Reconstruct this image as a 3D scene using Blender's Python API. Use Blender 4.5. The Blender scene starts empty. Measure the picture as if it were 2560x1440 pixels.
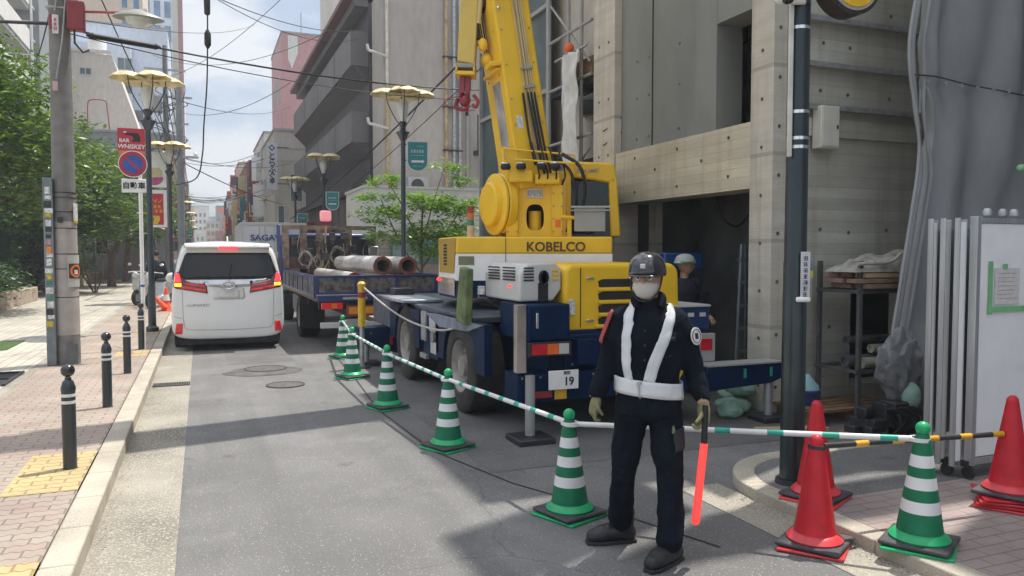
import bpy, bmesh, math, random
from mathutils import Vector, Matrix, Euler, noise
R = math.radians; PI = math.pi
random.seed(11)
scene = bpy.context.scene
# ------------------------------------------------------------------ camera
YAW = R(22.0); PITCH = R(2.62)
cam_data = bpy.data.cameras.new('camera'); cam = bpy.data.objects.new('camera', cam_data)
scene.collection.objects.link(cam); scene.camera = cam
cam.location = (0, 0, 1.7); cam.rotation_euler = (PI/2 - PITCH, 0, -YAW)
cam_data.sensor_width = 36; cam_data.lens = 36*1923/2560; cam_data.clip_end = 1500; cam_data.clip_start = 0.05
# ------------------------------------------------------------------ light
SUN_EL, SUN_AZ = R(69), R(68)          # azimuth from +Y towards +X
sv = Vector((math.sin(SUN_AZ)*math.cos(SUN_EL), math.cos(SUN_AZ)*math.cos(SUN_EL), math.sin(SUN_EL)))
sl = bpy.data.lights.new('sun', 'SUN'); sl.energy = 3.7; sl.angle = R(0.6); sl.color = (1.0, .95, .87)
so = bpy.data.objects.new('sun', sl); scene.collection.objects.link(so)
so.rotation_euler = (-sv).to_track_quat('-Z', 'Y').to_euler(); so.location = (10, 0, 30)
w = bpy.data.worlds.new('World'); scene.world = w; w.use_nodes = True
nt = w.node_tree; nt.nodes.clear()
def N(t, typ, **kw):
    n = t.nodes.new(typ)
    for k, v in kw.items():
        if k.startswith('i_'): n.inputs[k[2:].replace('_', ' ')].default_value = v
        else: setattr(n, k, v)
    return n
sky = N(nt, 'ShaderNodeTexSky', sky_type='NISHITA', sun_disc=False, sun_elevation=SUN_EL, sun_rotation=SUN_AZ)
sky.air_density = 1.0; sky.dust_density = 1.5; sky.ozone_density = 1.6
bg1 = N(nt, 'ShaderNodeBackground'); bg1.inputs['Strength'].default_value = 0.085
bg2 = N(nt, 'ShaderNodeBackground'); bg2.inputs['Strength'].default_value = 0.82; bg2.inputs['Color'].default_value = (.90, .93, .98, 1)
tc = N(nt, 'ShaderNodeTexCoord'); mp = N(nt, 'ShaderNodeMapping'); mp.inputs['Scale'].default_value = (1, 1, 2.4); mp.inputs['Location'].default_value = (3.3, .4, .2)
nz = N(nt, 'ShaderNodeTexNoise'); nz.inputs['Scale'].default_value = 4.2; nz.inputs['Detail'].default_value = 9; nz.inputs['Roughness'].default_value = .56
rp = N(nt, 'ShaderNodeValToRGB'); rp.color_ramp.elements[0].position = .45; rp.color_ramp.elements[1].position = .55
rp.color_ramp.elements[0].color = (.22, .22, .22, 1)
mx = N(nt, 'ShaderNodeMixShader'); ow = N(nt, 'ShaderNodeOutputWorld')
L = nt.links.new
# cloud strength raised overhead, out of view, for fill light; low sky stays dimmer
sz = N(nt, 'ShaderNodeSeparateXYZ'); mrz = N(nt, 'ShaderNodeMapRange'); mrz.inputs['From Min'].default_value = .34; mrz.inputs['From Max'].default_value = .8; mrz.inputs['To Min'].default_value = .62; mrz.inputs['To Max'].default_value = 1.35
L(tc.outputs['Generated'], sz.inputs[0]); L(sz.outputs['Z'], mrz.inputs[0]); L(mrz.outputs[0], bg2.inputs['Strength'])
L(tc.outputs['Generated'], mp.inputs['Vector']); L(mp.outputs[0], nz.inputs['Vector']); L(nz.outputs['Fac'], rp.inputs[0])
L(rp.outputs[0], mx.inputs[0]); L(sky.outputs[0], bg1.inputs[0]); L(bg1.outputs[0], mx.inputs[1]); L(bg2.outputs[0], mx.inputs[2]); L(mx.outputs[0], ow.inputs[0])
vs = scene.view_settings; vs.view_transform = 'Standard'; vs.look = 'None'; vs.gamma = 1; vs.use_curve_mapping = False; vs.exposure = 0.68
# ------------------------------------------------------------------ materials
def lin(c):
    return tuple(((x/255)/12.92 if x/255 <= .04045 else ((x/255+.055)/1.055)**2.4) for x in c)
_m = {}
def mat(name, col, rough=.6, metal=0.0, var=.12, sc=6.0, bump=0.0, bsc=40.0, coat=0.0, stretch=None, spec=.5, grime=0.0, gsc=1.5, emis=None, gcol=None):
    """col: linear base colour; var: noise variation; grime: larger dirty patches"""
    if name in _m: return _m[name]
    m = bpy.data.materials.new(name); m.use_nodes = True; t = m.node_tree; _m[name] = m
    b = t.nodes['Principled BSDF']; b.inputs['Roughness'].default_value = rough; b.inputs['Metallic'].default_value = metal
    b.inputs['Coat Weight'].default_value = coat; b.inputs['Coat Roughness'].default_value = .08; b.inputs['Specular IOR Level'].default_value = spec
    if emis: b.inputs['Emission Color'].default_value = (*emis[0], 1); b.inputs['Emission Strength'].default_value = emis[1]
    co = N(t, 'ShaderNodeTexCoord'); mpn = N(t, 'ShaderNodeMapping'); t.links.new(co.outputs['Object'], mpn.inputs[0])
    if stretch: mpn.inputs['Scale'].default_value = stretch
    n1 = N(t, 'ShaderNodeTexNoise'); n1.inputs['Scale'].default_value = sc; n1.inputs['Detail'].default_value = 6; t.links.new(mpn.outputs[0], n1.inputs['Vector'])
    mxn = N(t, 'ShaderNodeMix', data_type='RGBA'); lo = tuple(max(0, c*(1-var*1.6)) for c in col); hi = tuple(min(1, c*(1+var*1.6)) for c in col)
    mxn.inputs['A'].default_value = (*lo, 1); mxn.inputs['B'].default_value = (*hi, 1)
    mr = N(t, 'ShaderNodeMapRange'); mr.inputs['From Min'].default_value = .3; mr.inputs['From Max'].default_value = .7
    t.links.new(n1.outputs['Fac'], mr.inputs[0]); t.links.new(mr.outputs[0], mxn.inputs['Factor'])
    out = mxn.outputs['Result']
    if grime:
        n2 = N(t, 'ShaderNodeTexNoise'); n2.inputs['Scale'].default_value = gsc; n2.inputs['Detail'].default_value = 8; n2.inputs['Roughness'].default_value = .65
        t.links.new(mpn.outputs[0], n2.inputs['Vector'])
        r2 = N(t, 'ShaderNodeMapRange'); r2.inputs['From Min'].default_value = .45; r2.inputs['From Max'].default_value = .75; r2.inputs['To Max'].default_value = grime
        t.links.new(n2.outputs['Fac'], r2.inputs[0])
        m2 = N(t, 'ShaderNodeMix', data_type='RGBA'); gc = gcol or tuple(c*.35+.01 for c in col); m2.inputs['B'].default_value = (*gc, 1)
        t.links.new(out, m2.inputs['A']); t.links.new(r2.outputs[0], m2.inputs['Factor']); out = m2.outputs['Result']
    t.links.new(out, b.inputs['Base Color'])
    if bump:
        n3 = N(t, 'ShaderNodeTexNoise'); n3.inputs['Scale'].default_value = bsc; n3.inputs['Detail'].default_value = 5; t.links.new(mpn.outputs[0], n3.inputs['Vector'])
        bp = N(t, 'ShaderNodeBump'); bp.inputs['Strength'].default_value = min(1, bump); bp.inputs['Distance'].default_value = .02
        t.links.new(n3.outputs['Fac'], bp.inputs['Height']); t.links.new(bp.outputs[0], b.inputs['Normal'])
    return m
def speckle(name, base, fleck, vsc, thr, sc2=1.2, var=.2, rough=.9, bump=.5):
    """ground stone: fine flecks plus broad tone"""
    m = mat(name, base, rough=rough, var=var, sc=sc2, bump=bump, bsc=120)
    t = m.node_tree; b = t.nodes['Principled BSDF']; src = b.inputs['Base Color'].links[0].from_socket
    co = [n for n in t.nodes if n.type == 'TEX_COORD'][0]
    v = N(t, 'ShaderNodeTexNoise'); v.inputs['Scale'].default_value = vsc; v.inputs['Detail'].default_value = 3; t.links.new(co.outputs['Object'], v.inputs['Vector'])
    r = N(t, 'ShaderNodeMapRange'); r.inputs['From Min'].default_value = thr; r.inputs['From Max'].default_value = thr+.12
    t.links.new(v.outputs['Fac'], r.inputs[0]); m2 = N(t, 'ShaderNodeMix', data_type='RGBA'); m2.inputs['B'].default_value = (*fleck, 1)
    t.links.new(src, m2.inputs['A']); t.links.new(r.outputs[0], m2.inputs['Factor'])
    v2 = N(t, 'ShaderNodeTexNoise'); v2.inputs['Scale'].default_value = vsc*1.7; v2.inputs['Detail'].default_value = 2; t.links.new(co.outputs['Object'], v2.inputs['Vector'])
    r2 = N(t, 'ShaderNodeMapRange'); r2.inputs['From Min'].default_value = .56; r2.inputs['From Max'].default_value = .72; r2.inputs['To Max'].default_value = .55
    m3 = N(t, 'ShaderNodeMix', data_type='RGBA'); m3.inputs['B'].default_value = (*[c*.4 for c in base], 1)
    t.links.new(v2.outputs['Fac'], r2.inputs[0]); t.links.new(r2.outputs[0], m3.inputs['Factor']); t.links.new(m2.outputs['Result'], m3.inputs['A'])
    t.links.new(m3.outputs['Result'], b.inputs['Base Color']); return m
def brickmat(name, c1, c2, mort, bw, bh, ms=.01, rot=0, rough=.85, off=.5, var=.35, wob=0.0, sq=1.0):
    m = bpy.data.materials.new(name); m.use_nodes = True; t = m.node_tree; b = t.nodes['Principled BSDF']; b.inputs['Roughness'].default_value = rough
    co = N(t, 'ShaderNodeTexCoord'); mpn = N(t, 'ShaderNodeMapping'); mpn.inputs['Rotation'].default_value = (0, 0, rot) if not isinstance(rot, tuple) else rot
    t.links.new(co.outputs['Object'], mpn.inputs[0]); vec = mpn.outputs[0]
    if wob:
        wn = N(t, 'ShaderNodeTexWave'); wn.inputs['Scale'].default_value = 4.6; wn.bands_direction = 'X'; t.links.new(vec, wn.inputs['Vector'])
        cb = N(t, 'ShaderNodeCombineXYZ'); ml = N(t, 'ShaderNodeMath', operation='MULTIPLY'); ml.inputs[1].default_value = wob
        t.links.new(wn.outputs['Fac'], ml.inputs[0]); t.links.new(ml.outputs[0], cb.inputs['Y'])
        ad = N(t, 'ShaderNodeVectorMath', operation='ADD'); t.links.new(vec, ad.inputs[0]); t.links.new(cb.outputs[0], ad.inputs[1]); vec = ad.outputs[0]
    br = N(t, 'ShaderNodeTexBrick'); br.offset = off; br.inputs['Scale'].default_value = 1; br.inputs['Brick Width'].default_value = bw; br.inputs['Row Height'].default_value = bh
    br.inputs['Mortar Size'].default_value = ms; br.inputs['Mortar Smooth'].default_value = .3; br.inputs['Color1'].default_value = (*c1, 1); br.inputs['Color2'].default_value = (*c2, 1); br.inputs['Mortar'].default_value = (*mort, 1)
    t.links.new(vec, br.inputs['Vector'])
    n = N(t, 'ShaderNodeTexNoise'); n.inputs['Scale'].default_value = 1.3; n.inputs['Detail'].default_value = 9; n.inputs['Roughness'].default_value = .7; t.links.new(co.outputs['Object'], n.inputs['Vector'])
    r = N(t, 'ShaderNodeMapRange'); r.inputs['From Min'].default_value = .3; r.inputs['From Max'].default_value = .7; r.inputs['To Min'].default_value = 1-var; r.inputs['To Max'].default_value = 1+var*.5
    t.links.new(n.outputs['Fac'], r.inputs[0]); h = N(t, 'ShaderNodeVectorMath', operation='SCALE'); t.links.new(br.outputs['Color'], h.inputs[0]); t.links.new(r.outputs[0], h.inputs['Scale'])
    t.links.new(h.outputs[0], b.inputs['Base Color'])
    bp = N(t, 'ShaderNodeBump'); bp.inputs['Strength'].default_value = .5; bp.inputs['Distance'].default_value = .01; bp.invert = True
    n4 = N(t, 'ShaderNodeTexNoise'); n4.inputs['Scale'].default_value = 90; t.links.new(co.outputs['Object'], n4.inputs['Vector']); a = N(t, 'ShaderNodeMath', operation='MULTIPLY_ADD'); a.inputs[1].default_value = .25
    t.links.new(n4.outputs['Fac'], a.inputs[0]); t.links.new(br.outputs['Fac'], a.inputs[2])
    t.links.new(a.outputs[0], bp.inputs['Height']); t.links.new(bp.outputs[0], b.inputs['Normal']); return m
def leafmat(name, c1, c2, trans=.35):
    m = bpy.data.materials.new(name); m.use_nodes = True; t = m.node_tree; t.nodes.clear()
    g = N(t, 'ShaderNodeNewGeometry'); mxn = N(t, 'ShaderNodeMix', data_type='RGBA'); mxn.inputs['A'].default_value = (*c1, 1); mxn.inputs['B'].default_value = (*c2, 1)
    t.links.new(g.outputs['Random Per Island'], mxn.inputs['Factor'])
    d = N(t, 'ShaderNodeBsdfPrincipled'); d.inputs['Roughness'].default_value = .38; t.links.new(mxn.outputs['Result'], d.inputs['Base Color'])
    tr = N(t, 'ShaderNodeBsdfTranslucent'); hs = N(t, 'ShaderNodeVectorMath', operation='MULTIPLY'); hs.inputs[1].default_value = (1.5, 1.5, .5)
    t.links.new(mxn.outputs['Result'], hs.inputs[0]); t.links.new(hs.outputs[0], tr.inputs['Color'])
    x = N(t, 'ShaderNodeMixShader'); x.inputs[0].default_value = trans; o = N(t, 'ShaderNodeOutputMaterial')
    t.links.new(d.outputs[0], x.inputs[1]); t.links.new(tr.outputs[0], x.inputs[2]); t.links.new(x.outputs[0], o.inputs[0]); return m
# ------------------------------------------------------------------ mesh builder
COL = scene.collection
class MB:
    def __init__(s, xf=None): s.v = []; s.f = []; s.m = []; s.xf = xf
    def add(s, vs, fs, mi=0):
        o = len(s.v)
        for p in vs:
            p = Vector(p); s.v.append(tuple(s.xf @ p) if s.xf else tuple(p))
        for f in fs: s.f.append(tuple(o+i for i in f)); s.m.append(mi)
        return s
    def box(s, x0, x1, y0, y1, z0, z1, mi=0, M=None):
        vs = [(x, y, z) for z in (z0, z1) for y in (y0, y1) for x in (x0, x1)]
        if M: vs = [M @ Vector(p) for p in vs]
        return s.add(vs, [(0, 2, 3, 1), (4, 5, 7, 6), (0, 1, 5, 4), (2, 6, 7, 3), (0, 4, 6, 2), (1, 3, 7, 5)], mi)
    def prism(s, poly, a, b, axis='Y', mi=0, M=None):
        """poly: 2d list. axis Y: (x,z) ; X: (y,z) ; Z: (x,y)"""
        def P(u, v, t): return {'Y': (u, t, v), 'X': (t, u, v), 'Z': (u, v, t)}[axis]
        n = len(poly); vs = [P(u, v, a) for u, v in poly]+[P(u, v, b) for u, v in poly]
        if M: vs = [M @ Vector(p) for p in vs]
        fs = [tuple(range(n)), tuple(range(2*n-1, n-1, -1))]+[(i, i+n, (i+1) % n+n, (i+1) % n) for i in range(n)]
        return s.add(vs, fs, mi)
    def cyl(s, p0, p1, r0, r1=None, n=16, mi=0, cap=True):
        return s.tube([p0, p1], [r0, r0 if r1 is None else r1], n, mi, cap)
    def tube(s, pts, r, n=10, mi=0, cap=True, sy=1.0):
        pts = [Vector(p) for p in pts]; k = len(pts)
        if not isinstance(r, (list, tuple)): r = [r]*k
        vs = []; up = None
        for i, p in enumerate(pts):
            t = (pts[min(i+1, k-1)]-pts[max(i-1, 0)]).normalized()
            if up is None:
                up = Vector((0, 0, 1)) if abs(t.z) < .9 else Vector((0, 1, 0))
            a = t.cross(up)
            if a.length < 1e-4: a = t.orthogonal()
            a.normalize(); b2 = a.cross(t).normalized(); up = b2
            for j in range(n):
                q = 2*PI*j/n; vs.append(p+a*math.cos(q)*r[i]+b2*math.sin(q)*r[i]*sy)
        fs = [(i*n+j, i*n+(j+1) % n, (i+1)*n+(j+1) % n, (i+1)*n+j) for i in range(k-1) for j in range(n)]
        if cap: fs += [tuple(range(n-1, -1, -1)), tuple((k-1)*n+j for j in range(n))]
        return s.add(vs, fs, mi)
    def lathe(s, prof, c=(0, 0, 0), n=24, mi=0, M=None, mis=None, cap=True):
        vs = []
        for r, z in prof:
            for j in range(n):
                q = 2*PI*j/n; p = Vector((r*math.cos(q), r*math.sin(q), z))
                vs.append((M @ p if M else p)+Vector(c))
        k = len(prof); o = len(s.v)
        for i in range(k-1):
            s_m = mis[i] if mis else mi
            for j in range(n): s.f.append((o+i*n+j, o+i*n+(j+1) % n, o+(i+1)*n+(j+1) % n, o+(i+1)*n+j)); s.m.append(s_m)
        if cap:
            s.f.append(tuple(o+j for j in range(n-1, -1, -1))); s.m.append(mis[0] if mis else mi)
            s.f.append(tuple(o+(k-1)*n+j for j in range(n))); s.m.append(mis[-1] if mis else mi)
        s.v += [tuple(s.xf @ p) if s.xf else tuple(p) for p in vs]; return s
    def sph(s, c, r, n=16, mi=0, sc=(1, 1, 1)):
        k = n//2; prof = [(r*math.sin(PI*i/k)+1e-5, -r*math.cos(PI*i/k)) for i in range(k+1)]
        return s.lathe(prof, c, n, mi, Matrix.Diagonal((*sc, 1)))
    def quad(s, a, b, c, d, mi=0): return s.add([a, b, c, d], [(0, 1, 2, 3)], mi)
    def build(s, name, mats, parent=None, bevel=0, smooth=35, loc=None, seg=2, cat=None, label=None, group=None, kind=None):
        me = bpy.data.meshes.new(name); me.from_pydata(s.v, [], s.f)
        if not isinstance(mats, (list, tuple)): mats = [mats]
        for m in mats: me.materials.append(m)
        me.polygons.foreach_set('material_index', s.m)
        if smooth: me.polygons.foreach_set('use_smooth', [True]*len(me.polygons)); me.set_sharp_from_angle(angle=R(smooth))
        me.update(); o = bpy.data.objects.new(name, me); COL.objects.link(o)
        if parent: o.parent = parent
        if loc: o.location = loc
        if bevel:
            bv = o.modifiers.new('bevel', 'BEVEL'); bv.width = bevel; bv.segments = seg; bv.limit_method = 'ANGLE'; bv.angle_limit = R(40); bv.harden_normals = False
        if label: o['label'] = label
        if cat: o['category'] = cat
        if group: o['group'] = group
        if kind: o['kind'] = kind
        return o
def thing(name, label, cat, loc=(0, 0, 0), rz=0, group=None):
    o = bpy.data.objects.new(name, None); COL.objects.link(o); o.location = loc; o.rotation_euler = (0, 0, rz); o.empty_display_size = .2
    o['label'] = label; o['category'] = cat
    if group: o['group'] = group
    return o
def dup(root, loc, rz=None, label=None, group=None):
    r = root.copy(); COL.objects.link(r); r.location = loc
    if rz is not None: r.rotation_euler = (0, 0, rz)
    if label: r['label'] = label
    if group: r['group'] = group
    def rec(src, dst):
        for ch in list(src.children):
            c = ch.copy(); COL.objects.link(c); c.parent = dst; rec(ch, c)
    rec(root, r); return r
def text(body, size, m, loc, rot, parent, name='lettering', ext=.002, align='CENTER', cat=None, sx=1.0, bold=False, shear=0):
    cu = bpy.data.curves.new('t', 'FONT'); cu.body = body; cu.size = size; cu.extrude = ext; cu.align_x = align; cu.align_y = 'CENTER'; cu.shear = shear; cu.space_line = .95
    if bold: cu.offset = size*.025
    cu.resolution_u = 3
    to = bpy.data.objects.new('t', cu); COL.objects.link(to); bpy.context.view_layer.update()
    me = bpy.data.meshes.new_from_object(to.evaluated_get(bpy.context.evaluated_depsgraph_get())); COL.objects.unlink(to); bpy.data.objects.remove(to)
    me.materials.clear(); me.materials.append(m); o = bpy.data.objects.new(name, me); COL.objects.link(o); o.parent = parent; o.location = loc; o.rotation_euler = rot; o.scale = (sx, 1, 1); return o
def smoothpath(pts, k=6):
    P = [Vector(p) for p in pts]; P = [P[0]*2-P[1]]+P+[P[-1]*2-P[-2]]; out = []
    for i in range(1, len(P)-2):
        for j in range(k):
            t = j/k; a, b, c, d = P[i-1:i+3]
            out.append(.5*((2*b)+(-a+c)*t+(2*a-5*b+4*c-d)*t*t+(-a+3*b-3*c+d)*t**3))
    out.append(P[-2]); return out
# common materials
C_ = dict(
 yel=mat('crane_yellow', (.84, .52, .022), .38, var=.05, sc=2.5, coat=.15, spec=.35, grime=.20, gsc=2.2, gcol=(.40, .25, .03)),
 navy=mat('navy_paint', (.001, .015, .055), .5, var=.15, coat=.04, spec=.14, grime=.2, gsc=3, gcol=(.006, .014, .03)),
 blue=mat('truck_blue', (.02, .04, .15), .4, var=.12, coat=.2, grime=.4, gsc=2, gcol=(.05, .045, .05)),
 white=mat('white_paint', (.84, .84, .82), .35, var=.04, grime=.12, gsc=2),
 vanw=mat('van_white', (.80, .80, .78), .22, var=.01, coat=.8),
 blk=mat('black_rubber', (.02, .02, .022), .75, var=.2, bump=.2),
 blkg=mat('black_gloss', (.012, .013, .016), .2, var=.05, coat=.5),
 dk=mat('dark_metal', (.035, .037, .042), .5, .2, var=.2),
 polem=mat('pole_black', (.018, .028, .036), .32, .1, var=.12, coat=.4),
 steel=mat('galvanised_steel', (.42, .43, .44), .45, .6, var=.15, sc=9),
 chrome=mat('chrome', (.75, .76, .78), .12, 1, var=.03),
 grey=mat('grey_paint', (.32, .32, .31), .5, var=.08, grime=.3, gsc=3),
 lgrey=mat('light_grey_paint', (.54, .54, .52), .45, var=.05, grime=.25, gsc=3),
 glass=mat('dark_glass', (.012, .02, .024), .06, var=.1, spec=.6),
 wglass=mat('window_glass', (.10, .13, .15), .1, var=.3, sc=1.2, spec=.7),
 red=mat('red_plastic', (.52, .010, .022), .42, var=.1, sc=9, grime=.3, gsc=6, gcol=(.30, .05, .05), spec=.4), redd=mat('dull_red', (.28, .03, .035), .5, var=.2),
 green=mat('cone_green', (.002, .15, .068), .45, var=.12, sc=9, grime=.3, gsc=6, gcol=(.03, .11, .07), spec=.35), refl=mat('reflective_white', (.68, .68, .68), .4, var=.04),
 gold=mat('umbrella_cream', (.60, .50, .26), .45, var=.1), conc=mat('pole_concrete', (.18, .175, .168), .85, var=.12, sc=8, bump=.3, grime=.25, gsc=2),
 wood=mat('wood', (.22, .13, .07), .8, var=.3, sc=8, stretch=(1, 6, 6), bump=.3), cabl=mat('cable_black', (.012, .012, .014), .6),
 org=mat('orange', (.75, .14, .02), .5, var=.08), teal=mat('teal_sign', (.012, .19, .20), .4, var=.06),
)
# ================================================================== SETTING
asph = speckle('asphalt', (.165, .162, .158), (.40, .39, .38), 95, .60, sc2=.9, var=.12, bump=.6)
def wear(m, amt=.32):
    """long wheel tracks, oil spots, coarse bright stones and fine cracks"""
    t = m.node_tree; b = t.nodes['Principled BSDF']; src = b.inputs['Base Color'].links[0].from_socket; co = [n for n in t.nodes if n.type == 'TEX_COORD'][0].outputs['Object']
    def mixin(fac, col, src, k):
        r_ = N(t, 'ShaderNodeMath', operation='MULTIPLY'); r_.inputs[1].default_value = k; t.links.new(fac, r_.inputs[0]); x_ = N(t, 'ShaderNodeMix', data_type='RGBA'); x_.inputs['B'].default_value = (*col, 1)
        t.links.new(r_.outputs[0], x_.inputs['Factor']); t.links.new(src, x_.inputs['A']); return x_.outputs['Result']
    def rng(sock, a, b2):
        r_ = N(t, 'ShaderNodeMapRange'); r_.inputs['From Min'].default_value = a; r_.inputs['From Max'].default_value = b2; t.links.new(sock, r_.inputs[0]); return r_.outputs[0]
    mp_ = N(t, 'ShaderNodeMapping'); mp_.inputs['Scale'].default_value = (2.4, .10, 1); t.links.new(co, mp_.inputs[0]); n1 = N(t, 'ShaderNodeTexNoise'); n1.inputs['Scale'].default_value = 1.0; n1.inputs['Detail'].default_value = 5; t.links.new(mp_.outputs[0], n1.inputs['Vector'])
    src = mixin(rng(n1.outputs['Fac'], .46, .62), (.12, .118, .115), src, amt*1.6)
    n2 = N(t, 'ShaderNodeTexNoise'); n2.inputs['Scale'].default_value = .8; n2.inputs['Detail'].default_value = 9; n2.inputs['Roughness'].default_value = .68; t.links.new(co, n2.inputs['Vector']); src = mixin(rng(n2.outputs['Fac'], .52, .66), (.27, .265, .255), src, amt*1.3)
    n3 = N(t, 'ShaderNodeTexNoise'); n3.inputs['Scale'].default_value = 2.3; n3.inputs['Detail'].default_value = 3; t.links.new(co, n3.inputs['Vector']); src = mixin(rng(n3.outputs['Fac'], .66, .74), (.045, .043, .042), src, amt*1.5)
    v = N(t, 'ShaderNodeTexVoronoi', feature='DISTANCE_TO_EDGE'); v.inputs['Scale'].default_value = .55; nn_ = N(t, 'ShaderNodeTexNoise'); nn_.inputs['Scale'].default_value = 3; nn_.inputs['Detail'].default_value = 6; t.links.new(co, nn_.inputs['Vector'])
    ad = N(t, 'ShaderNodeMix', data_type='VECTOR'); ad.inputs['Factor'].default_value = .22; t.links.new(co, ad.inputs['A']); t.links.new(nn_.outputs['Color'], ad.inputs['B']); t.links.new(ad.outputs['Result'], v.inputs['Vector'])
    lt = N(t, 'ShaderNodeMath', operation='LESS_THAN'); lt.inputs[1].default_value = .0035; t.links.new(v.outputs['Distance'], lt.inputs[0]); mk_ = N(t, 'ShaderNodeMath', operation='MULTIPLY'); t.links.new(lt.outputs[0], mk_.inputs[0]); t.links.new(rng(n2.outputs['Fac'], .42, .52), mk_.inputs[1]); src = mixin(mk_.outputs[0], (.06, .06, .06), src, .3)
    v2 = N(t, 'ShaderNodeTexVoronoi'); v2.inputs['Scale'].default_value = 38; t.links.new(co, v2.inputs['Vector']); lt2 = N(t, 'ShaderNodeMath', operation='LESS_THAN'); lt2.inputs[1].default_value = .125; t.links.new(v2.outputs['Distance'], lt2.inputs[0]); src = mixin(lt2.outputs[0], (.60, .59, .57), src, .75)
    t.links.new(src, b.inputs['Base Color'])
wear(asph)
asph2 = speckle('asphalt_old', (.15, .148, .145), (.32, .31, .30), 80, .60, sc2=1.4, var=.18, bump=.6)
aggr = speckle('exposed_aggregate', (.30, .275, .225), (.48, .45, .385), 70, .52, sc2=1.1, var=.22, bump=.7)
kstone = speckle('kerb_granite', (.40, .36, .29), (.56, .52, .44), 110, .55, sc2=2.2, var=.14, bump=.35)
pink = brickmat('brick_paving', (.36, .27, .225), (.34, .30, .245), (.20, .17, .145), .2, .1, .007, var=.3, wob=.02)
pink2 = brickmat('brick_paving_right', (.34, .26, .24), (.31, .265, .245), (.22, .18, .165), .2, .1, .006, var=.3)
plaz = brickmat('plaza_paving', (.48, .44, .37), (.40, .37, .31), (.26, .24, .20), .6, .15, .008, var=.2, rot=R(90))
tact = brickmat('tactile_yellow', (.50, .38, .19), (.44, .35, .18), (.28, .21, .10), .2, .1, .008, var=.2, wob=.02)
def S(n, mb, m, **k): return mb.build(n, m, kind='structure', **k)
def sheet(n, x0, x1, y0, y1, z, m): return S(n, MB().quad((x0, y0, z), (x1, y0, z), (x1, y1, z), (x0, y1, z)), m, smooth=0)
sheet('ground', -900, 900, -60, 1200, -.02, asph2)
sheet('road', -.16, 5.3, -8, 300, 0, asph)
sheet('side_street', 5.3, 16, 4.95, 6.5, -.004, asph2)
sheet('gutter', -.62, -.157, -8, 300, .004, aggr)
sheet('gutter', 3.16, 3.5, -8, 4.62, .004, aggr)
MBk = MB(); y = -7.6
while y < 70:
    MBk.box(-.785, -.62, y, y+.594, -.02, .12); y += .6
S('kerb', MBk, kstone, bevel=.012)
S('pavement', MB().box(-2.06, -.79, -8, 300, -.02, .118), pink, smooth=0)
S('plaza', MB().box(-30, -2.19, -8, 300, -.02, .118), plaz, smooth=0)
S('edging_strip', MB().box(-2.19, -2.06, -8, 120, -.02, .121), aggr, smooth=0)
# yellow tactile patches
def tactile(x0, x1, y0, y1, z, stud=True):
    mb = MB(); mb.box(x0, x1, y0, y1, z-.02, z+.004)
    o = S('tactile_paving', mb, tact, smooth=0)
tactile(-1.24, -.79, 5.78, 6.88, .118); tactile(-1.3, -.79, 3.9, 4.5, .118); tactile(-1.25, -.79, 13.0, 13.7, .118); tactile(-1.25, -.79, 16.6, 17.4, .118)
# right hand pavement with its rounded corner
def corner_ring(r0, z0, z1, cx=4.28, cy=4.18, n=14):
    return [(cx-r0*math.cos(PI/2*i/n), cy+r0*math.sin(PI/2*i/n)) for i in range(n+1)]
outer = [(3.5, -8)]+corner_ring(.78, 0, 0)+[(14, 4.96)]
inner = [(3.66, -8)]+corner_ring(.62, 0, 0)+[(14, 4.80)]
kb = MB(); n_ = len(outer)
for z0, z1 in ((-.02, .08),):
    for i in range(n_-1):
        a, b2, c, d = outer[i], outer[i+1], inner[i+1], inner[i]
        if i == 0:
            yy = -7.6
            while yy < 4.1: kb.box(3.5, 3.66, yy, min(yy+.594, 4.18), -.02, .08); yy += .6
            continue
        if i == n_-2:
            xx = 4.28
            while xx < 13.9: kb.box(xx+.004, xx+.596, 4.80, 4.96, -.02, .08); xx += .6
            continue
        kb.add([(*a, z0), (*b2, z0), (*c, z0), (*d, z0), (*a, z1), (*b2, z1), (*c, z1), (*d, z1)], [(4, 5, 6, 7), (0, 4, 7, 3), (0, 1, 5, 4), (2, 3, 7, 6), (1, 2, 6, 5)])
S('kerb', kb, kstone, bevel=.01)
S('pavement', MB().prism([(3.66, -8), (3.66, 3.85), (9, 3.85), (9, -8)], -.02, .078, 'Z'), pink2, smooth=0)
S('pavement', MB().prism([(3.66, 3.85)]+corner_ring(.62, 0, 0)+[(14, 4.80), (14, 3.85)], -.02, .076, 'Z'), asph2, smooth=0)
S('pavement', MB().box(4.05, 5.3, 15.6, 300, -.02, .10), pink2, smooth=0)
S('kerb', MB().box(3.9, 4.05, 15.6, 300, -.02, .11), kstone, smooth=0)
# road furniture let into the ground
def manhole(x, y, r, label, grp=None):
    t = thing('manhole_cover', label, 'manhole cover', (x, y, 0), group=grp)
    MB().lathe([(r*.93, .002), (r*.93, .008)], n=40).build('lid', mat('manhole_iron', (.11, .105, .10), .7, .2, var=.3, sc=25, bump=.8, bsc=60), t)
    mb = MB(); mb.lathe([(r*.94, .006), (r*.94, .011), (r, .011), (r, .001)], n=40); mb.build('rim', C_['dk'], t)
manhole(.85, 11.75, .30, 'round iron manhole cover in the lane just behind the white minivan')
manhole(.98, 10.2, .24, 'smaller round manhole cover nearer to the camera in the sunny lane')
g = thing('drain_grate', 'long steel drain grate across the left gutter strip', 'drain grate', (-.38, 10.75, .005))
mb = MB()
for i in range(15): mb.box(-.215+i*.0295, -.215+i*.0295+.012, -.12, .12, 0, .012)
for yy in (-.12, 0, .115): mb.box(-.22, .22, yy, yy+.012, 0, .011)
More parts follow.
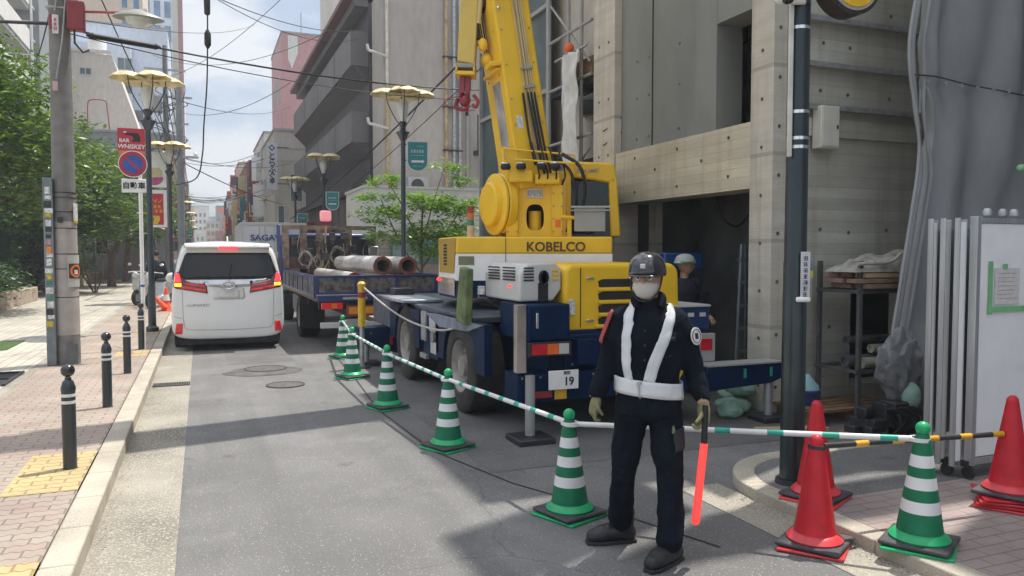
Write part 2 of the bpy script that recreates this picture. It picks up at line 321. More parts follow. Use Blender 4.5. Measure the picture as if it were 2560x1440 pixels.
mb.build('bars', mat('grate_steel', (.12, .12, .11), .6, .4, var=.3), g); MB().box(-.22, .22, -.125, .13, -.004, .002).build('pit', C_['blk'], g, smooth=0)
g = thing('drain_channel', 'open drainage pit with dark frame at the edge of the white plaza', 'drain pit', (-2.42, 11.2, .118))
MB().box(-.26, .2, -.5, .5, 0, .006).build('pit', C_['blk'], g, smooth=0)
mb = MB(); mb.box(-.3, -.25, -.55, .55, 0, .03); mb.box(.2, .24, -.55, .55, 0, .03); mb.box(-.25, .2, -.02, .02, 0, .028); mb.box(-.25, .2, .5, .55, 0, .03); mb.build('frame', C_['dk'], g)
o = MB().box(-3.6, -2.95, 14.6, 16.0, .11, .135).build('planting_bed', mat('grass_patch', (.05, .10, .02), .9, var=.5, sc=30, bump=1), bevel=.01); o['kind'] = 'stuff'
wear(asph2, .25)
# older patches and a stain on the carriageway, each a thin skin on the road
pm_ = speckle('asphalt_patch', (.135, .132, .13), (.30, .29, .28), 80, .60, sc2=1.6, var=.15)
pm2_ = speckle('asphalt_patch_pale', (.235, .23, .222), (.46, .45, .43), 90, .58, sc2=1.6, var=.12)
sheet('road_patch', 2.05, 5.25, 5.5, 15.4, .003, pm_); sheet('road_patch', .35, 1.35, 12.4, 15.0, .003, pm_)
st_ = mat('stain', (.10, .095, .09), .9, var=.3, sc=5); rr = random.Random(31)
for (cx, cy, rx, ry) in ((.82, 11.5, .55, .42),):
    pts = [(cx+rx*math.cos(2*PI*i/40)*(1+.16*noise.noise(Vector((math.cos(2*PI*i/40)*1.5, math.sin(2*PI*i/40)*1.5, cx)))), cy+ry*math.sin(2*PI*i/40)*(1+.16*noise.noise(Vector((math.cos(2*PI*i/40)*2, math.sin(2*PI*i/40)*2, cy))))) for i in range(40)]
    mb = MB(); mb.add([(x, y_, .0045) for x, y_ in pts], [tuple(range(40))]); S('road_stain', mb, st_, smooth=0)
# grit and leaves blown along the kerb
gv = MB(); rr = random.Random(17)
for k in range(900):
    x = -.60+abs(rr.gauss(0, .05)); y_ = rr.uniform(2.6, 18); s_ = rr.uniform(.002, .007); a = rr.uniform(0, 3); gv.add([(x-s_, y_, .006), (x, y_-s_, .006), (x+s_, y_+s_*.4, .0065+s_*.4), (x, y_+s_, .006)], [(0, 1, 2, 3)], k % 2)
for k in range(500):
    x = 3.48-abs(rr.gauss(0, .05)); y_ = rr.uniform(2.2, 4.3); s_ = rr.uniform(.002, .006); gv.add([(x-s_, y_, .006), (x, y_-s_, .006), (x+s_, y_+s_*.4, .0065+s_*.4), (x, y_+s_, .006)], [(0, 1, 2, 3)], k % 2)
gv.build('kerb_grit', [mat('grit_brown', (.16, .12, .07), .9), mat('grit_pale', (.42, .38, .30), .9)], smooth=0, kind='stuff')
# seams in the road
mb = MB(); pts = [(2.02, 12.6), (1.9, 10.3), (1.75, 8.2), (1.82, 6.3), (2.1, 5.2), (2.5, 4.3), (2.75, 3.6)]
for a, b2 in zip(pts, pts[1:]):
    d = Vector((b2[1]-a[1], a[0]-b2[0])).normalized()*.009
    mb.quad((a[0]-d.x, a[1]-d.y, .004), (a[0]+d.x, a[1]+d.y, .004), (b2[0]+d.x, b2[1]+d.y, .004), (b2[0]-d.x, b2[1]-d.y, .004))
S('road_seam', mb, C_['blk'], smooth=0)
# ================================================================== FACADE HELPERS
def win(parent, plane, c, u0, u1, z0, z1, sgn=-1, fm=None, gm=None, fr=.05, mull=1, dp=.05):
    """one window: frame (part) > pane (sub-part). plane 'Y': faces -Y at y=c ; plane 'X': faces sgn*X at x=c"""
    fm = fm or C_['lgrey']; gm = gm or C_['wglass']; f = MB(); g = MB()
    def bx(mbx, a, b, za, zb, d0, d1):
        lo, hi = sorted((c+sgn*d0, c+sgn*d1))
        if plane == 'Y': mbx.box(a, b, lo, hi, za, zb)
        else: mbx.box(lo, hi, a, b, za, zb)
    bx(f, u0, u1, z0, z0+fr, 0, dp); bx(f, u0, u1, z1-fr, z1, 0, dp); bx(f, u0, u0+fr, z0+fr, z1-fr, 0, dp); bx(f, u1-fr, u1, z0+fr, z1-fr, 0, dp)
    for i in range(mull):
        m_ = u0+(u1-u0)*(i+1)/(mull+1); bx(f, m_-fr/2, m_+fr/2, z0+fr, z1-fr, 0, dp*.9)
    bx(g, u0+fr*.5, u1-fr*.5, z0+fr*.5, z1-fr*.5, .002, .012)
    o = f.build('window', fm, parent, smooth=0); g.build('pane', gm, o, smooth=0); return o
def bldg(name, label, x0, x1, y0, y1, z1, m, z0=-.02, cat='building', group=None, par=.35):
    t = thing(name, label, cat, ((x0+x1)/2, (y0+y1)/2, 0), group=group); cx, cy = (x0+x1)/2, (y0+y1)/2
    t2 = MB().box(x0-cx, x1-cx, y0-cy, y1-cy, z0, z1).build('wall', m, t, smooth=0)
    if par:
        mb = MB(); mb.box(x0-cx-.06, x1-cx+.06, y0-cy-.06, y1-cy+.06, z1, z1+.14); mb.build('roof', C_['grey'], t, smooth=0)
    return t, cx, cy
wl = lambda n, c, **k: mat(n, c, .85, var=.06, grime=.35, gsc=.35, stretch=(1, 1, .35), **k)
W_beige = wl('wall_beige', (.40, .365, .33), bump=.15); W_tan = wl('wall_tan', (.62, .50, .38)); W_white = wl('wall_white', (.70, .68, .64)); W_blue = wl('wall_pale_blue', (.62, .68, .77)); W_sand = wl('wall_sand', (.66, .59, .52))
W_pink = wl('wall_pink', (.50, .27, .27)); W_grey = wl('wall_grey', (.26, .27, .28)); W_dark = wl('wall_dark', (.09, .09, .10)); W_cream = wl('wall_cream', (.52, .48, .42)); W_brick = wl('wall_brick_red', (.30, .13, .10))
bluegl = mat('blue_glass', (.06, .17, .33), .12, var=.25, sc=.6, spec=.7)
# ------------------------------------------------------------------ far left buildings
t, cx, cy = bldg('apartment_block', 'white apartment block with stacked balconies at the far left top corner', -20, -9.3, 36, 49, 27, W_white)
for i in range(4):
    z = 10.2+i*2.4
    MB().box(3.6, 6.3, -6.4, 6.2, z, z+1.1).build('balcony', W_white, t, smooth=0, bevel=.03)
    win(t, 'X', 5.35, -3.8, -2.2, z+1.1, z+2.1, 1); win(t, 'X', 5.35, -1.2, 1.2, z+1.1, z+2.1, 1); win(t, 'X', 5.35, 2.2, 4.2, z+1.1, z+2.1, 1)
    mb = MB().box(3.6, 6.25, -6.35, 6.2, z-.2, z); mb.build('balcony_slab', C_['grey'], t, smooth=0)
t, cx, cy = bldg('stair_building', 'grey building with a white zigzag fire staircase left of the utility pole', -11.6, -8.6, 53, 60, 26, W_grey)
st = MB(); rl = MB()
for i in range(8):
    z = 8.4+i*1.9; y0 = -4.7
    st.box(-.2, 1.3, y0, -3.5, z-.12, z); st.box(-1.6, -.9, y0, -3.5, z+.83, z+.95)
    for k in range(8):
        a = k/8; st.box(-.95+.75*(1-a)-.0, -.95+.75*(1-a)+.12, y0, y0+1.1, z+.95*a-.05, z+.95*a+.03)
    st.prism([(-.95, z+.80), (-.95, z+.98), (-.2, z+.05), (-.2, z-.13)], y0-.03, y0, 'Y')
    rl.tube([(-.95, y0-.02, z+1.75), (-.2, y0-.02, z+.85), (1.3, y0-.02, z+.85), (1.3, -3.5, z+.85)], .025, 6)
    for k in range(9): rl.box(-.2+k*.18, -.2+k*.18+.025, y0-.03, y0, z, z+.85)
    for k in range(4): rl.tube([(-.95, y0-.02, z+.95+k*.2), (-.2, y0-.02, z+k*.2+.05)], .018, 5)
    rl.box(-1.6, -.95, y0-.03, y0, z+1.6, z+1.66)
    for k in range(5): rl.box(-1.6+k*.15, -1.6+k*.15+.025, y0-.03, y0, z+.95, z+1.62)
st.build('fire_staircase', C_['lgrey'], t, smooth=0); rl.build('stair_railing', C_['white'], t, smooth=0)
for x in (-1.62, 1.32): MB().box(x-.05, x+.05, -4.75, -4.65, 0, 26).build('stair_column', C_['white'], t, smooth=0)
for i in range(6): win(t, 'Y', -3.5, -.6, .3, 8.7+i*1.9, 10.0+i*1.9)
# beige building with a sloping shoulder
t = thing('beige_building', 'plain beige building with sloping shoulder wall right of the utility pole', 'building', (-5.5, 60, 0))
MB().prism([(-2.6, 0), (-2.6, 15.4), (.05, 15.25), (1.55, 10.6), (1.6, 0)], 0, 8, 'Y').build('wall', W_sand, t, smooth=0)
win(t, 'Y', 0, -1.95, -1.2, 13.8, 14.3, mull=1); mb = MB().box(-2.7, .05, -.12, .1, 15.35, 15.55); mb.build('parapet', W_white, t, smooth=0)
MB().lathe([(.55, 15.5), (.6, 16.3), (.5, 16.6), (.2, 16.7)], (-.95, 1.2, 0), 20).build('water_tank', C_['white'], t)
mb = MB().box(-2.7, 2.0, -.8, -.01, 9.2, 9.9); mb.box(-2.7, 2.2, -1.6, -.01, 8.2, 9.2); mb.build('lower_wall', W_grey, t, smooth=0)
for k in range(5): win(t, 'Y', -1.6, -2.2+k*.9, -1.55+k*.9, 8.55, 9.0, mull=0)
mb = MB(); mb.tube(smoothpath([(-1.4, -.8, 9.9), (-1.4, -.8, 11.6), (-1.2, -.8, 12.0), (-.4, -.8, 12.0), (-.25, -.8, 11.6), (-.1, -.8, 9.9)]), .035, 6); mb.build('roof_pipe', C_['redd'], t)
t, cx, cy = bldg('pale_blue_building', 'pale blue stepped building behind the beige shoulder wall', -9.4, -2.3, 72, 80, 20.5, W_blue)
for zz, k in ((14.9, 0), (16.9, 0), (12.6, 1)): win(t, 'Y', -4, -.9+k, .6+k, zz, zz+1.05)
MB().box(-3.5, .8, -5.2, -4.02, 0, 18.6).build('lower_wall', W_blue, t, smooth=0)
for k in range(5): win(t, 'Y', -5.2, -.2, .9, 9.0+k*1.9, 10+k*1.9)
t, cx, cy = bldg('tan_tower', 'tall tan tower with vertical blue glass strips behind the pole', -13.2, -5.2, 90, 100, 44, W_tan)
for x in (-3.6, -2.5, 2.0, 3.1):
    for k in range(7): win(t, 'Y', -5, x, x+.62, 21.2+k*2.9, 23.8+k*2.9, gm=bluegl, mull=0)
win(t, 'Y', -5, .4, 1.1, 23.6, 24.4, mull=0)
t, cx, cy = bldg('grey_tower', 'tall grey glass fronted tower with reddish corner at the left skyline', -10.4, -2.1, 135, 150, 62, W_blue)
for x in (-3.0, -1.5, 0, 1.5):
    for k in range(12): win(t, 'Y', -7.5, x, x+1.0, 16+k*3.8, 18.6+k*3.8, gm=bluegl, mull=0)
MB().box(3.5, 4.2, -7.7, -7.4, 5, 62).build('corner_pier', W_brick, t, smooth=0)
MB().box(2.7, 3.49, -7.65, -7.4, 5, 62).build('corner_strip', W_cream, t, smooth=0)
# shop row along the left kerb
rng = random.Random(3); y = 57; cols = [W_grey, W_dark, W_cream, W_brick, W_white, W_tan, W_grey, W_cream]
lab = ['narrow grey shop building nearest in the left hand row', 'dark fronted shop second in the left hand row', 'cream shop third in the left hand row', 'red brick shop midway in the left hand row',
       'white shop beyond the brick one in the left row', 'tan building past the white shop in the left row', 'grey building near the far end of the left row', 'cream building at the far end of the left row']
for i in range(8):
    d = rng.uniform(11, 15); h = [9.6, 11.2, 9.4, 12.0, 10.2, 13.0, 11.0, 14.0][i]
    t, cx, cy = bldg('shop_building', lab[i], -10, -2.0+.12*(i % 2), y, y+d-.2, h, cols[i]); hx = (8+.12*(i % 2))/2
    for f in range(3):
        for k in range(4):
            a = -d/2+.8+k*d/4.4; win(t, 'X', hx, a, a+d/6, 2.9+f*2.6, 4.5+f*2.6, 1)
    for k in range(3): win(t, 'Y', -d/2+.1, hx-2.8+k*.9, hx-2.1+k*.9, 6.5, 8, mull=0)
    for k in range(2):
        q = MB().box(hx, hx+.7, -d/2+1+k*d/2, -d/2+1.15+k*d/2, 3.3+k*1.2, 5.6+k*1.3); q.build('projecting_sign', [C_['redd'], C_['white'], C_['teal'], C_['org']][(i+k) % 4], t, smooth=0)
    MB().box(hx, hx+.9, -d/2+.4, d/2-.6, 2.6, 2.75).build('awning', [C_['redd'], C_['dk'], C_['teal'], C_['gold']][i % 4], t, smooth=0)
    y += d
t, cx, cy = bldg('grey_plaza_building', 'low grey building with a dark window behind the plaza tree trunks', -9.5, -2.75, 51, 56.5, 4.8, W_grey)
win(t, 'Y', -2.75, .4, 1.1, 1.6, 2.8, gm=C_['glass'], mull=0); win(t, 'Y', -2.75, -2.0, -1.2, 1.5, 2.8, gm=C_['glass'])
# dark red entrance wall
t = thing('entrance_wall', 'dark red entrance wall beside the trimmed hedge', 'wall', (-6.0, 37.2, .12))
MB().box(-1.2, .75, 0, .4, 0, 3.1).build('wall', mat('maroon_wall', (.035, .012, .014), .7, var=.3), t, smooth=0)
MB().box(-.9, .3, -.03, 0, 0, 2.4).build('door', C_['dk'], t, smooth=0); MB().box(-1.3, .85, -.1, .5, 3.1, 3.25).build('coping', C_['grey'], t, smooth=0)
o = MB().sph((0, 0, .27), .27, 24).build('stone_sphere', mat('stone_ball', (.40, .37, .32), .8, var=.15, bump=.2), loc=(-5.75, 35.4, .12), cat='stone ball', label='pale stone ball resting before the dark red wall')
# planters
stone = mat('planter_stone', (.42, .34, .27), .8, var=.15, sc=3, grime=.2)
for (x0, x1, y0, y1, lb) in ((-9.5, -5.05, 19, 29.6, 'low stone planter wall under the near hedge at left'), (-8.6, -5.3, 38.5, 50.5, 'low stone planter wall running back behind the tree trunks')):
    t = thing('planter', lb, 'planter', (x1, y0, .118)); mb = MB(); yy = 0
    while yy < y1-y0-.1: mb.box(-.28, 0, yy+.003, min(yy+.9, y1-y0)-.003, 0, .46); yy += .9
    xx = -.28
    while xx > x0-x1: mb.box(xx-.9, xx-.006, y1-y0-.28, y1-y0, 0, .46); mb.box(xx-.9, xx-.006, 0, .28, 0, .46); xx -= .9
    mb.build('wall', stone, t, bevel=.015); MB().box(x0-x1, -.28, .25, y1-y0-.25, 0, .38).build('soil', mat('soil', (.05, .035, .025), .95, var=.3), t, smooth=0)
# ================================================================== TREES
leafA = leafmat('leaves_bright', (.016, .052, .009), (.15, .25, .028)); leafB = leafmat('leaves_mid', (.016, .05, .010), (.11, .19, .028)); leafC = leafmat('leaves_hedge', (.010, .040, .010), (.035, .085, .018), .2)
leafD = leafmat('leaves_maple', (.07, .17, .02), (.20, .33, .05), .45)
bark = mat('bark', (.15, .11, .08), .9, var=.3, sc=10, bump=.6, bsc=30, stretch=(1, 1, .3))
def leaves(cl, n, size, seed, flat=.5):
    """leaf-sized folded faces gathered in clumps. cl: list of (centre, radii)"""
    rg = random.Random(seed); V = []; F = []; vol = [c[1][0]*c[1][1]*c[1][2] for c in cl]; tot = sum(vol)
    for (c, r), vv in zip(cl, vol):
        k = int(n*vv/tot); clumps = max(3, k//38)
        for _ in range(clumps):
            while True:
                d = Vector((rg.uniform(-1, 1), rg.uniform(-1, 1), rg.uniform(-1, 1)))
                if .25 < d.length < 1: break
            d = d.normalized()*(d.length**.45); cc = Vector((c[0]+d.x*r[0], c[1]+d.y*r[1], c[2]+d.z*r[2])); cr = rg.uniform(.16, .34)*min(1.6, max(r)/1.1)
            for _ in range(k//clumps):
                p = cc+Vector((rg.gauss(0, cr), rg.gauss(0, cr), rg.gauss(0, cr*flat))); s = size*rg.uniform(.45, 1.6)
                a = rg.uniform(0, 2*PI); u = Vector((math.cos(a), math.sin(a), rg.uniform(-.7, .25))).normalized()*s
                v = u.cross(Vector((rg.gauss(0, .5), rg.gauss(0, .5), 1))).normalized()*s*.36; o = len(V)
                V += [tuple(p-u), tuple(p+v*.9), tuple(p+u), tuple(p-v*.9)]; F.append((o, o+1, o+2, o+3))
    return V, F
def leafobj(name, cl, n, size, seed, m, parent, flat=.5):
    V, F = leaves(cl, n, size, seed, flat); me = bpy.data.meshes.new(name); me.from_pydata(V, [], F); me.materials.append(m)
    o = bpy.data.objects.new(name, me); COL.objects.link(o)
    if parent: o.parent = parent
    return o
def tree(label, loc, stems, cl, n, size, seed, m, group=None, flat=.5):
    t = thing('tree', label, 'tree', loc, group=group); mb = MB()
    for pts, r0, r1 in stems:
        P = smoothpath(pts, 4); mb.tube(P, [r0+(r1-r0)*i/(len(P)-1) for i in range(len(P))], 8)
    mb.build('trunk', bark, t, smooth=60); leafobj('crown', cl, n, size, seed, m, t, flat); return t
def limbs(base, cl, rg, r=.04):
    out = []
    for c, rr in cl:
        for _ in range(3):
            e = Vector(c)+Vector([rg.uniform(-.6, .6)*q for q in rr]); b = Vector(base); mid = b.lerp(e, .5)+Vector((0, 0, -.15)); out.append(([tuple(b), tuple(mid), tuple(e)], r, .008))
    return out
rg = random.Random(5)
cl = [((.3, -.6, 4.3), (2.4, 2.2, 1.5)), ((.2, .2, 5.9), (1.7, 1.8, .7)), ((-.6, .8, 5.3), (2.2, 2.4, 1.4)), ((1.5, .5, 3.4), (1.5, 1.8, 1.2)), ((.6, -1.6, 5.6), (1.2, 1.3, 1.0))]
tree('big bright leafy tree filling the upper left beside the utility pole', (-5.95, 23.5, .5), [([(0, 0, 0), (.1, .1, 1.2), (0, 0, 2.4)], .14, .09)]+limbs((0, 0, 2.3), cl, rg, .06), cl, 30000, .095, 1, leafA)
cl = [((0, 0, 4.1), (2.2, 2.4, 1.6)), ((.9, -1.2, 2.9), (1.8, 1.6, 1.1)), ((.2, 0, 5.6), (2.0, 2.0, 1.1)), ((1.4, 0, 6.4), (.8, .8, .7))]
tree('mid green tree standing in the planter behind the utility pole', (-6.2, 34.2, .12), [([(0, 0, 0), (.2, 0, 1.0), (0, 0, 2.4)], .12, .08)]+limbs((0, 0, 2.3), cl, rg, .05), cl, 22000, .10, 2, leafB)
cl = [((-.4, 0, 4.0), (1.5, 2.0, 1.5)), ((.3, -.6, 3.0), (1.3, 1.4, .9)), ((-1.4, .5, 3.3), (1.3, 1.4, 1.0))]
tree('thin multi stemmed tree growing straight from the white plaza', (-3.98, 34.5, .118), [([(0, 0, 0), (-.25, 0, .9), (-.4, 0, 2.6)], .03, .02), ([(.05, 0, 0), (.1, 0, .9), (-.05, 0, 2.6)], .035, .02), ([(.1, 0, 0), (.35, .1, .9), (.3, 0, 2.8)], .03, .02), ([(0, .05, 0), (-.6, .1, 1.2), (-1.2, .1, 2.8)], .03, .02)]+limbs((-.1, 0, 2.5), cl, rg, .03), cl, 15000, .10, 3, leafA)
cl = [((-.2, 0, 5.0), (1.6, 2.2, 1.6)), ((.3, 0, 3.6), (1.5, 1.9, 1.2))]
tree('tree with a leaning thick trunk in the middle of the plaza row', (-3.9, 40.4, .118), [([(0, 0, 0), (.05, 0, 1.2), (.35, .1, 2.4), (.1, 0, 3.8)], .2, .12), ([(.1, 0, 1.2), (-.7, 0, 2.6), (-1.6, 0, 3.6)], .09, .04)]+limbs((.1, 0, 3.4), cl, rg, .05), cl, 17000, .11, 4, leafB)
cl = [((-.2, 0, 4.9), (1.6, 2.2, 1.9)), ((.3, 0, 3.3), (1.5, 1.9, 1.1))]
tree('farthest plaza tree with a straight dark trunk', (-3.85, 46.8, .118), [([(0, 0, 0), (.1, 0, 1.3), (.2, .1, 2.4), (.0, 0, 3.8)], .18, .1)]+limbs((0, 0, 3.4), cl, rg, .05), cl, 14000, .12, 5, leafB)
cl = [((0, 0, 4.6), (1.3, 2.2, 1.4)), ((.4, 0, 3.3), (1.2, 1.9, .9))]
tree('street tree in front of the shop row behind the lamp posts', (-2.6, 50, .118), [([(0, 0, 0), (.1, 0, 1.3), (0, .1, 3)], .1, .06)]+limbs((0, 0, 2.8), cl, rg, .05), cl, 6000, .12, 6, leafA)
# hedge: a trimmed solid mass of leaves on a dark core
t = thing('hedge', 'tall trimmed dark green hedge behind the near planter', 'hedge', (-7.75, 32.4, .2))
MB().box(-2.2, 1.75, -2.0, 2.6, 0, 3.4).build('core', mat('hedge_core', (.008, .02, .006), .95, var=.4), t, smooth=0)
cl = [((x, y_, z), (.35, .35, .45)) for x in (-1.8, -1.1, -.4, .3, 1.0, 1.7) for y_ in (-2.0,) for z in (.5, 1.2, 1.9, 2.6, 3.2)]+[((1.8, y_, z), (.3, .4, .45)) for y_ in (-1.2, -.4, .4, 1.2, 2.0) for z in (.5, 1.2, 1.9, 2.6, 3.2)]
leafobj('foliage', cl, 11000, .07, 21, leafC, t)
def bush(label, loc, cl, n, seed, m, size=.07):
    t = thing('shrub', label, 'shrub', loc, group='low shrubs along the planters'); mb = MB(); rr = random.Random(seed)
    for c, r in cl:
        for k in range(4): mb.tube([(c[0]*.6, c[1]*.9, 0), (c[0]+rr.uniform(-.2, .2), c[1]+rr.uniform(-.3, .3), c[2]+.1)], [.015, .006], 5)
    mb.build('stems', bark, t); leafobj('foliage', cl, n, size, seed, m, t); return t
bush('rounded light green shrub at the front of the near planter', (-6.0, 22.5, .5), [((0, -1, .35), (.8, 1.2, .45)), ((.2, 1.2, .3), (.7, 1.3, .4))], 4500, 31, leafA)
bush('low shrub at the back end of the near planter', (-6.0, 27.3, .5), [((.1, -1, .3), (.7, 1.3, .4)), ((0, 1, .35), (.7, 1.1, .45))], 3500, 32, leafC)
bush('light green shrub just behind the utility pole base', (-6.3, 40.5, .5), [((0, -1, .5), (.9, 1.2, .7)), ((0, 1, .45), (.9, 1.3, .6))], 4000, 33, leafA, .09)
bush('darker shrub clump at the back of the far planter', (-6.5, 46, .5), [((0, -1.5, .8), (1.0, 1.6, 1.2)), ((0, 1.6, .8), (1.1, 1.6, 1.2))], 4500, 34, leafB, .1)
# young maple on the right
cl = [((-.9, 0, 2.5), (.55, .5, .18)), ((.1, .1, 2.85), (.7, .6, .18)), ((.9, 0, 2.75), (.6, .6, .2)), ((-.5, .1, 2.0), (.7, .5, .16)), ((.5, 0, 2.15), (.8, .6, .22)), ((-.9, -.1, 3.3), (.4, .4, .12)), ((.3, 0, 1.65), (.6, .5, .15)), ((-1.1, 0, 2.95), (.5, .4, .1)), ((.6, .1, 3.7), (.5, .3, .1)), ((1.0, 0, 3.35), (.4, .3, .12))]
tree('young bright green maple in front of the white wall', (5.0, 18.3, .1), [([(0, 0, 0), (.03, 0, .9), (0, 0, 1.7), (.05, 0, 2.9)], .045, .02), ([(0, 0, 1.1), (-.5, 0, 1.8), (-1.0, 0, 2.9)], .025, .01), ([(0, 0, 1.2), (.5, 0, 1.9), (1.1, 0, 2.8)], .025, .01), ([(0, 0, 1.7), (.3, 0, 2.8), (.6, 0, 3.7)], .02, .008), ([(0, 0, 1.7), (-.5, 0, 2.8), (-.9, 0, 3.4)], .02, .008)], cl, 9500, .055, 7, leafD, flat=.42)

# dense far end of the left row: signs, air conditioners, stair towers
rr = random.Random(44)
def signs(parent, hx, d, n, out, zmax, s=1):
    for k in range(n):
        y_ = rr.uniform(-d/2+.5, d/2-.8); z = rr.uniform(2.7, zmax); h = rr.uniform(.6, 2.2); wd = rr.uniform(.4, .8)
        o = MB().box(min(hx, hx+s*wd), max(hx, hx+s*wd), y_, y_+.18, z, z+h).build('projecting_sign', [C_['white'], C_['redd'], C_['teal'], C_['gold'], C_['lgrey'], C_['org'], C_['dk'], C_['blue']][rr.randrange(8)], parent, smooth=0)
        MB().box(min(hx+s*.08, hx+s*(wd-.08)), max(hx+s*.08, hx+s*(wd-.08)), y_-.012, y_, z+h*.15, z+h*.85).build('sign_print', [C_['dk'], C_['white'], C_['gold'], C_['blue']][rr.randrange(4)], o, smooth=0)
    for k in range(n): y_ = rr.uniform(-d/2+.5, d/2-1); z = rr.uniform(3, zmax); MB().box(min(hx, hx+s*.35), max(hx, hx+s*.35), y_, y_+.8, z, z+.6).build('air_conditioner', C_['lgrey'], parent, smooth=0)
for o in [q for q in COL.objects if q.get('category') == 'building' and q.name.startswith('shop_building')]:
    signs(o, 4.03, 11, 6, .8, 8.5)
# ================================================================== LEFT STREET FURNITURE
def strokes(parent, m, cx, cz, n, size, y, vert=True, seed=1, XF=None, name='lettering'):
    """small brushy characters too soft to read in the photograph"""
    rr_ = random.Random(seed); mb = MB(XF)
    for i in range(n):
        ox, oz = (cx, cz-i*size*1.12) if vert else (cx+i*size*1.12, cz)
        for k in range(3): z_ = oz+size*(.32-.3*k)+rr_.uniform(-.03, .03)*size; mb.box(ox-size*rr_.uniform(.25, .42), ox+size*rr_.uniform(.25, .42), y-.0015, y, z_-size*.05, z_+size*.05)
        for k in range(2): x_ = ox+size*rr_.uniform(-.3, .3); mb.box(x_-size*.05, x_+size*.05, y-.002, y, oz-size*.4, oz+size*.38)
    return mb.build(name, m, parent, smooth=0)
# bollards
bol = thing('bollard', 'black ball topped bollard nearest the camera on the yellow studded paving', 'bollard', (-.915, 6.38, .118), group='black bollards along the left kerb')
MB().lathe([(.047, 0), (.047, .575), (.05, .58), (.05, .6), (.036, .645), (.022, .66), (.022, .675)], n=24).build('post', C_['polem'], bol)
MB().sph((0, 0, .725), .048, 20).build('ball', C_['blkg'], bol)
for z in (.485, .535): MB().lathe([(.0485, z), (.0485, z+.022)], n=24).build('band', C_['refl'], bol)
MB().lathe([(.055, 0), (.055, .006)], n=20).build('base_ring', C_['conc'], bol)
for loc, lb in (((-.915, 8.82, .118), 'second black bollard from the camera on the left pavement'), ((-.92, 11.2, .118), 'third black bollard before the drain grate on the left pavement'),
                ((-.93, 13.9, .118), 'fourth black bollard just before the no parking sign post')): dup(bol, loc, 0, lb)
# ---- concrete utility pole
up = thing('utility_pole', 'thick concrete utility pole with stickers and a red box on the left pavement', 'utility pole', (-1.78, 12.5, .118))
MB().lathe([(.160, 0), (.136, 4), (.122, 8), (.11, 11)], n=32).build('pole', C_['conc'], up)
stk = [mat('sticker_'+n, c, .5, var=.3, sc=40) for n, c in (('white', (.6, .6, .6)), ('orange', (.7, .22, .03)), ('green', (.05, .20, .14)), ('yellow', (.5, .38, .02)), ('black', (.03, .03, .03)), ('pink', (.5, .25, .28)))]
MB().lathe([(.1605, .42), (.1505, 2.02)], n=36).build('pale_lower_section', mat('lower_section_pale', (.36, .33, .31), .8, var=.08), up)  # thin paler skin over the lower part of the pole
ch = MB().box(-.235, -.115, -.185, -.08, 0, 2.62).build('cable_guard', mat('guard_grey', (.17, .20, .22), .5, .2, var=.15, grime=.3), up, bevel=.012)
rs = random.Random(9); z = .55; seq = [3, 0, 4, 0, 2, 0, 2, 3, 0, 0, 0, 1, 5, 4, 4, 0, 3, 0, 4, 0, 0]
for i, k in enumerate(seq):
    h = rs.uniform(.05, .11); wd = rs.uniform(.06, .1)
    x = -.175+rs.uniform(-.01, .01)
    MB().box(x-wd/2, x+wd/2, -.189, -.1865, z, z+h).build('sticker', stk[k], ch, smooth=0); z += h+rs.uniform(0, .04)
for z in (.95, 1.35, 1.56, 1.92, 2.15, 2.35, 2.42): MB().lathe([(.163-.005*z, z), (.165-.005*z, z+.012)], n=32).build('strap', C_['dk'], up)
MB().box(-.06, .0, -.20, -.165, 2.0, 2.08).build('clamp', C_['dk'], up)
MB().box(.02, .15, -.20, -.176, .02, .30).build('base_plate_sign', mat('slate_plate', (.10, .11, .11), .6), up, smooth=0)
sg = MB().lathe([(.166, 1.10), (.165, 1.55)], n=48).build('poster', [mat('poster_pale', (.45, .46, .43), .6, var=.1)], up)
# keep only the camera side right sector of the poster
bmm = bmesh.new(); bmm.from_mesh(sg.data)
dl = [f for f in bmm.faces if not (len(f.verts) == 4 and -75 < math.degrees(math.atan2(f.calc_center_median().y, f.calc_center_median().x)) < 0)]
bmesh.ops.delete(bmm, geom=dl, context='FACES'); bmm.to_mesh(sg.data); bmm.free()
def arcpatch(r, a0, a1, z0, z1, m, par, n=10, name='print'):
    mb = MB(); vs = []
    for i in range(n+1):
        a = R(a0+(a1-a0)*i/n); vs += [(r*math.cos(a), r*math.sin(a), z0), (r*math.cos(a), r*math.sin(a), z1)]
    mb.add(vs, [(2*i, 2*i+2, 2*i+3, 2*i+1) for i in range(n)]); return mb.build(name, m, par)
arcpatch(.1695, -70, 0, 1.22, 1.43, mat('poster_dark', (.05, .035, .02), .6), sg)
mb = MB(); vs = []
for i in range(33):
    q = 2*PI*i/32
    for rr_ in (.062, .092): a = R(-34)+rr_*math.cos(q)/.1695; vs.append((.1715*math.cos(a), .1715*math.sin(a), 1.325+rr_*math.sin(q)))
mb.add(vs, [(2*i, 2*i+2, 2*i+3, 2*i+1) for i in range(32)]); mb.build('orange_ring', mat('ring_orange', (.75, .17, .06), .5), sg)
arcpatch(.171, -45, -25, 1.28, 1.34, stk[0], sg)
arcpatch(.163, -40, 0, 2.03, 2.28, stk[0], up, name='notice'); arcpatch(.164, -40, 0, 2.0, 2.04, stk[3], up, name='notice')
bx_ = MB().box(.11, .33, -.19, -.02, 4.68, 5.08).build('switch_box', mat('box_maroon', (.22, .025, .03), .5, var=.12), up, bevel=.02)
MB().tube([(.2, -.15, 4.68), (.2, -.15, 4.5), (.3, -.15, 4.38), (.38, -.15, 4.42)], .014, 8).build('conduit', C_['cabl'], up)
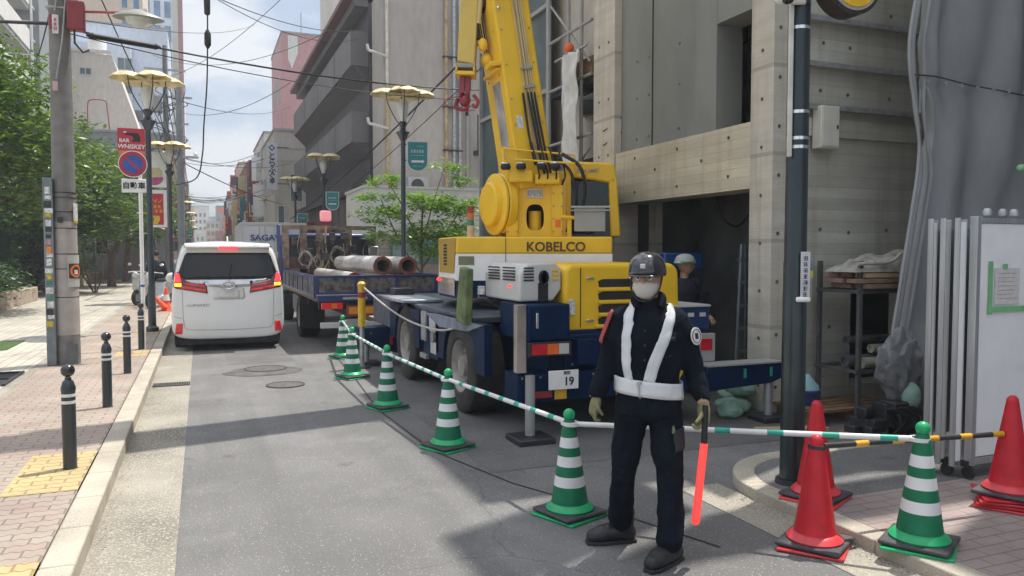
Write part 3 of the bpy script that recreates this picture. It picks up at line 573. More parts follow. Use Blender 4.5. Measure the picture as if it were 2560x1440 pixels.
MB().tube([(.33, -.1, 4.96), (.78, -.2, 4.97)], .018, 8).build('lamp_arm', mat('arm_red', (.35, .05, .06), .5), up)
lm = MB(); lm.lathe([(.015, .10), (.05, .09), (.25, .0), (.27, -.03)], (1.02, -.24, 4.93), 28, M=Matrix.Diagonal((1.25, .8, 1, 1))); lm.lathe([(.045, 0), (.09, -.35)], (.78, -.2, 4.95), 12, M=Matrix.Rotation(R(-95), 4, 'Y'))
lm.build('lamp_shade', mat('shade_grey_green', (.24, .25, .22), .4, var=.1), up)
MB().lathe([(.17, 0), (.15, -.07), (.08, -.11), (.01, -.12)], (1.04, -.24, 4.90), 20, M=Matrix.Diagonal((1.2, .8, 1, 1))).build('lamp_glass', mat('lamp_glass', (.55, .56, .52), .15, spec=.8), up)
tg = MB().box(-.065, .015, -.185, -.165, 4.60, 4.86).build('tag', mat('tag_white', (.6, .56, .57), .5), up, bevel=.03); MB().box(-.1, -.066, -.17, -.15, 4.66, 4.86).build('tag_backing', C_['redd'], up)
strokes(tg, C_['redd'], -.025, 4.79, 3, .055, -.186, seed=4)
MB().tube(smoothpath([(.02, -.15, 5.4), (-.01, -.17, 5.05), (-.03, -.18, 4.92)]), .012, 6).build('strut_rope', C_['grey'], up)
MB().tube([(.12, -.16, 5.3), (.05, -.175, 4.5), (-.03, -.18, 3.98)], .012, 6).build('stay_wire', C_['grey'], up)
MB().box(-.075, -.01, -.195, -.172, 3.82, 3.95).build('tag', mat('tag_faded', (.5, .36, .36), .6), up, bevel=.02)
for z in (4.96, 5.1, 5.5): MB().box(-.155, .155, -.155, .15, z, z+.03).build('clamp_band', C_['steel'], up, bevel=.02)
MB().box(-1.0, 1.0, -.05, .05, 6.2, 6.3).build('crossarm', C_['steel'], up)
# ---- umbrella street lamps
glassb = mat('globe_glass', (.62, .63, .60), .12, var=.05, spec=.8)
def umb_lamp(loc, label):
    t = thing('street_lamp', label, 'street lamp', loc, group='umbrella shaded street lamps')
    MB().lathe([(.12, 0), (.12, .08), (.075, .12), (.07, .9), (.055, .95), (.05, 3.9), (.05, 4.16)], n=20).build('post', C_['polem'], t)
    MB().lathe([(.05, 4.0), (.13, 4.16), (.15, 4.2), (.09, 4.24), (.06, 4.30), (.10, 4.38), (.08, 4.42)], n=20).build('collar', C_['polem'], t)
    MB().lathe([(.05, 4.42), (.07, 4.46), (.115, 4.60), (.135, 4.72), (.11, 4.84), (.05, 4.90), (.01, 4.91)], n=24).build('globe', glassb, t)
    for k in range(4):
        a = R(20+90*k); cx, cy = .36*math.cos(a), .36*math.sin(a); mb = MB()
        ns = 8
        rings = []
        for rr2, zz in ((.0, .12), (.12, .11), (.24, .07), (.33, .0)):
            rings.append([(cx+rr2*math.cos(2*PI*j/16)*(1+.0*(j % 2)), cy+rr2*math.sin(2*PI*j/16), 4.98+zz-.018*(j % 2)*(rr2/.33)) for j in range(16)])
        vs = [p for r_ in rings for p in r_]; fs = [(i*16+j, i*16+(j+1) % 16, (i+1)*16+(j+1) % 16, (i+1)*16+j) for i in range(3) for j in range(16)]
        mb.add(vs, fs); o = mb.build('umbrella', C_['gold'], t, smooth=0); sm = o.modifiers.new('s', 'SOLIDIFY'); sm.thickness = .018
        MB().tube(smoothpath([(.07*math.cos(a), .07*math.sin(a), 4.35), (.2*math.cos(a), .2*math.sin(a), 4.55), (.32*math.cos(a), .32*math.sin(a), 4.8), (cx, cy, 5.06)], 4), .011, 6).build('arm', C_['dk'], t)
    return t
sl0 = umb_lamp((-.93, 17.0, .118), 'umbrella street lamp on the left pavement carrying the red bar banner')
lamps = [((-.88, 27.0), 'second umbrella street lamp on the left beside the shop banners'), ((-.95, 57.0), 'third umbrella street lamp on the left over the minivan roof'), ((-.95, 72), 'fourth umbrella street lamp on the left'), ((-.95, 90), 'fifth umbrella street lamp on the left'), ((-.95, 112), 'farthest umbrella street lamp on the left'),
         ((4.09, 16.4), 'nearest umbrella street lamp on the right with a teal shield sign'), ((4.1, 28.1), 'second umbrella street lamp on the right before the dark brown building'), ((4.1, 37), 'third umbrella street lamp on the right'), ((4.15, 52), 'fourth umbrella street lamp on the right'), ((4.15, 68), 'fifth umbrella street lamp on the right'), ((4.15, 84), 'farthest umbrella street lamp on the right')]
for (x, y), lb in lamps: dup(sl0, (x, y, .1), R(rs.uniform(-30, 30)), lb)
# teal shield signs hanging from lamps
def shield(loc, label, rz=0):
    t = thing('shield_sign', label, 'hanging sign', loc, rz, group='teal shield signs on the right hand lamp posts')
    def sh(w_, h, off=0):
        pts = [(-w_, h), (w_, h)]+[(w_*math.cos(a), -h*.35+w_*math.sin(a)*.95) for a in [-PI*i/14 for i in range(0, 15)]]
        return pts
    MB().prism(sh(.235, .33), -.02, .02, 'Y').build('frame', C_['lgrey'], t, smooth=0)
    MB().prism(sh(.205, .305), -.024, -.0205, 'Y').build('face', C_['teal'], t, smooth=0)
    lt = mat('sign_pale', (.30, .46, .46), .5)
    mb = MB(); mb.box(-.13, .10, -.027, -.0245, -.13, -.085); mb.prism([(.10, -.15), (.10, -.065), (.15, -.108)], -.027, -.0245, 'Y'); mb.build('arrow', C_['refl'], t, smooth=0)
    mb = MB()
    for i, x in enumerate((-.12, -.06, 0, .06, .115)): mb.box(x-.02, x+.02, -.027, -.0245, .08, .085+.05+.01*(i % 2)); mb.box(x-.004, x+.004, -.0275, -.0245, .06, .15)
    for i in range(9): mb.box(-.14+i*.033, -.14+i*.033+.02, -.027, -.0245, .012, .028)
    for i in range(5): mb.box(-.02+i*.033, i*.033, -.027, -.0245, .21, .225)
    for i in range(6): mb.box(-.09+i*.033, -.07+i*.033, -.027, -.0245, -.215, -.20)
    mb.build('print', lt, t, smooth=0); MB().box(-.27, -.2, -.008, .008, .24, .27).build('bracket', C_['dk'], t, smooth=0); MB().box(-.27, -.2, -.008, .008, -.1, -.07).build('bracket', C_['dk'], t, smooth=0)
    return t
s0 = shield((4.38, 16.3, 3.78), 'nearest teal shield sign with a white arrow in front of the beige wall', R(-12))
dup(s0, (4.39, 28.0, 3.55), R(-8), 'second teal shield sign on the lamp before the brown building'); dup(s0, (4.39, 36.8, 3.2), R(-8), 'third teal shield sign above the blue truck frame'); 
dup(s0, (-.66, 57, 3.0), R(-8), 'teal shield sign on the left hand lamp above the minivan roof')
# red bar banner
t = thing('bar_banner', 'red bar banner with a dark figure hanging from the left lamp post', 'banner', (-1.24, 17.0, 3.85))
pts = [(-.24, .30), (.25, .30), (.25, -.30)]+[(.25-.49*i/8, -.30-.16*math.sin(PI*(i/8)*.5+.3)) for i in range(1, 8)]+[(-.24, -.16)]
MB().prism([(-.24, .30), (.25, .30), (.25, -.42), (.0, -.50), (-.16, -.40), (-.24, -.16)], -.015, .015, 'Y').build('panel', mat('banner_red', (.45, .025, .05), .5, var=.06), t, smooth=0)
MB().prism([(-.235, -.14), (.245, -.14), (.245, -.41), (.0, -.49), (-.155, -.39), (-.235, -.16)], -.018, -.0155, 'Y').build('lower_band', mat('banner_orange', (.62, .20, .09), .5), t, smooth=0)
text('BAR', .10, C_['refl'], (-.12, -.019, .055), (PI/2, 0, 0), t, bold=True); text('WHISKEY', .115, C_['refl'], (.0, -.019, -.06), (PI/2, 0, 0), t, bold=True, shear=.2)
MB().prism([(-.11, .20), (-.04, .21), (.06, .215), (.13, .21), (.155, .15), (.17, .04), (.01, .04), (.05, .10), (.02, .15), (-.05, .165), (-.11, .17)], -.019, -.0155, 'Y').build('figure', C_['blk'], t, smooth=0)
MB().box(-.13, -.08, -.0195, -.0155, .21, .235).build('mark', C_['refl'], t, smooth=0)
for z in (.26, -.36): MB().box(.25, .32, -.01, .01, z, z+.03).build('bracket', C_['steel'], t, smooth=0)
# no-parking sign
t = thing('no_parking_sign', 'round blue and red no parking sign with a white plate on a thin white post', 'road sign', (-.90, 14.0, .118))
MB().lathe([(.03, 0), (.03, 3.2)], n=16).build('post', C_['white'], t); MB().lathe([(.033, 1.02), (.033, 1.06)], n=16).build('band', mat('band_blue', (.05, .15, .4), .5), t)
def disc(r, y0, y1, name, m, z=3.02, x=-.10): return MB().lathe([(r, y0), (r, y1)], (x, 0, z), 40, M=Matrix.Rotation(PI/2, 4, 'X')).build(name, m, t)
RZ = 0
disc(.215, .045, .055, 'rim', C_['white']); disc(.203, .055, .058, 'ring', mat('sign_red', (.42, .03, .06), .4), ); disc(.145, .058, .061, 'face', mat('sign_blue', (.02, .10, .42), .4))
o = t.children
mb = MB(Matrix.Translation((-.10, 0, 3.02)) @ Matrix.Rotation(R(45), 4, 'Y')); mb.box(-.16, .16, -.0645, -.061, -.021, .021); mb.build('slash', _m['sign_red'], t, smooth=0)
for ob in t.children:
    if ob.name.split('.')[0] in ('rim', 'ring', 'face'): ob.scale = (1, -1, 1) if False else (1, 1, 1)
pl = MB().box(-.27, .09, -.05, -.035, 2.56, 2.78).build('plate', C_['white'], t, bevel=.02); text('自動車', .115, C_['blk'], (-.09, -.0515, 2.665), (PI/2, 0, 0), pl, bold=True)
# shop banner signs beyond
t = thing('banner_sign', 'tall red sign with yellow lettering under a pink glass picture on the left', 'banner sign', (-1.3, 27.3, 2.62))
MB().box(-.27, .31, -.02, .02, -.1, 1.1).build('panel', C_['white'], t, smooth=0); MB().box(-.27, .21, -.024, -.0205, -.02, .98).build('face', mat('banner_red2', (.5, .02, .03), .5), t, smooth=0)
yt = mat('yellow_print', (.75, .5, .03), .5)
text('バイノ', .14, yt, (-.03, -.026, .74), (PI/2, 0, 0), t, bold=True, shear=.2); strokes(t, yt, -.05, .56, 2, .12, -.025, False, 5); strokes(t, yt, -.14, .42, 3, .12, -.025, False, 6)
MB().prism([(-.25, .0), (.02, .0), (.1, .14), (.08, .27), (-.25, .27)], -.027, -.0245, 'Y').build('arrow', yt, t, smooth=0); text('日', .12, C_['blk'], (-.12, -.0285, .15), (PI/2, 0, 0), t, bold=True)
t = thing('picture_sign', 'white sign with a round pink drink picture above the red banner', 'hanging sign', (-1.3, 27.25, 3.8))
MB().box(-.27, .31, -.02, .02, 0, 1.12).build('panel', C_['white'], t, smooth=0)
c_ = [(.26*math.cos(PI+PI*i/12)-.04, .30+.24*math.sin(PI+PI*i/12)) for i in range(13)]
MB().prism(c_+[(.22, .32), (-.30+.03, .32)], -.025, -.0205, 'Y').build('picture', mat('drink_pink', (.48, .07, .22), .4, var=.25, sc=6), t, smooth=0)
MB().prism([(-.25, .33), (.20, .33), (.20, .52), (.1, .62), (-.25, .62)], -.025, -.0205, 'Y').build('picture_top', C_['gold'], t, smooth=0); strokes(t, C_['dk'], -.14, .95, 1, .14, -.0215, seed=8)
# grey steel pole beyond
t = thing('steel_pole', 'tall plain grey steel pole between the left lamps', 'pole', (-.62, 29.5, .118)); MB().lathe([(.13, 0), (.12, 3), (.10, 7.5)], n=20).build('shaft', mat('pole_grey', (.20, .22, .24), .5, var=.1), t)
MB().box(-.6, .6, -.04, .04, 4.9, 4.98).build('crossarm', C_['steel'], t)
for i in range(3): MB().lathe([(.05, 5.0+i*.0), (.07, 5.05), (.04, 5.12)], (-.5+i*.5, 0, 0), 10).build('insulator', C_['white'], t)
t = thing('thin_post', 'thin pale post in front of the grey plaza building', 'post', (-3.05, 47.5, .118)); MB().lathe([(.05, 0), (.05, 3.2), (.03, 3.3)], n=12).build('shaft', C_['lgrey'], t); MB().lathe([(.09, 0), (.09, .06)], n=12).build('base', C_['grey'], t)
# hazard cones beyond the lamp post and the parked scooters
def scooter(loc, rz, label, m):
    t = thing('scooter', label, 'scooter', loc, rz, group='scooters parked behind the left lamp post')
    for y_, nm in ((-.6, 'wheel'), (.62, 'wheel')):
        o = MB().lathe([(.14, -.04), (.2, -.05), (.235, -.02), (.235, .02), (.2, .05), (.14, .04)], (0, y_, .235), 24, M=Matrix.Rotation(PI/2, 4, 'Y')).build(nm, C_['blk'], t); MB().lathe([(.13, -.045), (.13, .045)], (0, y_, .235), 16, M=Matrix.Rotation(PI/2, 4, 'Y')).build('rim', C_['steel'], o)
    MB().prism([(-.9, .55), (-.8, .78), (-.1, .74), (-.05, .35), (.35, .30), (.55, .62), (.62, .98), (.68, .95), (.66, .5), (.45, .22), (-.1, .22), (-.7, .42)], -.13, .13, 'X').build('body', m, t, bevel=.05)
    MB().prism([(-.85, .78), (-.75, .86), (-.12, .83), (-.08, .74)], -.13, .13, 'X').build('seat', C_['blk'], t, bevel=.03)
    MB().tube([(-.34, .5, 1.0), (-.1, .58, 1.03), (.1, .58, 1.03), (.34, .5, 1.0)], .016, 8).build('handlebar', C_['chrome'], t); MB().sph((0, .68, .93), .09, 14, sc=(1, .5, 1)).build('headlight', C_['refl'], t)
    for x in (-.3, .3): MB().tube([(x*.8, .52, 1.0), (x, .5, 1.2)], .007, 5).build('mirror_stem', C_['blk'], t); MB().sph((x, .5, 1.24), .06, 12, sc=(1, .3, .7)).build('mirror', C_['chrome'], t)
    MB().box(-.08, .08, -.94, -.9, .5, .6).build('number_plate', C_['white'], t); MB().sph((0, -.9, .68), .06, 12, sc=(1.6, .5, .8)).build('tail_light', C_['red'], t); return t
sc0 = scooter((-1.15, 24.6, .118), R(160), 'silver and white scooter parked nearest behind the left lamp post', mat('scooter_silver', (.5, .5, .5), .3, .3, coat=.5))
dup(sc0, (-1.5, 26.2, .118), R(150), 'scooter parked farther back behind the dark clothed rider')
# ================================================================== RIGHT CORNER POLE
t = thing('corner_pole', 'thick dark green pole with camera and plates at the right corner', 'pole', (3.85, 4.245, .077))
MB().lathe([(.084, 0), (.079, 1.55), (.075, 1.57), (.073, 3.4), (.07, 5.2)], n=32).build('shaft', mat('pole_dark_green', (.012, .026, .030), .38, .1, var=.25, sc=3, coat=.4, grime=.3), t)
MB().lathe([(.115, 0), (.11, .03)], n=24).build('base_ring', C_['dk'], t)
for z in (2.34, 2.40, 2.58, 3.15, 3.32): MB().lathe([(.077, z), (.078, z+.022)], n=28).build('steel_band', C_['chrome'], t)
XF = Matrix.Rotation(-YAW, 4, 'Z')
MB(XF).box(-.092, -.060, -.075, -.045, 2.28, 3.46).build('conduit', mat('conduit_white', (.55, .55, .50), .5), t, bevel=.008)
MB(XF).box(-.09, .01, -.10, -.075, 3.30, 3.5).build('camera_bracket', mat('bracket_cream', (.55, .53, .46), .5), t, bevel=.01)
cm = MB(XF); cm.sph((-.165, -.14, 3.34), .065, 24, sc=(1, 1, .85)); cm.build('camera_housing', C_['vanw'], t); MB(XF).sph((-.145, -.185, 3.315), .042, 20).build('camera_dome', C_['blkg'], t)
for n_, x0, x1, z0, z1, mm, yy in (('plate', .0, .066, 1.31, 1.63, mat('plate_white', (.55, .56, .6), .5), -.10), ('plate', .075, .11, 1.30, 1.60, mat('plate_grey', (.22, .24, .23), .5, var=.3, sc=30), -.03)):
    pp = MB(XF).box(x0, x1, yy-.006, yy, z0, z1).build(n_, mm, t, bevel=.003)
strokes(t, C_['dk'], .033, 1.585, 7, .037, -.107, True, 3, XF)
MB(XF).box(.078, .11, -.039, -.036, 1.45, 1.50).build('yellow_mark', mat('mark_yellow', (.5, .45, .05), .5), t); MB(XF).box(-.03, .068, -.125, -.09, 1.285, 1.32).build('plate_clip', C_['white'], t, bevel=.012)
t2 = thing('round_sign', 'round yellow sign with dark rim jutting from the top of the corner pole', 'round sign', (4.12, 4.10, 3.56), -YAW+R(22))
MB().lathe([(.25, -.06), (.25, .07)], n=48, M=Matrix.Rotation(PI/2, 4, 'X')).build('rim', mat('rim_brown', (.03, .022, .02), .5), t2); MB().lathe([(.222, .0705), (.222, .078)], n=48, M=Matrix.Rotation(PI/2, 4, 'X')).build('ring', mat('ring_beige', (.42, .38, .33), .5), t2)
MB().lathe([(.20, .0785), (.20, .085)], n=48, M=Matrix.Rotation(PI/2, 4, 'X')).build('face', mat('face_yellow', (.85, .52, .02), .4), t2); MB().box(-.3, -.2, .0-.04, .0, .0, .04).build('bracket', C_['steel'], t2)
# yellow barrier post with rope
t = thing('barrier_post', 'yellow topped barrier post on a thin grey stand behind the green cones', 'post', (2.18, 11.3, 0))
MB().lathe([(.055, .62), (.055, 1.2), (.062, 1.21), (.062, 1.25), (.03, 1.28)], n=20).build('post', mat('post_yellow', (.66, .42, .02), .45, var=.08), t); MB().lathe([(.035, 0), (.035, .63)], n=16).build('stand', C_['steel'], t); MB().lathe([(.13, 0), (.12, .03)], n=20).build('base', C_['dk'], t)
MB().lathe([(.0565, 1.04), (.0565, 1.12)], n=20).build('band', C_['redd'], t)
mb = MB().tube(smoothpath([(2.2, 11.3, 1.2), (2.35, 10.6, .98), (2.45, 9.9, .85), (2.48, 9.2, .81), (2.50, 8.4, .82), (2.5, 7.9, .88)], 8), .013, 8)
mb.build('rope', mat('rope_white', (.45, .42, .38), .8, var=.2, sc=60), label='pale rope sagging from the yellow post along the crane side', cat='rope')
# ================================================================== OVERHEAD CABLES
def cable(p0, p1, sag, r, label, m=None, name='overhead_cable', n=24):
    p0 = Vector(p0); p1 = Vector(p1); pts = [p0.lerp(p1, i/n)-Vector((0, 0, sag*4*(i/n)*(1-i/n))) for i in range(n+1)]
    return MB().tube(pts, r, 6).build(name, m or C_['cabl'], label=label, cat='cable', smooth=60)
cable((-9, 14.5, 5.40), (-1.78, 12.5, 4.90), .12, .024, 'thick black cable running into the utility pole from the left edge')
c1 = cable((-1.78, 12.5, 4.86), (12, 20.5, 6.9), .55, .016, 'long black cable crossing the street from the utility pole past the crane boom')
cable((-1.78, 12.5, 4.80), (12, 20.5, 6.7), .65, .008, 'thin wire just under the long street crossing cable')
sp = thing('splice_box', 'long black splice sleeve on the cable right of the utility pole', 'cable splice', (-1.0, 12.95, 4.84))
MB().tube([(-.42, -.24, -.01), (.42, .24, .03)], .042, 12).build('sleeve', C_['cabl'], sp); MB().tube([(-.47, -.27, -.012), (-.40, -.23, -.01)], [.02, .05], 10).build('end_cap', C_['cabl'], sp); MB().tube([(.40, .23, .03), (.47, .27, .035)], [.05, .02], 10).build('end_cap', C_['cabl'], sp)
vc = MB(); vc.tube(smoothpath([(.17, 13.05, 7.5), (.16, 13.05, 5.6), (.15, 13.05, 4.9), (.13, 13.1, 4.3), (.08, 13.3, 3.75), (.05, 13.6, 3.3), (-.05, 14.0, 2.95), (-.4, 15.0, 2.9)], 8), .011, 6)
vc.build('hanging_cable', C_['cabl'], label='black cable hanging straight down over the street centre', cat='cable')
cl_ = thing('cable_joint', 'two black spindle shaped joints on the hanging street cable', 'cable joint', (.155, 13.05, 5.05))
MB().lathe([(.012, -.17), (.045, -.12), (.05, -.1), (.05, .06), (.015, .13)], n=14).build('joint', C_['cabl'], cl_); MB().lathe([(.03, .35), (.045, .37), (.05, .65), (.03, .75)], n=14).build('joint', C_['cabl'], cl_)
W = [((-1.6, 12.6, 6.2), (-.62, 29.5, 5.1), .25, .012, 'sagging cable between the utility pole and the grey steel pole'), ((-1.5, 12.6, 6.3), (5.3, 27, 9.4), .5, .010, 'upper wire from the utility pole to the brown building eave'),
     ((-1.4, 12.6, 6.6), (5.2, 26.5, 9.0), .75, .008, 'second upper wire sagging toward the brown building eave'), ((-.62, 29.5, 5.05), (4.7, 44, 6.6), .3, .013, 'wire from the grey steel pole over to the brown building end'),
     ((-.6, 29.5, 4.9), (4.3, 45, 4.4), .15, .018, 'low cable crossing above the delivery truck'), ((-1.2, 60, 8.2), (4.6, 52, 8.0), .5, .02, 'far thin cable crossing the street under the clouds'),
     ((-1.0, 70, 9.5), (4.6, 58, 9.2), .7, .02, 'far upper cable crossing the street'), ((-1.3, 62, 12), (4.7, 44, 11), .8, .018, 'high wire from the grey tower to the pink building'),
     ((-1.8, 12.4, 5.5), (-9, 8, 7.5), .2, .010, 'wire leaving the utility pole toward the lower left building'), ((5.55, 15.6, 6.15), (4.2, 40, 3.4), .25, .026, 'thick dark cable sloping down past the nearest right lamp'),
     ((5.55, 15.5, 5.6), (4.3, 38, 3.1), .3, .011, 'thin cable just below the thick sloping one on the right'), ((5.42, 9.9, 3.25), (12, -3.0, 11), .1, .008, 'thin wire crossing the bare concrete wall'),
     ((5.42, 9.9, 3.45), (12, -3.0, 11.6), .1, .008, 'second thin wire crossing the bare concrete wall'), ((-2.2, 60, 14), (5, 30, 13.5), .9, .014, 'highest wire across the bright sky'), ((-2.2, 46, 12.3), (4.8, 30, 10.2), .9, .012, 'slack wire across the sky toward the eave'),
     ((-1.7, 12.5, 5.0), (2.6, 40, 12.8), .3, .008, 'faint wire rising over the street centre'), ((-1.0, 30, 7.2), (6.6, 62, 13), .6, .014, 'faint wire sloping down toward the pink building'), ((-1.7, 12.4, 5.9), (-6.2, 36, 9.0), .4, .014, 'wire running back from the utility pole to the white apartment block')]
for a in W: cable(*a)
# roadside cable bundle on the left far poles
t = thing('utility_pole', 'far concrete utility pole tangled with wires above the left lamp', 'utility pole', (-1.6, 45, .118)); MB().lathe([(.16, 0), (.14, 6), (.11, 12.5)], n=16).build('pole', C_['conc'], t)
for z, w_ in ((8.4, 1.1), (9.8, 1.3), (11.2, 1.0)): MB().box(-w_, w_, -.05, .05, z, z+.1).build('crossarm', C_['steel'], t)
MB().lathe([(.28, 7.0), (.28, 7.8), (.1, 7.9)], (.45, 0, 0), 16).build('transformer', C_['grey'], t); MB().lathe([(.28, 9.0), (.28, 9.8), (.1, 9.9)], (-.45, 0, 0), 16).build('transformer', C_['grey'], t)
mb = MB(); rr = random.Random(2)
for k in range(12): z = rr.uniform(6.5, 11); mb.tube(smoothpath([(0, 0, z), (rr.uniform(-1, 1), rr.uniform(-.4, .4), z-rr.uniform(.2, 1)), (rr.uniform(-1.2, 1.2), 0, z-rr.uniform(0, 1.5)), (0, 0, z-1.5)]), .022, 5)
mb.build('wire_loops', C_['cabl'], t)
# ================================================================== RIGHT HAND BUILDINGS
def boardform(name, col, horiz=True, bh=.18, str_=.35):
    m = mat(name, col, .85, var=.08, sc=2.2, bump=.25, bsc=26, stretch=(.5, .5, 3) if horiz else (3, 3, .4), grime=.4, gsc=1.0, gcol=tuple(c*.72 for c in col)); t = m.node_tree; b = t.nodes['Principled BSDF']
    src = b.inputs['Base Color'].links[0].from_socket; co = [n for n in t.nodes if n.type == 'TEX_COORD'][0]
    sp_ = N(t, 'ShaderNodeSeparateXYZ'); t.links.new(co.outputs['Object'], sp_.inputs[0])
    ml = N(t, 'ShaderNodeMath', operation='DIVIDE'); ml.inputs[1].default_value = bh; t.links.new(sp_.outputs['Z'], ml.inputs[0])
    fl = N(t, 'ShaderNodeMath', operation='FLOOR'); t.links.new(ml.outputs[0], fl.inputs[0]); wn = N(t, 'ShaderNodeTexWhiteNoise', noise_dimensions='1D'); t.links.new(fl.outputs[0], wn.inputs['W'])
    mr = N(t, 'ShaderNodeMapRange'); mr.inputs['To Min'].default_value = 1-str_; mr.inputs['To Max'].default_value = 1+str_*.5; t.links.new(wn.outputs['Value'], mr.inputs[0])
    fr = N(t, 'ShaderNodeMath', operation='FRACT'); t.links.new(ml.outputs[0], fr.inputs[0]); gt = N(t, 'ShaderNodeMath', operation='GREATER_THAN'); gt.inputs[1].default_value = .05; t.links.new(fr.outputs[0], gt.inputs[0])
    m3 = N(t, 'ShaderNodeMapRange'); m3.inputs['To Min'].default_value = .72; t.links.new(gt.outputs[0], m3.inputs[0]); mm = N(t, 'ShaderNodeMath', operation='MULTIPLY'); t.links.new(mr.outputs[0], mm.inputs[0]); t.links.new(m3.outputs[0], mm.inputs[1])
    sc_ = N(t, 'ShaderNodeVectorMath', operation='SCALE'); t.links.new(src, sc_.inputs[0]); t.links.new(mm.outputs[0], sc_.inputs['Scale']); 
    mp2 = N(t, 'ShaderNodeMapping'); mp2.inputs['Scale'].default_value = (5, 5, .28); t.links.new(co.outputs['Object'], mp2.inputs[0]); ns = N(t, 'ShaderNodeTexNoise'); ns.inputs['Scale'].default_value = 1.1; ns.inputs['Detail'].default_value = 8; ns.inputs['Roughness'].default_value = .7; t.links.new(mp2.outputs[0], ns.inputs['Vector'])
    rs_ = N(t, 'ShaderNodeMapRange'); rs_.inputs['From Min'].default_value = .50; rs_.inputs['From Max'].default_value = .72; rs_.inputs['To Max'].default_value = .6; t.links.new(ns.outputs['Fac'], rs_.inputs[0])
    nb = N(t, 'ShaderNodeTexNoise'); nb.inputs['Scale'].default_value = .9; nb.inputs['Detail'].default_value = 10; nb.inputs['Roughness'].default_value = .72; t.links.new(co.outputs['Object'], nb.inputs['Vector']); rb_ = N(t, 'ShaderNodeMapRange'); rb_.inputs['From Min'].default_value = .42; rb_.inputs['From Max'].default_value = .66; rb_.inputs['To Max'].default_value = .45; t.links.new(nb.outputs['Fac'], rb_.inputs[0])
    xa = N(t, 'ShaderNodeMix', data_type='RGBA'); xa.inputs['B'].default_value = (col[0]*.50, col[1]*.47, col[2]*.40, 1); t.links.new(sc_.outputs[0], xa.inputs['A']); t.links.new(rs_.outputs[0], xa.inputs['Factor'])
    xb = N(t, 'ShaderNodeMix', data_type='RGBA'); xb.inputs['B'].default_value = (col[0]*.72, col[1]*.64, col[2]*.52, 1); t.links.new(xa.outputs['Result'], xb.inputs['A']); t.links.new(rb_.outputs[0], xb.inputs['Factor'])
    t.links.new(xb.outputs['Result'], b.inputs['Base Color']); return m
beamc = boardform('concrete_board_beam', (.60, .55, .43), True, .105, .12); wallc = boardform('concrete_board_wall', (.50, .50, .44), True, .12, .14); colc = boardform('concrete_column', (.56, .53, .46), True, .9, .03)
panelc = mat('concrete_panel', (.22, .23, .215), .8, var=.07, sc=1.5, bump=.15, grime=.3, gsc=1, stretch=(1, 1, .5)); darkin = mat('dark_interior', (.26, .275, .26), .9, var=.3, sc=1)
tiem = mat('tie_hole', (.20, .19, .17), .9)
cb = thing('concrete_building', 'bare board marked concrete building under construction beside the crane', 'building', (5.47, 6.4, 0))
def T5(mb): mb.xf = Matrix.Translation((-5.47, -6.4, 0)); return mb
B5 = lambda: T5(MB())
tie = lambda mb, pts, ax: [mb.lathe([(.022, -.001), (.022, .003), (.012, .003), (.012, -.001)], (x, y, z), 10, 1, M=Matrix.Rotation(PI/2, 4, 'X') if ax == 'Y' else Matrix.Rotation(-PI/2, 4, 'Y')) for x, y, z in pts]
mb = B5(); mb.box(5.47, 5.85, 6.72, 9.62, 2.39, 3.10); tie(mb, [(5.468, y_, z_) for y_, z_ in ((7.1, 2.55), (7.1, 2.98), (7.6, 2.78), (8.1, 2.98), (8.1, 2.52), (8.6, 2.78), (9.1, 2.98), (9.1, 2.52)) for _q in (0,)], 'X'); mb.build('beam', [beamc, tiem], cb, smooth=0)
mb = B5(); mb.box(5.45, 5.82, 6.36, 6.71, -.02, 4.6); tie(mb, [(5.448, 6.53, z_) for z_ in (.3, .8, 1.3, 1.8, 2.3, 2.8, 3.3, 3.8)]+[], 'X'); tie(mb, [(5.53, 6.357, z_) for z_ in (.3, .85, 1.4, 1.9, 2.5, 3.0, 3.5, 4.0)], 'Y'); mb.build('corner_column', [colc, tiem], cb, bevel=.012)
mb = B5(); mb.box(5.45, 5.85, 9.63, 10.25, -.02, 10); tie(mb, [(5.448, y_, z_) for y_ in (9.8, 10.08) for z_ in (2.3, 3.1, 3.9, 4.7)], 'X'); mb.build('column', [colc, tiem], cb, bevel=.012)
mb = B5(); mb.box(5.56, 5.85, 7.78, 9.62, 3.11, 10); tie(mb, [(5.558, y_, z_) for y_ in (8.2, 8.9, 9.2) for z_ in (3.25, 3.8, 4.3)], 'X'); mb.build('panel_wall', [panelc, tiem], cb, smooth=0)
for y_ in (8.8,): B5().box(5.545, 5.559, y_, y_+.010, 3.11, 6).build('panel_joint', C_['dk'], cb, smooth=0)
B5().box(5.49, 5.85, 7.36, 7.77, 3.11, 10).build('column', panelc, cb, smooth=0); B5().box(5.49, 5.85, 6.72, 7.355, 4.3, 10).build('lintel', panelc, cb, smooth=0)
mb = B5(); mb.box(5.83, 12, 6.42, 6.72, -.02, .25); mb.box(5.83, 6.6, 6.42, 6.72, .25, 10); mb.box(6.6, 12, 6.42, 6.72, 1.45, 10); mb.box(7.5, 12, 6.42, 6.72, .25, 1.45)
tie(mb, [(x_, 6.418, z_) for x_, z_ in ((6.15, 1.95), (6.55, 1.92), (6.12, 3.42), (6.5, 3.40), (6.15, 3.92), (6.52, 3.9), (7.1, 3.4), (7.1, 1.95), (6.3, .9), (7.1, 4.3)) for _q in (0,)], 'Y'); mb.build('side_wall', [wallc, tiem], cb, smooth=0)
B5().box(5.9, 12, 10.3, 10.6, 0, 10).build('rear_wall', darkin, cb, smooth=0); B5().box(11.7, 12, 6.73, 10.29, 0, 10).build('rear_wall', darkin, cb, smooth=0)
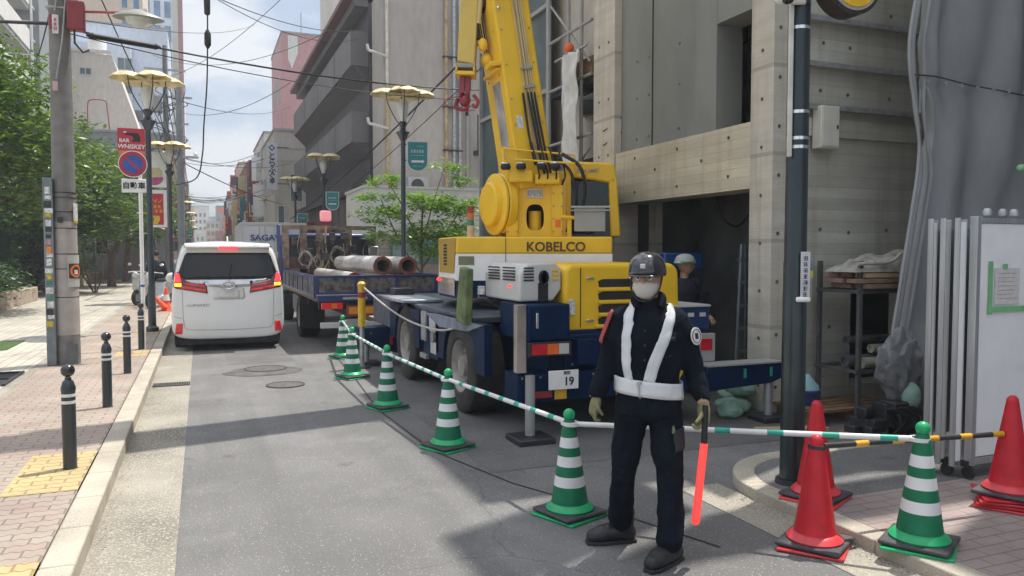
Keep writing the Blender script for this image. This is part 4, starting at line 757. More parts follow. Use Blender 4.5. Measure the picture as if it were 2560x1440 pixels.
B5().box(5.86, 11.7, 6.73, 10.29, 2.75, 3.0).build('floor_slab', darkin, cb, smooth=0); B5().box(5.4, 12.1, 6.3, 10.7, 10, 10.3).build('roof_slab', panelc, cb, smooth=0)
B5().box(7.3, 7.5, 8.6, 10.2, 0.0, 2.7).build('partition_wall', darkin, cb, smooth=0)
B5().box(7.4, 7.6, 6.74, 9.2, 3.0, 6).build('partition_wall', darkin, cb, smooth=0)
for z in (3.20, 3.64, 4.11):
    mb = B5(); mb.box(5.83, 12, 6.30, 6.36, z, z+.05); mb.box(5.83, 12, 6.36, 6.41, z+.03, z+.05); mb.build('steel_rail', C_['steel'], cb, smooth=0)
B5().box(5.83, 12, 6.385, 6.418, 2.93, 3.12).build('ledge', wallc, cb, smooth=0)
B5().box(5.72, 5.81, 6.30, 6.355, .5, 2.2).build('cover_strip', C_['grey'], cb, smooth=0)
t = thing('meter_box', 'cream electrical meter box on the concrete wall right of the corner pole', 'meter box', (6.15, 6.38, 2.79)); MB().box(-.17, .08, -.13, 0, 0, .44).build('case', mat('box_cream', (.58, .57, .49), .5, var=.04), t, bevel=.01); MB().box(-.155, .065, -.14, -.131, .02, .42).build('door', _m['box_cream'], t, bevel=.004); MB().box(.03, .045, -.15, -.14, .2, .24).build('latch', C_['dk'], t)
# storage rack with timber and pipes
t = thing('storage_rack', 'steel storage rack against the concrete wall holding timber and pipes', 'rack', (6.65, 6.0, -.004))
for x in (-.62, .75):
    for y_ in (-.25, .28): MB().box(x-.02, x+.02, y_-.02, y_+.02, 0, 1.62).build('post', mat('rack_grey', (.10, .10, .098), .6, .2), t, smooth=0)
for z in (.5, 1.30): mb = MB(); [mb.box(-.66, .8, y_-.015, y_+.015, z, z+.04) for y_ in (-.25, .28)]; [mb.box(x-.015, x+.015, -.25, .28, z, z+.035) for x in (-.62, .06, .75)]; mb.build('shelf_rail', mat('rack_grey', (.10, .10, .098), .6, .2), t, smooth=0)
brn = mat('timber_brown', (.26, .165, .12), .8, var=.35, sc=9, stretch=(1, 8, 8), bump=.3); pale = mat('timber_pale', (.50, .37, .22), .75, var=.2, sc=9, stretch=(1, 8, 8), bump=.3)
rr = random.Random(4); k = 0
for lay in range(3):
    for j in range(3):
        y_ = 5.76+j*.17; z = 1.345+lay*.055; x0 = 5.92+rr.uniform(-.03, .12)+(.1 if lay == 0 else 0)
        pl_ = (lay == 2 and j == 0); MB().box(-.68, .68, -.07, .07, 0, .045).build('timber_board', pale if pl_ else brn, loc=(x0+.70, y_, z), bevel=.004, cat='board', label='pale timber board on top of the brown stack in the rack' if pl_ else '%s brown timber board in the %s layer of the rack stack' % (('front', 'middle', 'rear')[j], ('bottom', 'second', 'top')[lay]), group=None if pl_ else 'brown boards stacked on the rack')
sh_ = thing('dust_sheet', 'crumpled grey dust sheet and rope heaped on the timber in the rack', 'sheet', (6.62, 5.9, 1.51)); mb = MB(); rr = random.Random(8)
NX, NY = 26, 12; vs = []
for j in range(NY+1):
    for i in range(NX+1):
        u, v = i/NX, j/NY; x = -.72+1.4*u; y_ = -.22+.44*v; e = math.sin(PI*u)*math.sin(PI*v)
        vs.append((x+.02*noise.noise(Vector((x*5, y_*5, 2))), y_, e**.5*(.15+.13*noise.noise(Vector((x*4, y_*6, 0)))+.05*noise.noise(Vector((x*11, y_*13, 5))))+.06*math.exp(-((u-.45)/.12)**2)*e))
mb.add(vs, [(j*(NX+1)+i, j*(NX+1)+i+1, (j+1)*(NX+1)+i+1, (j+1)*(NX+1)+i) for j in range(NY) for i in range(NX)]); mb.build('sheet', mat('sheet_grey', (.34, .32, .28), .8, var=.3, sc=9), sh_, smooth=60)
MB().tube(smoothpath([(-.68, -.2, .08), (-.3, -.24, .1), (-.1, -.23, .2), (.2, -.24, .26), (.45, -.24, .2), (.7, -.2, .22)]), .018, 8).build('rope', mat('rope_beige', (.40, .36, .30), .9), sh_)
MB().tube(smoothpath([(-.12, -.24, .12), (-.13, -.27, -.1), (-.10, -.28, -.35), (-.14, -.28, -.6), (-.12, -.27, -.85)]), .016, 8).build('hanging_strap', _m['rope_beige'], sh_)
pm1 = mat('pipe_pale', (.40, .38, .30), .6, var=.2, sc=3, stretch=(.4, 6, 6), grime=.3); pm2 = mat('pipe_dark', (.07, .08, .09), .5, var=.3)
for (y_, z, r, mm, x0, lb) in ((5.80, .595, .055, pm1, 6.12, 'pale cardboard like pipe lowest and nearest on the rack'), (5.95, .60, .06, pm2, 6.05, 'dark wide pipe behind the lowest pale one on the rack'), (5.90, .72, .045, pm1, 6.35, 'second pale pipe lying above the dark one on the rack'), (6.1, .79, .045, pm2, 6.22, 'thin dark pipe topmost at the back of the rack')):
    MB().lathe([(r*.72, 0.02), (r*.72, 0), (r, 0), (r, 1.35), (r*.7, 1.35)], (0, 0, 0), 20, M=Matrix.Rotation(PI/2, 4, 'Y')).build('pipe', mm, loc=(x0, y_, z), cat='pipe', label=lb)
# sacks, bucket, debris under the beam
sk = mat('sack_green', (.30, .48, .38), .75, var=.18, sc=6, bump=.5, bsc=14)
for (x, y_, z, sx, sy, sz, rz, lb) in ((5.20, 6.62, .09, .22, .16, .09, .3, 'mint green rubble sack at the left of the pile'), (5.58, 6.98, .10, .24, .17, .10, -.4, 'mint green rubble sack lying at the back of the pile'), (5.34, 6.68, .26, .2, .15, .09, .9, 'mint green rubble sack on top of the pile'), (5.02, 6.45, .08, .13, .12, .08, .1, 'small mint green sack just right of the guard hip'), (5.62, 6.62, .08, .16, .14, .085, 1.2, 'mint green rubble sack nearest the column')):
    mb = MB(); vs = []; nn = 20
    for i in range(nn+1):
        for j in range(nn): a = PI*i/nn; q = 2*PI*j/nn; p = Vector((math.sin(a)*math.cos(q), math.sin(a)*math.sin(q), math.cos(a))); d = 1+.22*noise.noise(p*1.7+Vector((x*7, y_, 0)))+.10*noise.noise(p*5+Vector((x, 0, 3))); vs.append((p.x*sx*d, p.y*sy*d, max(-.95, p.z*d)*sz))
    mb.add(vs, [(i*nn+j, (i+1)*nn+j, (i+1)*nn+(j+1) % nn, i*nn+(j+1) % nn) for i in range(nn) for j in range(nn)])
    mb.build('rubble_sack', sk, loc=(x, y_, z), cat='sack', label=lb, smooth=80).rotation_euler = (0, 0, rz)
t = thing('bucket', 'blue bucket with a pale teal cloth beside the corner pole', 'bucket', (5.72, 6.12, .16)); MB().lathe([(.09, 0), (.13, .12), (.14, .13), (.14, .15)], n=24).build('tub', mat('bucket_blue', (.04, .07, .25), .4), t); MB().lathe([(.13, .14), (.12, .19), (.07, .25), (.03, .30)], n=14).build('cloth', mat('cloth_teal', (.28, .48, .48), .8, bump=.5, bsc=12), t)
t = thing('wood_pallet', 'low weathered wooden pallet under the blue bucket', 'pallet', (6.05, 6.05, -.004)); mb = MB(); [mb.box(-.55, .6, -.26+k*.12, -.17+k*.12, .13, .155) for k in range(5)]; mb.build('deck', C_['wood'], t); [MB().box(x, x+.08, -.26, .3, 0, .129).build('runner', C_['wood'], t) for x in (-.5, 0, .48)]
for (x, y_, l, a, lb) in ((5.6, 5.45, .9, .1, 'short offcut of timber lying flat on the side street'), (5.2, 5.75, .7, -.3, 'pale offcut of timber near the column base'), (6.5, 5.5, 1.0, .05, 'long thin batten lying before the rack')):
    MB().box(-l/2, l/2, -.05, .05, 0, .035).build('timber_offcut', pale if l < .8 else C_['wood'], loc=(x, y_, 0), cat='offcut', label=lb, bevel=.004).rotation_euler = (0, 0, a)
# things standing inside the opening
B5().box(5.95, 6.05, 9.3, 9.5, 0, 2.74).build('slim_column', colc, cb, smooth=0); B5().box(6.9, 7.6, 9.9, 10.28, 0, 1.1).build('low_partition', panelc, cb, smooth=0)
t = thing('board_stack', 'plywood sheets leaning in the dark ground floor bay', 'boards', (6.9, 7.7, 0)); [MB(Matrix.Rotation(R(-7), 4, 'X')).box(-.45+.03*k, .45, .03*k, .03*k+.015, 0, 1.75-.08*k).build('plywood_sheet', [brn, pale, C_['wood']][k], t, smooth=0) for k in range(3)]
t = thing('site_cable', 'black site cable looped from the bay ceiling', 'cable', (6.3, 8.2, 0)); MB().tube(smoothpath([(-.2, 0, 2.7), (0, .1, 2.2), (.25, .1, 2.05), (.5, .1, 2.3), (.6, .1, 2.72)]), .010, 6).build('cable', C_['cabl'], t)
# stepladder and blue machine inside the opening
t = thing('stepladder', 'dark aluminium stepladder standing in the ground floor opening', 'stepladder', (6.15, 7.4, 0))
lad = mat('ladder_dark', (.22, .28, .30), .5, .4)
for x in (-.28, .14): MB().tube([(x-.04, 0, 0), (x+.04, .0, 1.8)], .022, 6).build('rail', lad, t)
for k in range(6): MB().box(-.28, .16, -.03, .03, .25+k*.27, .28+k*.27).build('rung', lad, t)
for x in (-.22, .2): MB().tube([(x+.35, .35, 0), (x+.05, .02, 1.8)], .022, 6).build('rear_leg', lad, t)
t = thing('generator', 'tall blue machine cabinet behind the helmeted worker', 'generator', (5.68, 8.1, 0)); MB().box(-.38, .2, 0, .7, .12, 1.70).build('cabinet', mat('machine_blue', (.012, .07, .22), .4, var=.08, coat=.2), t, bevel=.02); MB().box(-.36, .18, -.01, 0, 1.2, 1.5).build('louvre', C_['dk'], t, smooth=0); MB().box(-.4, .22, -.02, .72, 0, .12).build('skid', C_['dk'], t)
# ---- grey protective tarp on scaffold and its frame
tarpm = mat('tarp_grey', (.27, .278, .285), .75, var=.10, sc=.9, bump=.3, bsc=5, stretch=(1.6, 1.6, .5), grime=.25)
t = thing('scaffold_tarp', 'large grey protective tarp hanging over the scaffold at the right', 'tarp', (6.05, 5.4, 0))
NX, NZ = 130, 110; vs = []
def tarp_left(z):   # left edge, pulled in at the tie
    P = [(0, .05), (.5, -.10), (.75, -.14), (1.4, -.02), (2.4, .16), (2.85, .20), (3.3, .05), (3.7, .02), (4.4, .16), (9, .3)]
    for (a, x0), (b2, x1) in zip(P, P[1:]):
        if a <= z <= b2: return x0+(x1-x0)*(z-a)/(b2-a)
    return 0
for k in range(NZ+1):
    z = .30+7.9*(k/NZ)**1.4
    for i in range(NX+1):
        u = i/NX; x = tarp_left(z)+.22+(6.0)*u**1.5
        dp = .10*math.exp(-u*14)*math.sin(u*60+z)*(1 if z > .8 else 1.6)+.05*math.sin(x*5+z*1.1)*min(1, u*4)+.035*math.sin(x*11-z*1.7)+.05*noise.noise(Vector((x*1.5, 0, z*1.2)))+.020*noise.noise(Vector((x*4+z*1.6, 0, z*1.6)))+.005*noise.noise(Vector((x*9-z*4, 3, z*4)))
        if z < 1.0 and u < .25: dp -= .28*math.sin(PI*min(1, z/1.0))*(1-u*4)
        dp += .02 if abs(z-3.3) < .06 else 0
        vs.append((x-.0, dp-.12*(u < .0), z))
mb = MB(); mb.add(vs, [(k*(NX+1)+i, k*(NX+1)+i+1, (k+1)*(NX+1)+i+1, (k+1)*(NX+1)+i) for k in range(NZ) for i in range(NX)])
o = mb.build('sheet', tarpm, t, smooth=80); sm = o.modifiers.new('s', 'SOLIDIFY'); sm.thickness = .01
MB().box(.3, 6.2, -.02, .01, 9.15, 13.4).build('unseen_shade_sheet', tarpm, t, smooth=0); MB().box(.02, .05, .02, .88, 5.0, 7.75).build('unseen_shade_return', tarpm, t, smooth=0); MB().box(.02, .05, .02, .88, 8.7, 13.4).build('unseen_shade_return', tarpm, t, smooth=0)  # unseen sheets added above the frame to shade the road, gap lets sun through
# gathered edge folds
for k, (dx, r) in enumerate(((.12, .026), (.24, .020), (.04, .018))):
    pts = [(tarp_left(z)+dx*(1.0 if abs(z-2.8) > .3 else .6), -.05-.02*k, z) for z in [.35+.3*j for j in range(30)]]
    MB().tube(smoothpath(pts, 3), [r*(1-.45*math.exp(-((p[2]-2.8)/.15)**2)) for p in smoothpath(pts, 3)], 10).build('gathered_fold', mat('tarp_fold', (.28, .288, .295), .5, var=.1, sc=2), t, smooth=80)
mb = MB(); vs = []; nn = 48   # loose bundle at the bottom
for i in range(nn+1):
    for j in range(nn):
        a = PI*i/nn; q = 2*PI*j/nn; p = Vector((math.sin(a)*math.cos(q), math.sin(a)*math.sin(q), math.cos(a))); d = 1+.30*noise.noise(p*2.2)-.26*abs(noise.noise(p*2.6+Vector((4, 1, 2)))); vs.append((-.02+p.x*.27*d*(1-.45*max(0, -p.z)), -.14+p.y*.13*d, .62+p.z*.35*d))
mb.add(vs, [(i*nn+j, (i+1)*nn+j, (i+1)*nn+(j+1) % nn, i*nn+(j+1) % nn) for i in range(nn) for j in range(nn)]); mb.build('loose_bundle', mat('tarp_dark', (.18, .185, .19), .6, var=.2, sc=4, bump=.8, bsc=10), t, smooth=40)
mb = MB()
for k in range(26): x = .30+.22*k; mb.lathe([(.012, 0), (.022, 0), (.022, .008), (.012, .008)], (x, -.10, 3.30), 10, M=Matrix.Rotation(PI/2, 4, 'X'))
mb.build('eyelets', C_['steel'], t); MB().tube(smoothpath([(.15+.25*k, -.085-.02*math.sin(k*1.7), 3.36-.012*k+.01*math.sin(k)) for k in range(24)], 3), .007, 6).build('seam_cord', C_['dk'], t)
fr_ = thing('scaffold', 'galvanised tube scaffold behind the grey tarp', 'scaffold', (7.5, 5.75, 0))
for x in (0, 1.8, 3.6, 5.2): MB().tube([(x, 0, 0), (x, 0, 13.4)], .024, 8).build('standard', C_['steel'], fr_); MB().tube([(x, .6, 0), (x, .6, 13.4)], .024, 8).build('standard', C_['steel'], fr_)
for z in (1.7, 2.05, 2.4, 3.5, 5.2, 7, 8.8, 10.6, 12.4): MB().tube([(-.1, .0, z), (5.4, .0, z)], .022, 8).build('ledger', C_['steel'], fr_)
# wheeled equipment under the tarp
t = thing('junk_pile', 'dark heap of wheeled equipment under the tarp bundle', 'heap', (5.75, 5.25, 0)); mb = MB(); rr = random.Random(6)
for k in range(16): x, y_, z = rr.uniform(-.2, .35), rr.uniform(-.15, .15), rr.uniform(.05, .3); s_ = rr.uniform(.03, .1); mb.box(x-s_, x+s_, y_-s_, y_+s_, max(0, z-s_), z+s_*.6, M=Matrix.Rotation(rr.uniform(-.15, .15), 4, 'Z'))
mb.build('boxes', C_['dk'], t, bevel=.01); mb = MB()
for k in range(9): x = rr.uniform(-.2, .35); mb.tube(smoothpath([(x, -.15, .05), (x+.1, -.2, .2), (x-.1, -.18, .3), (x+.05, -.15, .1)]), .012, 6)
mb.build('hoses', C_['cabl'], t); MB().sph((.3, -.1, .38), .13, 16, sc=(.7, .6, 1)).build('green_bag', sk, t)
t = thing('caster_hoarding', 'stack of folded white hoarding panels on casters at the right edge', 'hoarding', (5.08, 3.83, .078))
pw = mat('hoarding_white', (.84, .85, .86), .35, var=.03, grime=.12, gsc=.8, coat=.2); al = mat('aluminium', (.46, .47, .48), .35, .7, var=.1, stretch=(8, 8, .3))
MB().box(.03, 2.2, -.02, .012, .16, 1.83).build('panel', pw, t, bevel=.004); mb = MB(); mb.box(-.012, .028, -.03, .03, .10, 1.88); mb.box(.03, 2.2, -.03, .03, 1.832, 1.868); mb.box(.03, 2.2, -.03, .03, .11, .155); mb.build('front_frame', al, t, bevel=.003)
for k, (x, y_, w_) in enumerate(((-.075, .07, .055), (-.105, .16, .04), (-.12, .25, .03))):
    MB().box(x, x+w_, y_-.02, y_+.02, .12, 1.84+.015*(k % 2)).build('folded_panel', pw if k in (0, 2) else C_['lgrey'], t, bevel=.003)
    mb = MB(); mb.box(x-.012, x, y_-.022, y_+.022, .08, 1.87); mb.box(x+w_, x+w_+.008, y_-.022, y_+.022, .08, 1.86); mb.box(x+.05, x+2, y_+.021, y_+.035, .3, 1.8); mb.build('folded_frame', al, t, bevel=.003)
for x in (.12, .28, .40, .95): MB().lathe([(.008, 0), (.03, .02), (.032, .05), (.02, .07)], (x, 0, 1.868), 10, M=Matrix.Rotation(0, 4, 'X')).build('hinge_cap', C_['steel'], t)
for x, y_ in ((-.08, .30), (-.05, .15), (.0, .02), (.35, .05)):
    o = MB().box(x-.02, x+.02, y_-.03, y_+.03, .085, .13).build('caster_fork', C_['dk'], t); MB().lathe([(.02, -.015), (.045, -.015), (.045, .015), (.02, .015)], (x, y_-.02, .046), 20, M=Matrix.Rotation(PI/2, 4, 'Y')).build('caster_wheel', C_['blk'], o)
t2 = thing('paper_notice', 'paper notice held by green masking tape on the white hoarding', 'notice', (5.24, 3.806, 1.35)); MB().box(.02, .28, -.005, -.001, -.02, .24).build('paper', mat('paper', (.62, .60, .60), .7, var=.06, sc=30), t2, smooth=0)
gt_ = mat('green_tape', (.18, .48, .22), .6); MB().box(-.045, -.008, -.010, -.0055, -.09, .29).build('tape', gt_, t2, smooth=0); MB().box(-.05, .6, -.012, -.0105, -.075, -.035).build('tape', gt_, t2, smooth=0); MB().box(.10, .14, -.012, -.0055, .235, .27).build('tape', gt_, t2, smooth=0)
for i in range(7): MB().box(.05, .25-.02*(i % 3), -.0062, -.0052, .20-i*.03, .204-i*.03).build('print_line', C_['grey'], t2, smooth=0)
t = thing('green_pipe', 'pale green pipe end poking into view over the hoarding', 'pipe', (5.62, 3.9, 2.33)); MB().lathe([(.001, -.01), (.02, 0), (.025, .02), (.025, 1.2)], n=16, M=Matrix.Rotation(PI/2, 4, 'Y')).build('tube', mat('pipe_green', (.22, .45, .25), .5), t)
# neighbour building just out of frame on the right (it shades this corner)
t, cx, cy = bldg('neighbour_building', 'plain rendered building bordering the right hand pavement', 7.7, 14, -9, 4.6, 11.4, W_grey)
# ---- glass and mesh fronted building behind the crane
gmesh = mat('scaffold_mesh', (.055, .085, .09), .35, var=.25, sc=2, spec=.5, grime=.3, gcol=(.10, .12, .12))
gb = thing('mesh_building', 'building wrapped in dark glass panels and steel tubes behind the crane boom', 'building', (5.47, 11, 0))
T6 = Matrix.Translation((-5.47, -11, 0)); B6 = lambda: MB(T6)
B6().box(5.85, 12, 10.7, 15.6, -.02, 10).build('wall', W_cream, gb, smooth=0)
for j in range(5):
    for i in range(3): y0 = 12.15+i*1.15; z0 = 1.6+j*1.45; B6().box(5.62, 5.66, y0+.03, y0+1.12, z0+.03, z0+1.42).build('glass_panel', gmesh, gb, smooth=0)
mb = B6(); [mb.box(5.56, 5.62, 12.1, 15.65, 1.56+1.45*j, 1.63+1.45*j) for j in range(6)]; [mb.box(5.55, 5.62, 12.12+1.15*i, 12.18+1.15*i, 0, 9.5) for i in range(4)]; mb.build('steel_grid', C_['grey'], gb, smooth=0)
mb = B6(); [mb.tube([(5.5, y_, 0), (5.5, y_, 9.8)], .03, 8) for y_ in (10.75, 11.2, 11.95)]; [mb.tube([(5.5, 10.4, z), (5.5, 12.0, z)], .025, 8) for z in (2.6, 3.5, 4.4, 5.2, 6.1)]; mb.tube([(5.52, 10.5, 4.6), (5.52, 12.0, 5.9)], .02, 6); mb.tube([(5.52, 10.5, 3.3), (5.52, 12.0, 2.4)], .02, 6); mb.build('scaffold_tubes', C_['grey'], gb)
B6().box(5.55, 5.85, 10.4, 12.0, 4.3, 4.42).build('walkway', C_['dk'], gb, smooth=0); B6().box(5.75, 5.84, 10.5, 11.3, 3.9, 4.28).build('opening', C_['glass'], gb, smooth=0); B6().box(5.75, 5.84, 10.6, 11.2, 2.4, 3.2).build('opening', C_['dk'], gb, smooth=0)
B6().box(5.56, 5.84, 10.5, 11.1, 4.43, 4.7).build('stacked_boards', C_['wood'], gb, smooth=0)
wsh = thing('white_cover_sheet', 'white plastic sheet hanging on the scaffold above the crane cab', 'sheet', (5.38, 11.0, 0)); NXs = 14; vs = []
for k in range(31):
    for i in range(NXs+1): y_ = -.45+.9*i/NXs; z = 3.05+1.75*k/30; vs.append((.05*noise.noise(Vector((y_*4, 0, z*3)))+.03*math.sin(y_*20), y_*(.62+.03*math.sin(k*.5))-.1, z))
mb = MB(); mb.add(vs, [(k*(NXs+1)+i, k*(NXs+1)+i+1, (k+1)*(NXs+1)+i+1, (k+1)*(NXs+1)+i) for k in range(30) for i in range(NXs)]); o = mb.build('sheet', mat('sheet_white', (.60, .60, .58), .6, var=.1), wsh, smooth=80); o.modifiers.new('s', 'SOLIDIFY').thickness = .008
MB().tube([(.05, -.55, 4.82), (.05, .55, 4.82)], .02, 8).build('hanging_bar', C_['steel'], wsh); MB().sph((-.02, -.1, 4.88), .08, 14).build('orange_lamp', C_['org'], wsh)
# ---- beige rendered building facing the camera
t = thing('beige_wall_building', 'tall beige rendered building with drain pipes behind the right lamp', 'building', (7.5, 24.2, 0)); MB().box(-2.1, 4.4, 0, 1.6, -.02, 10).build('wall', W_beige, t, smooth=0)
cream = mat('drain_cream', (.60, .56, .46), .5); rustp = mat('drain_rust', (.42, .30, .16), .6, var=.25)
for x, m_, z0, z1 in ((-1.98, cream, 6.95, 10), (-1.98, rustp, 2.9, 6.95)): MB().tube([(x, -.07, z0), (x, -.07, z1)], .05, 10).build('drain_pipe', m_, t)
for z in (7.85, 5.62): MB().tube(smoothpath([(-1.98, -.09, z), (-2.5, -.3, z+.06), (-2.62, -.35, z+.08), (-2.66, -.35, z+.25)], 4), .045, 8).build('drain_branch', C_['lgrey'], t)
for x, m_ in ((.22, C_['steel']), (.42, C_['steel']), (-.05, rustp), (.68, C_['grey'])): MB().tube([(x, -.07, 2.9), (x, -.07, 10)], .055, 10).build('drain_pipe', m_, t)
for z in (3.6, 5.0, 6.4, 8.0): MB().box(-.15, .5, -.13, 0, z, z+.05).build('pipe_clamp', C_['dk'], t, smooth=0)
MB().box(1.1, 1.9, -.04, 0, 3.2, 4.6).build('service_door', C_['glass'], t, smooth=0); MB().box(.9, 2.2, -.8, 0, 4.9, 5.05).build('canopy', C_['dk'], t, smooth=0); win(t, 'Y', 0, 1.3, 2.1, 6.0, 7.4, gm=C_['glass']); mb = MB(); mb.tube([(.8, -.7, 5.7), (2.3, -.7, 5.7)], .025, 6); mb.tube([(.8, -.7, 6.1), (2.3, -.7, 6.4)], .025, 6); [mb.box(.8+k*.25, .83+k*.25, -.72, -.68, 5.0, 6.1) for k in range(6)]; mb.build('balcony_rail', C_['dk'], t)
t2 = thing('air_conditioner', 'grey air conditioner unit on the ledge behind the maple top', 'air conditioner', (6.35, 23.6, 3.52)); MB().box(-.35, .3, -.15, .15, 0, .55).build('case', C_['grey'], t2, bevel=.02); MB().lathe([(.03, .151), (.2, .151), (.2, .165), (.03, .165)], (-.05, 0, .28), 20, M=Matrix.Rotation(PI/2, 4, 'X')).build('fan_grille', C_['dk'], t2)
t = thing('low_white_building', 'low white panelled wall building with stone base and teal framed window', 'building', (5.9, 21, 0)); MB().box(-1.72, 3.0, 0, 3, 2.18, 3.48).build('wall', mat('panel_white', (.58, .57, .53), .6, var=.03, grime=.15), t, smooth=0)
MB().box(-1.70, 3.0, .01, 3, -.02, 2.18).build('base_wall', brickmat('stone_base', (.40, .34, .30), (.34, .30, .27), (.22, .20, .18), .3, .14, .008, rot=(R(90), 0, 0)), t, smooth=0); mb = MB(); mb.box(-1.73, 3.0, -.008, 0, 2.78, 2.79); mb.box(-1.76, 3.02, -.03, 3, 3.48, 3.55); mb.build('trim', C_['lgrey'], t, smooth=0)
fr2 = win(t, 'Y', .01, -1.02, .62, 1.42, 2.02, fm=mat('frame_teal', (.05, .20, .18), .5), gm=mat('pane_pale', (.30, .38, .38), .15, var=.3, sc=3), fr=.045); mb = MB(); [mb.box(-.2, .58, -.045, -.02, 1.5+k*.11, 1.53+k*.11) for k in range(5)]; mb.build('shutter_slats', _m['frame_teal'], t, smooth=0)
# ---- dark brown building with banded upper floors
bm_ = mat('brown_panel', (.155, .142, .148), .55, var=.1, sc=.8, grime=.3, gsc=.5); bdk = mat('brown_dark', (.07, .063, .070), .6, var=.15); bbr = mat('brown_base', (.13, .10, .09), .7, var=.15, sc=1)
t = thing('brown_building', 'dark brown building with slanting overhanging upper bands along the right side', 'building', (4.75, 26.1, 0)); T7 = Matrix.Translation((-4.75, -26.1, 0)); B7 = lambda: MB(T7)
B7().box(5.35, 12, 26.12, 43.2, 3.75, 10.1).build('wall', bdk, t, smooth=0); B7().box(4.95, 12, 26.12, 43.2, 0, 3.74).build('base_wall', bbr, t, smooth=0)
mb = B7(); mb.box(4.6, 12.2, 25.95, 43.3, 10.25, 10.42); mb.build('eave', mat('eave_red', (.16, .07, .07), .6), t, smooth=0); B7().box(4.9, 5.34, 26.13, 43.1, 9.95, 10.24).build('soffit', bm_, t, smooth=0)
B7().box(4.75, 5.34, 26.13, 43.1, 7.97, 9.12).build('upper_band', bm_, t, smooth=0); B7().box(4.75, 5.34, 26.13, 43.1, 5.42, 6.45).build('lower_band', bm_, t, smooth=0); B7().box(4.72, 5.0, 26.13, 43.1, 3.70, 3.95).build('sill_beam', bdk, t, smooth=0)
B7().prism([(4.8, 7.96), (5.34, 7.4), (5.34, 7.96)], 26.14, 43.0, 'Y').build('band_soffit', bdk, t, smooth=0); B7().prism([(4.8, 5.41), (5.34, 4.9), (5.34, 5.41)], 26.14, 43.0, 'Y').build('band_soffit', bdk, t, smooth=0)
mb = B7(); [mb.box(4.742, 4.75, y_, y_+.03, 7.98, 9.11) for y_ in (29.5, 34, 38.5)]; [mb.box(4.742, 4.75, y_, y_+.03, 5.43, 6.44) for y_ in (29.5, 34, 38.5)]; mb.build('panel_joint', C_['blk'], t, smooth=0)
for r_, (z0, z1) in enumerate(((6.5, 7.35), (4.0, 4.85), (9.15, 9.9))):
    for k in range(14): y_ = 26.5+k*1.18; win(t, 'X', 5.35, y_, y_+1.05, z0, z1, -1, fm=C_['grey'], mull=0, gm=C_['glass'] if (k+r_) % 4 else mat('curtain_pane', (.42, .43, .42), .3, var=.2))
for k in range(10): y_ = 26.8+k*1.6; B7().box(4.93, 4.945, y_, y_+.04, .2, 3.6).build('pilaster', bdk, t, smooth=0)
B7().box(4.3, 4.9, 31, 34, 2.6, 2.8).build('awning', C_['dk'], t, smooth=0)
# ---- farther right hand row
t, cx, cy = bldg('side_building', 'cream building with panelled upper wall beyond the brown one', 3.95, 12, 45.6, 54, 8.6, W_cream, group=None); 
for z in (6.9, 7.6): MB().box(-4.05, -2.0, -4.22, -4.2, z, z+.03).build('joint', C_['grey'], t, smooth=0)
win(t, 'Y', -4.2, -3.2, -2.5, 4.6, 6.2); win(t, 'Y', -4.2, -3.9, -3.5, 2.6, 4.4, mull=0)
for k in range(3): win(t, 'X', -4.03, -3.5+k*2.5, -2.0+k*2.5, 5.2, 6.5, -1)
t2 = thing('vertical_signboard', 'long white vertical restaurant signboard with black brush characters', 'signboard', (3.72, 44.6, 5.2)); MB().box(-.27, .27, -.1, .1, 0, 2.55).build('board', mat('board_white', (.56, .57, .60), .5, var=.05), t2, smooth=0)
for i, ch_ in enumerate('とらふぐ'): text(ch_, .46, C_['blk'], (0, -.105, 1.80-i*.36), (PI/2, 0, 0), t2, bold=True, sx=.9)
text('亭', .34, C_['blk'], (0, -.105, .42), (PI/2, 0, 0), t2, bold=True); MB(Matrix.Translation((0, -.103, 2.28)) @ Matrix.Rotation(R(45), 4, 'Y')).box(-.13, .13, -.003, 0, -.13, .13).build('emblem', C_['dk'], t2, smooth=0); MB(Matrix.Translation((0, -.107, 2.28)) @ Matrix.Rotation(R(45), 4, 'Y')).box(-.07, .07, -.003, 0, -.07, .07).build('emblem_centre', _m['board_white'], t2, smooth=0)
for z in (.3, 2.3): MB().box(.2, .9, -.02, .02, z, z+.05).build('bracket', C_['dk'], t2, smooth=0)
t, cx, cy = bldg('pink_building', 'tall dusty pink building rising behind the brown roof line', 6.6, 14, 68, 78, 20.2, W_pink); win(t, 'Y', -5, .9, 1.4, 12, 13.5, gm=C_['glass'], mull=0)
for k in range(3): win(t, 'X', -3.7, -3+k*2.5, -1.8+k*2.5, 15, 17, -1)
MB().tube([(-1.5, 0, 20), (-1.5, 0, 23.5)], .05, 6).build('antenna', C_['steel'], t); MB().prism([(-3.2, 18.0), (-2.9, 17.2), (-2.4, 18.6), (-2.4, 20.0), (-3.2, 20.0)], -5.04, -5.01, 'Y').build('white_mark', W_white, t, smooth=0); MB().box(-3.0, -2.7, -5.04, -5.0, 9, 10.4).build('blue_sign', bluegl, t, smooth=0)
t, cx, cy = bldg('roof_house', 'white rooftop block above the brown eave', 4.9, 9, 30.5, 34, 12.6, W_white, z0=10.42)
rr = random.Random(12); y = 55; lab = ['dark narrow building with white trim in the far right row', 'blue grey glass fronted building in the far right row', 'red striped building in the far right row', 'brown block with a red dot sign in the far right row', 'grey building near the end of the far right row', 'pale last building of the far right row', 'tan building closing the far right row']
hs = [9.8, 9.0, 10.2, 11.5, 9.0, 12, 10]; cs = [W_white, W_dark, W_brick, W_tan, W_grey, W_cream, W_tan]; xs_ = [4.1, 4.3, 4.2, 4.0, 4.3, 4.2, 4.2]
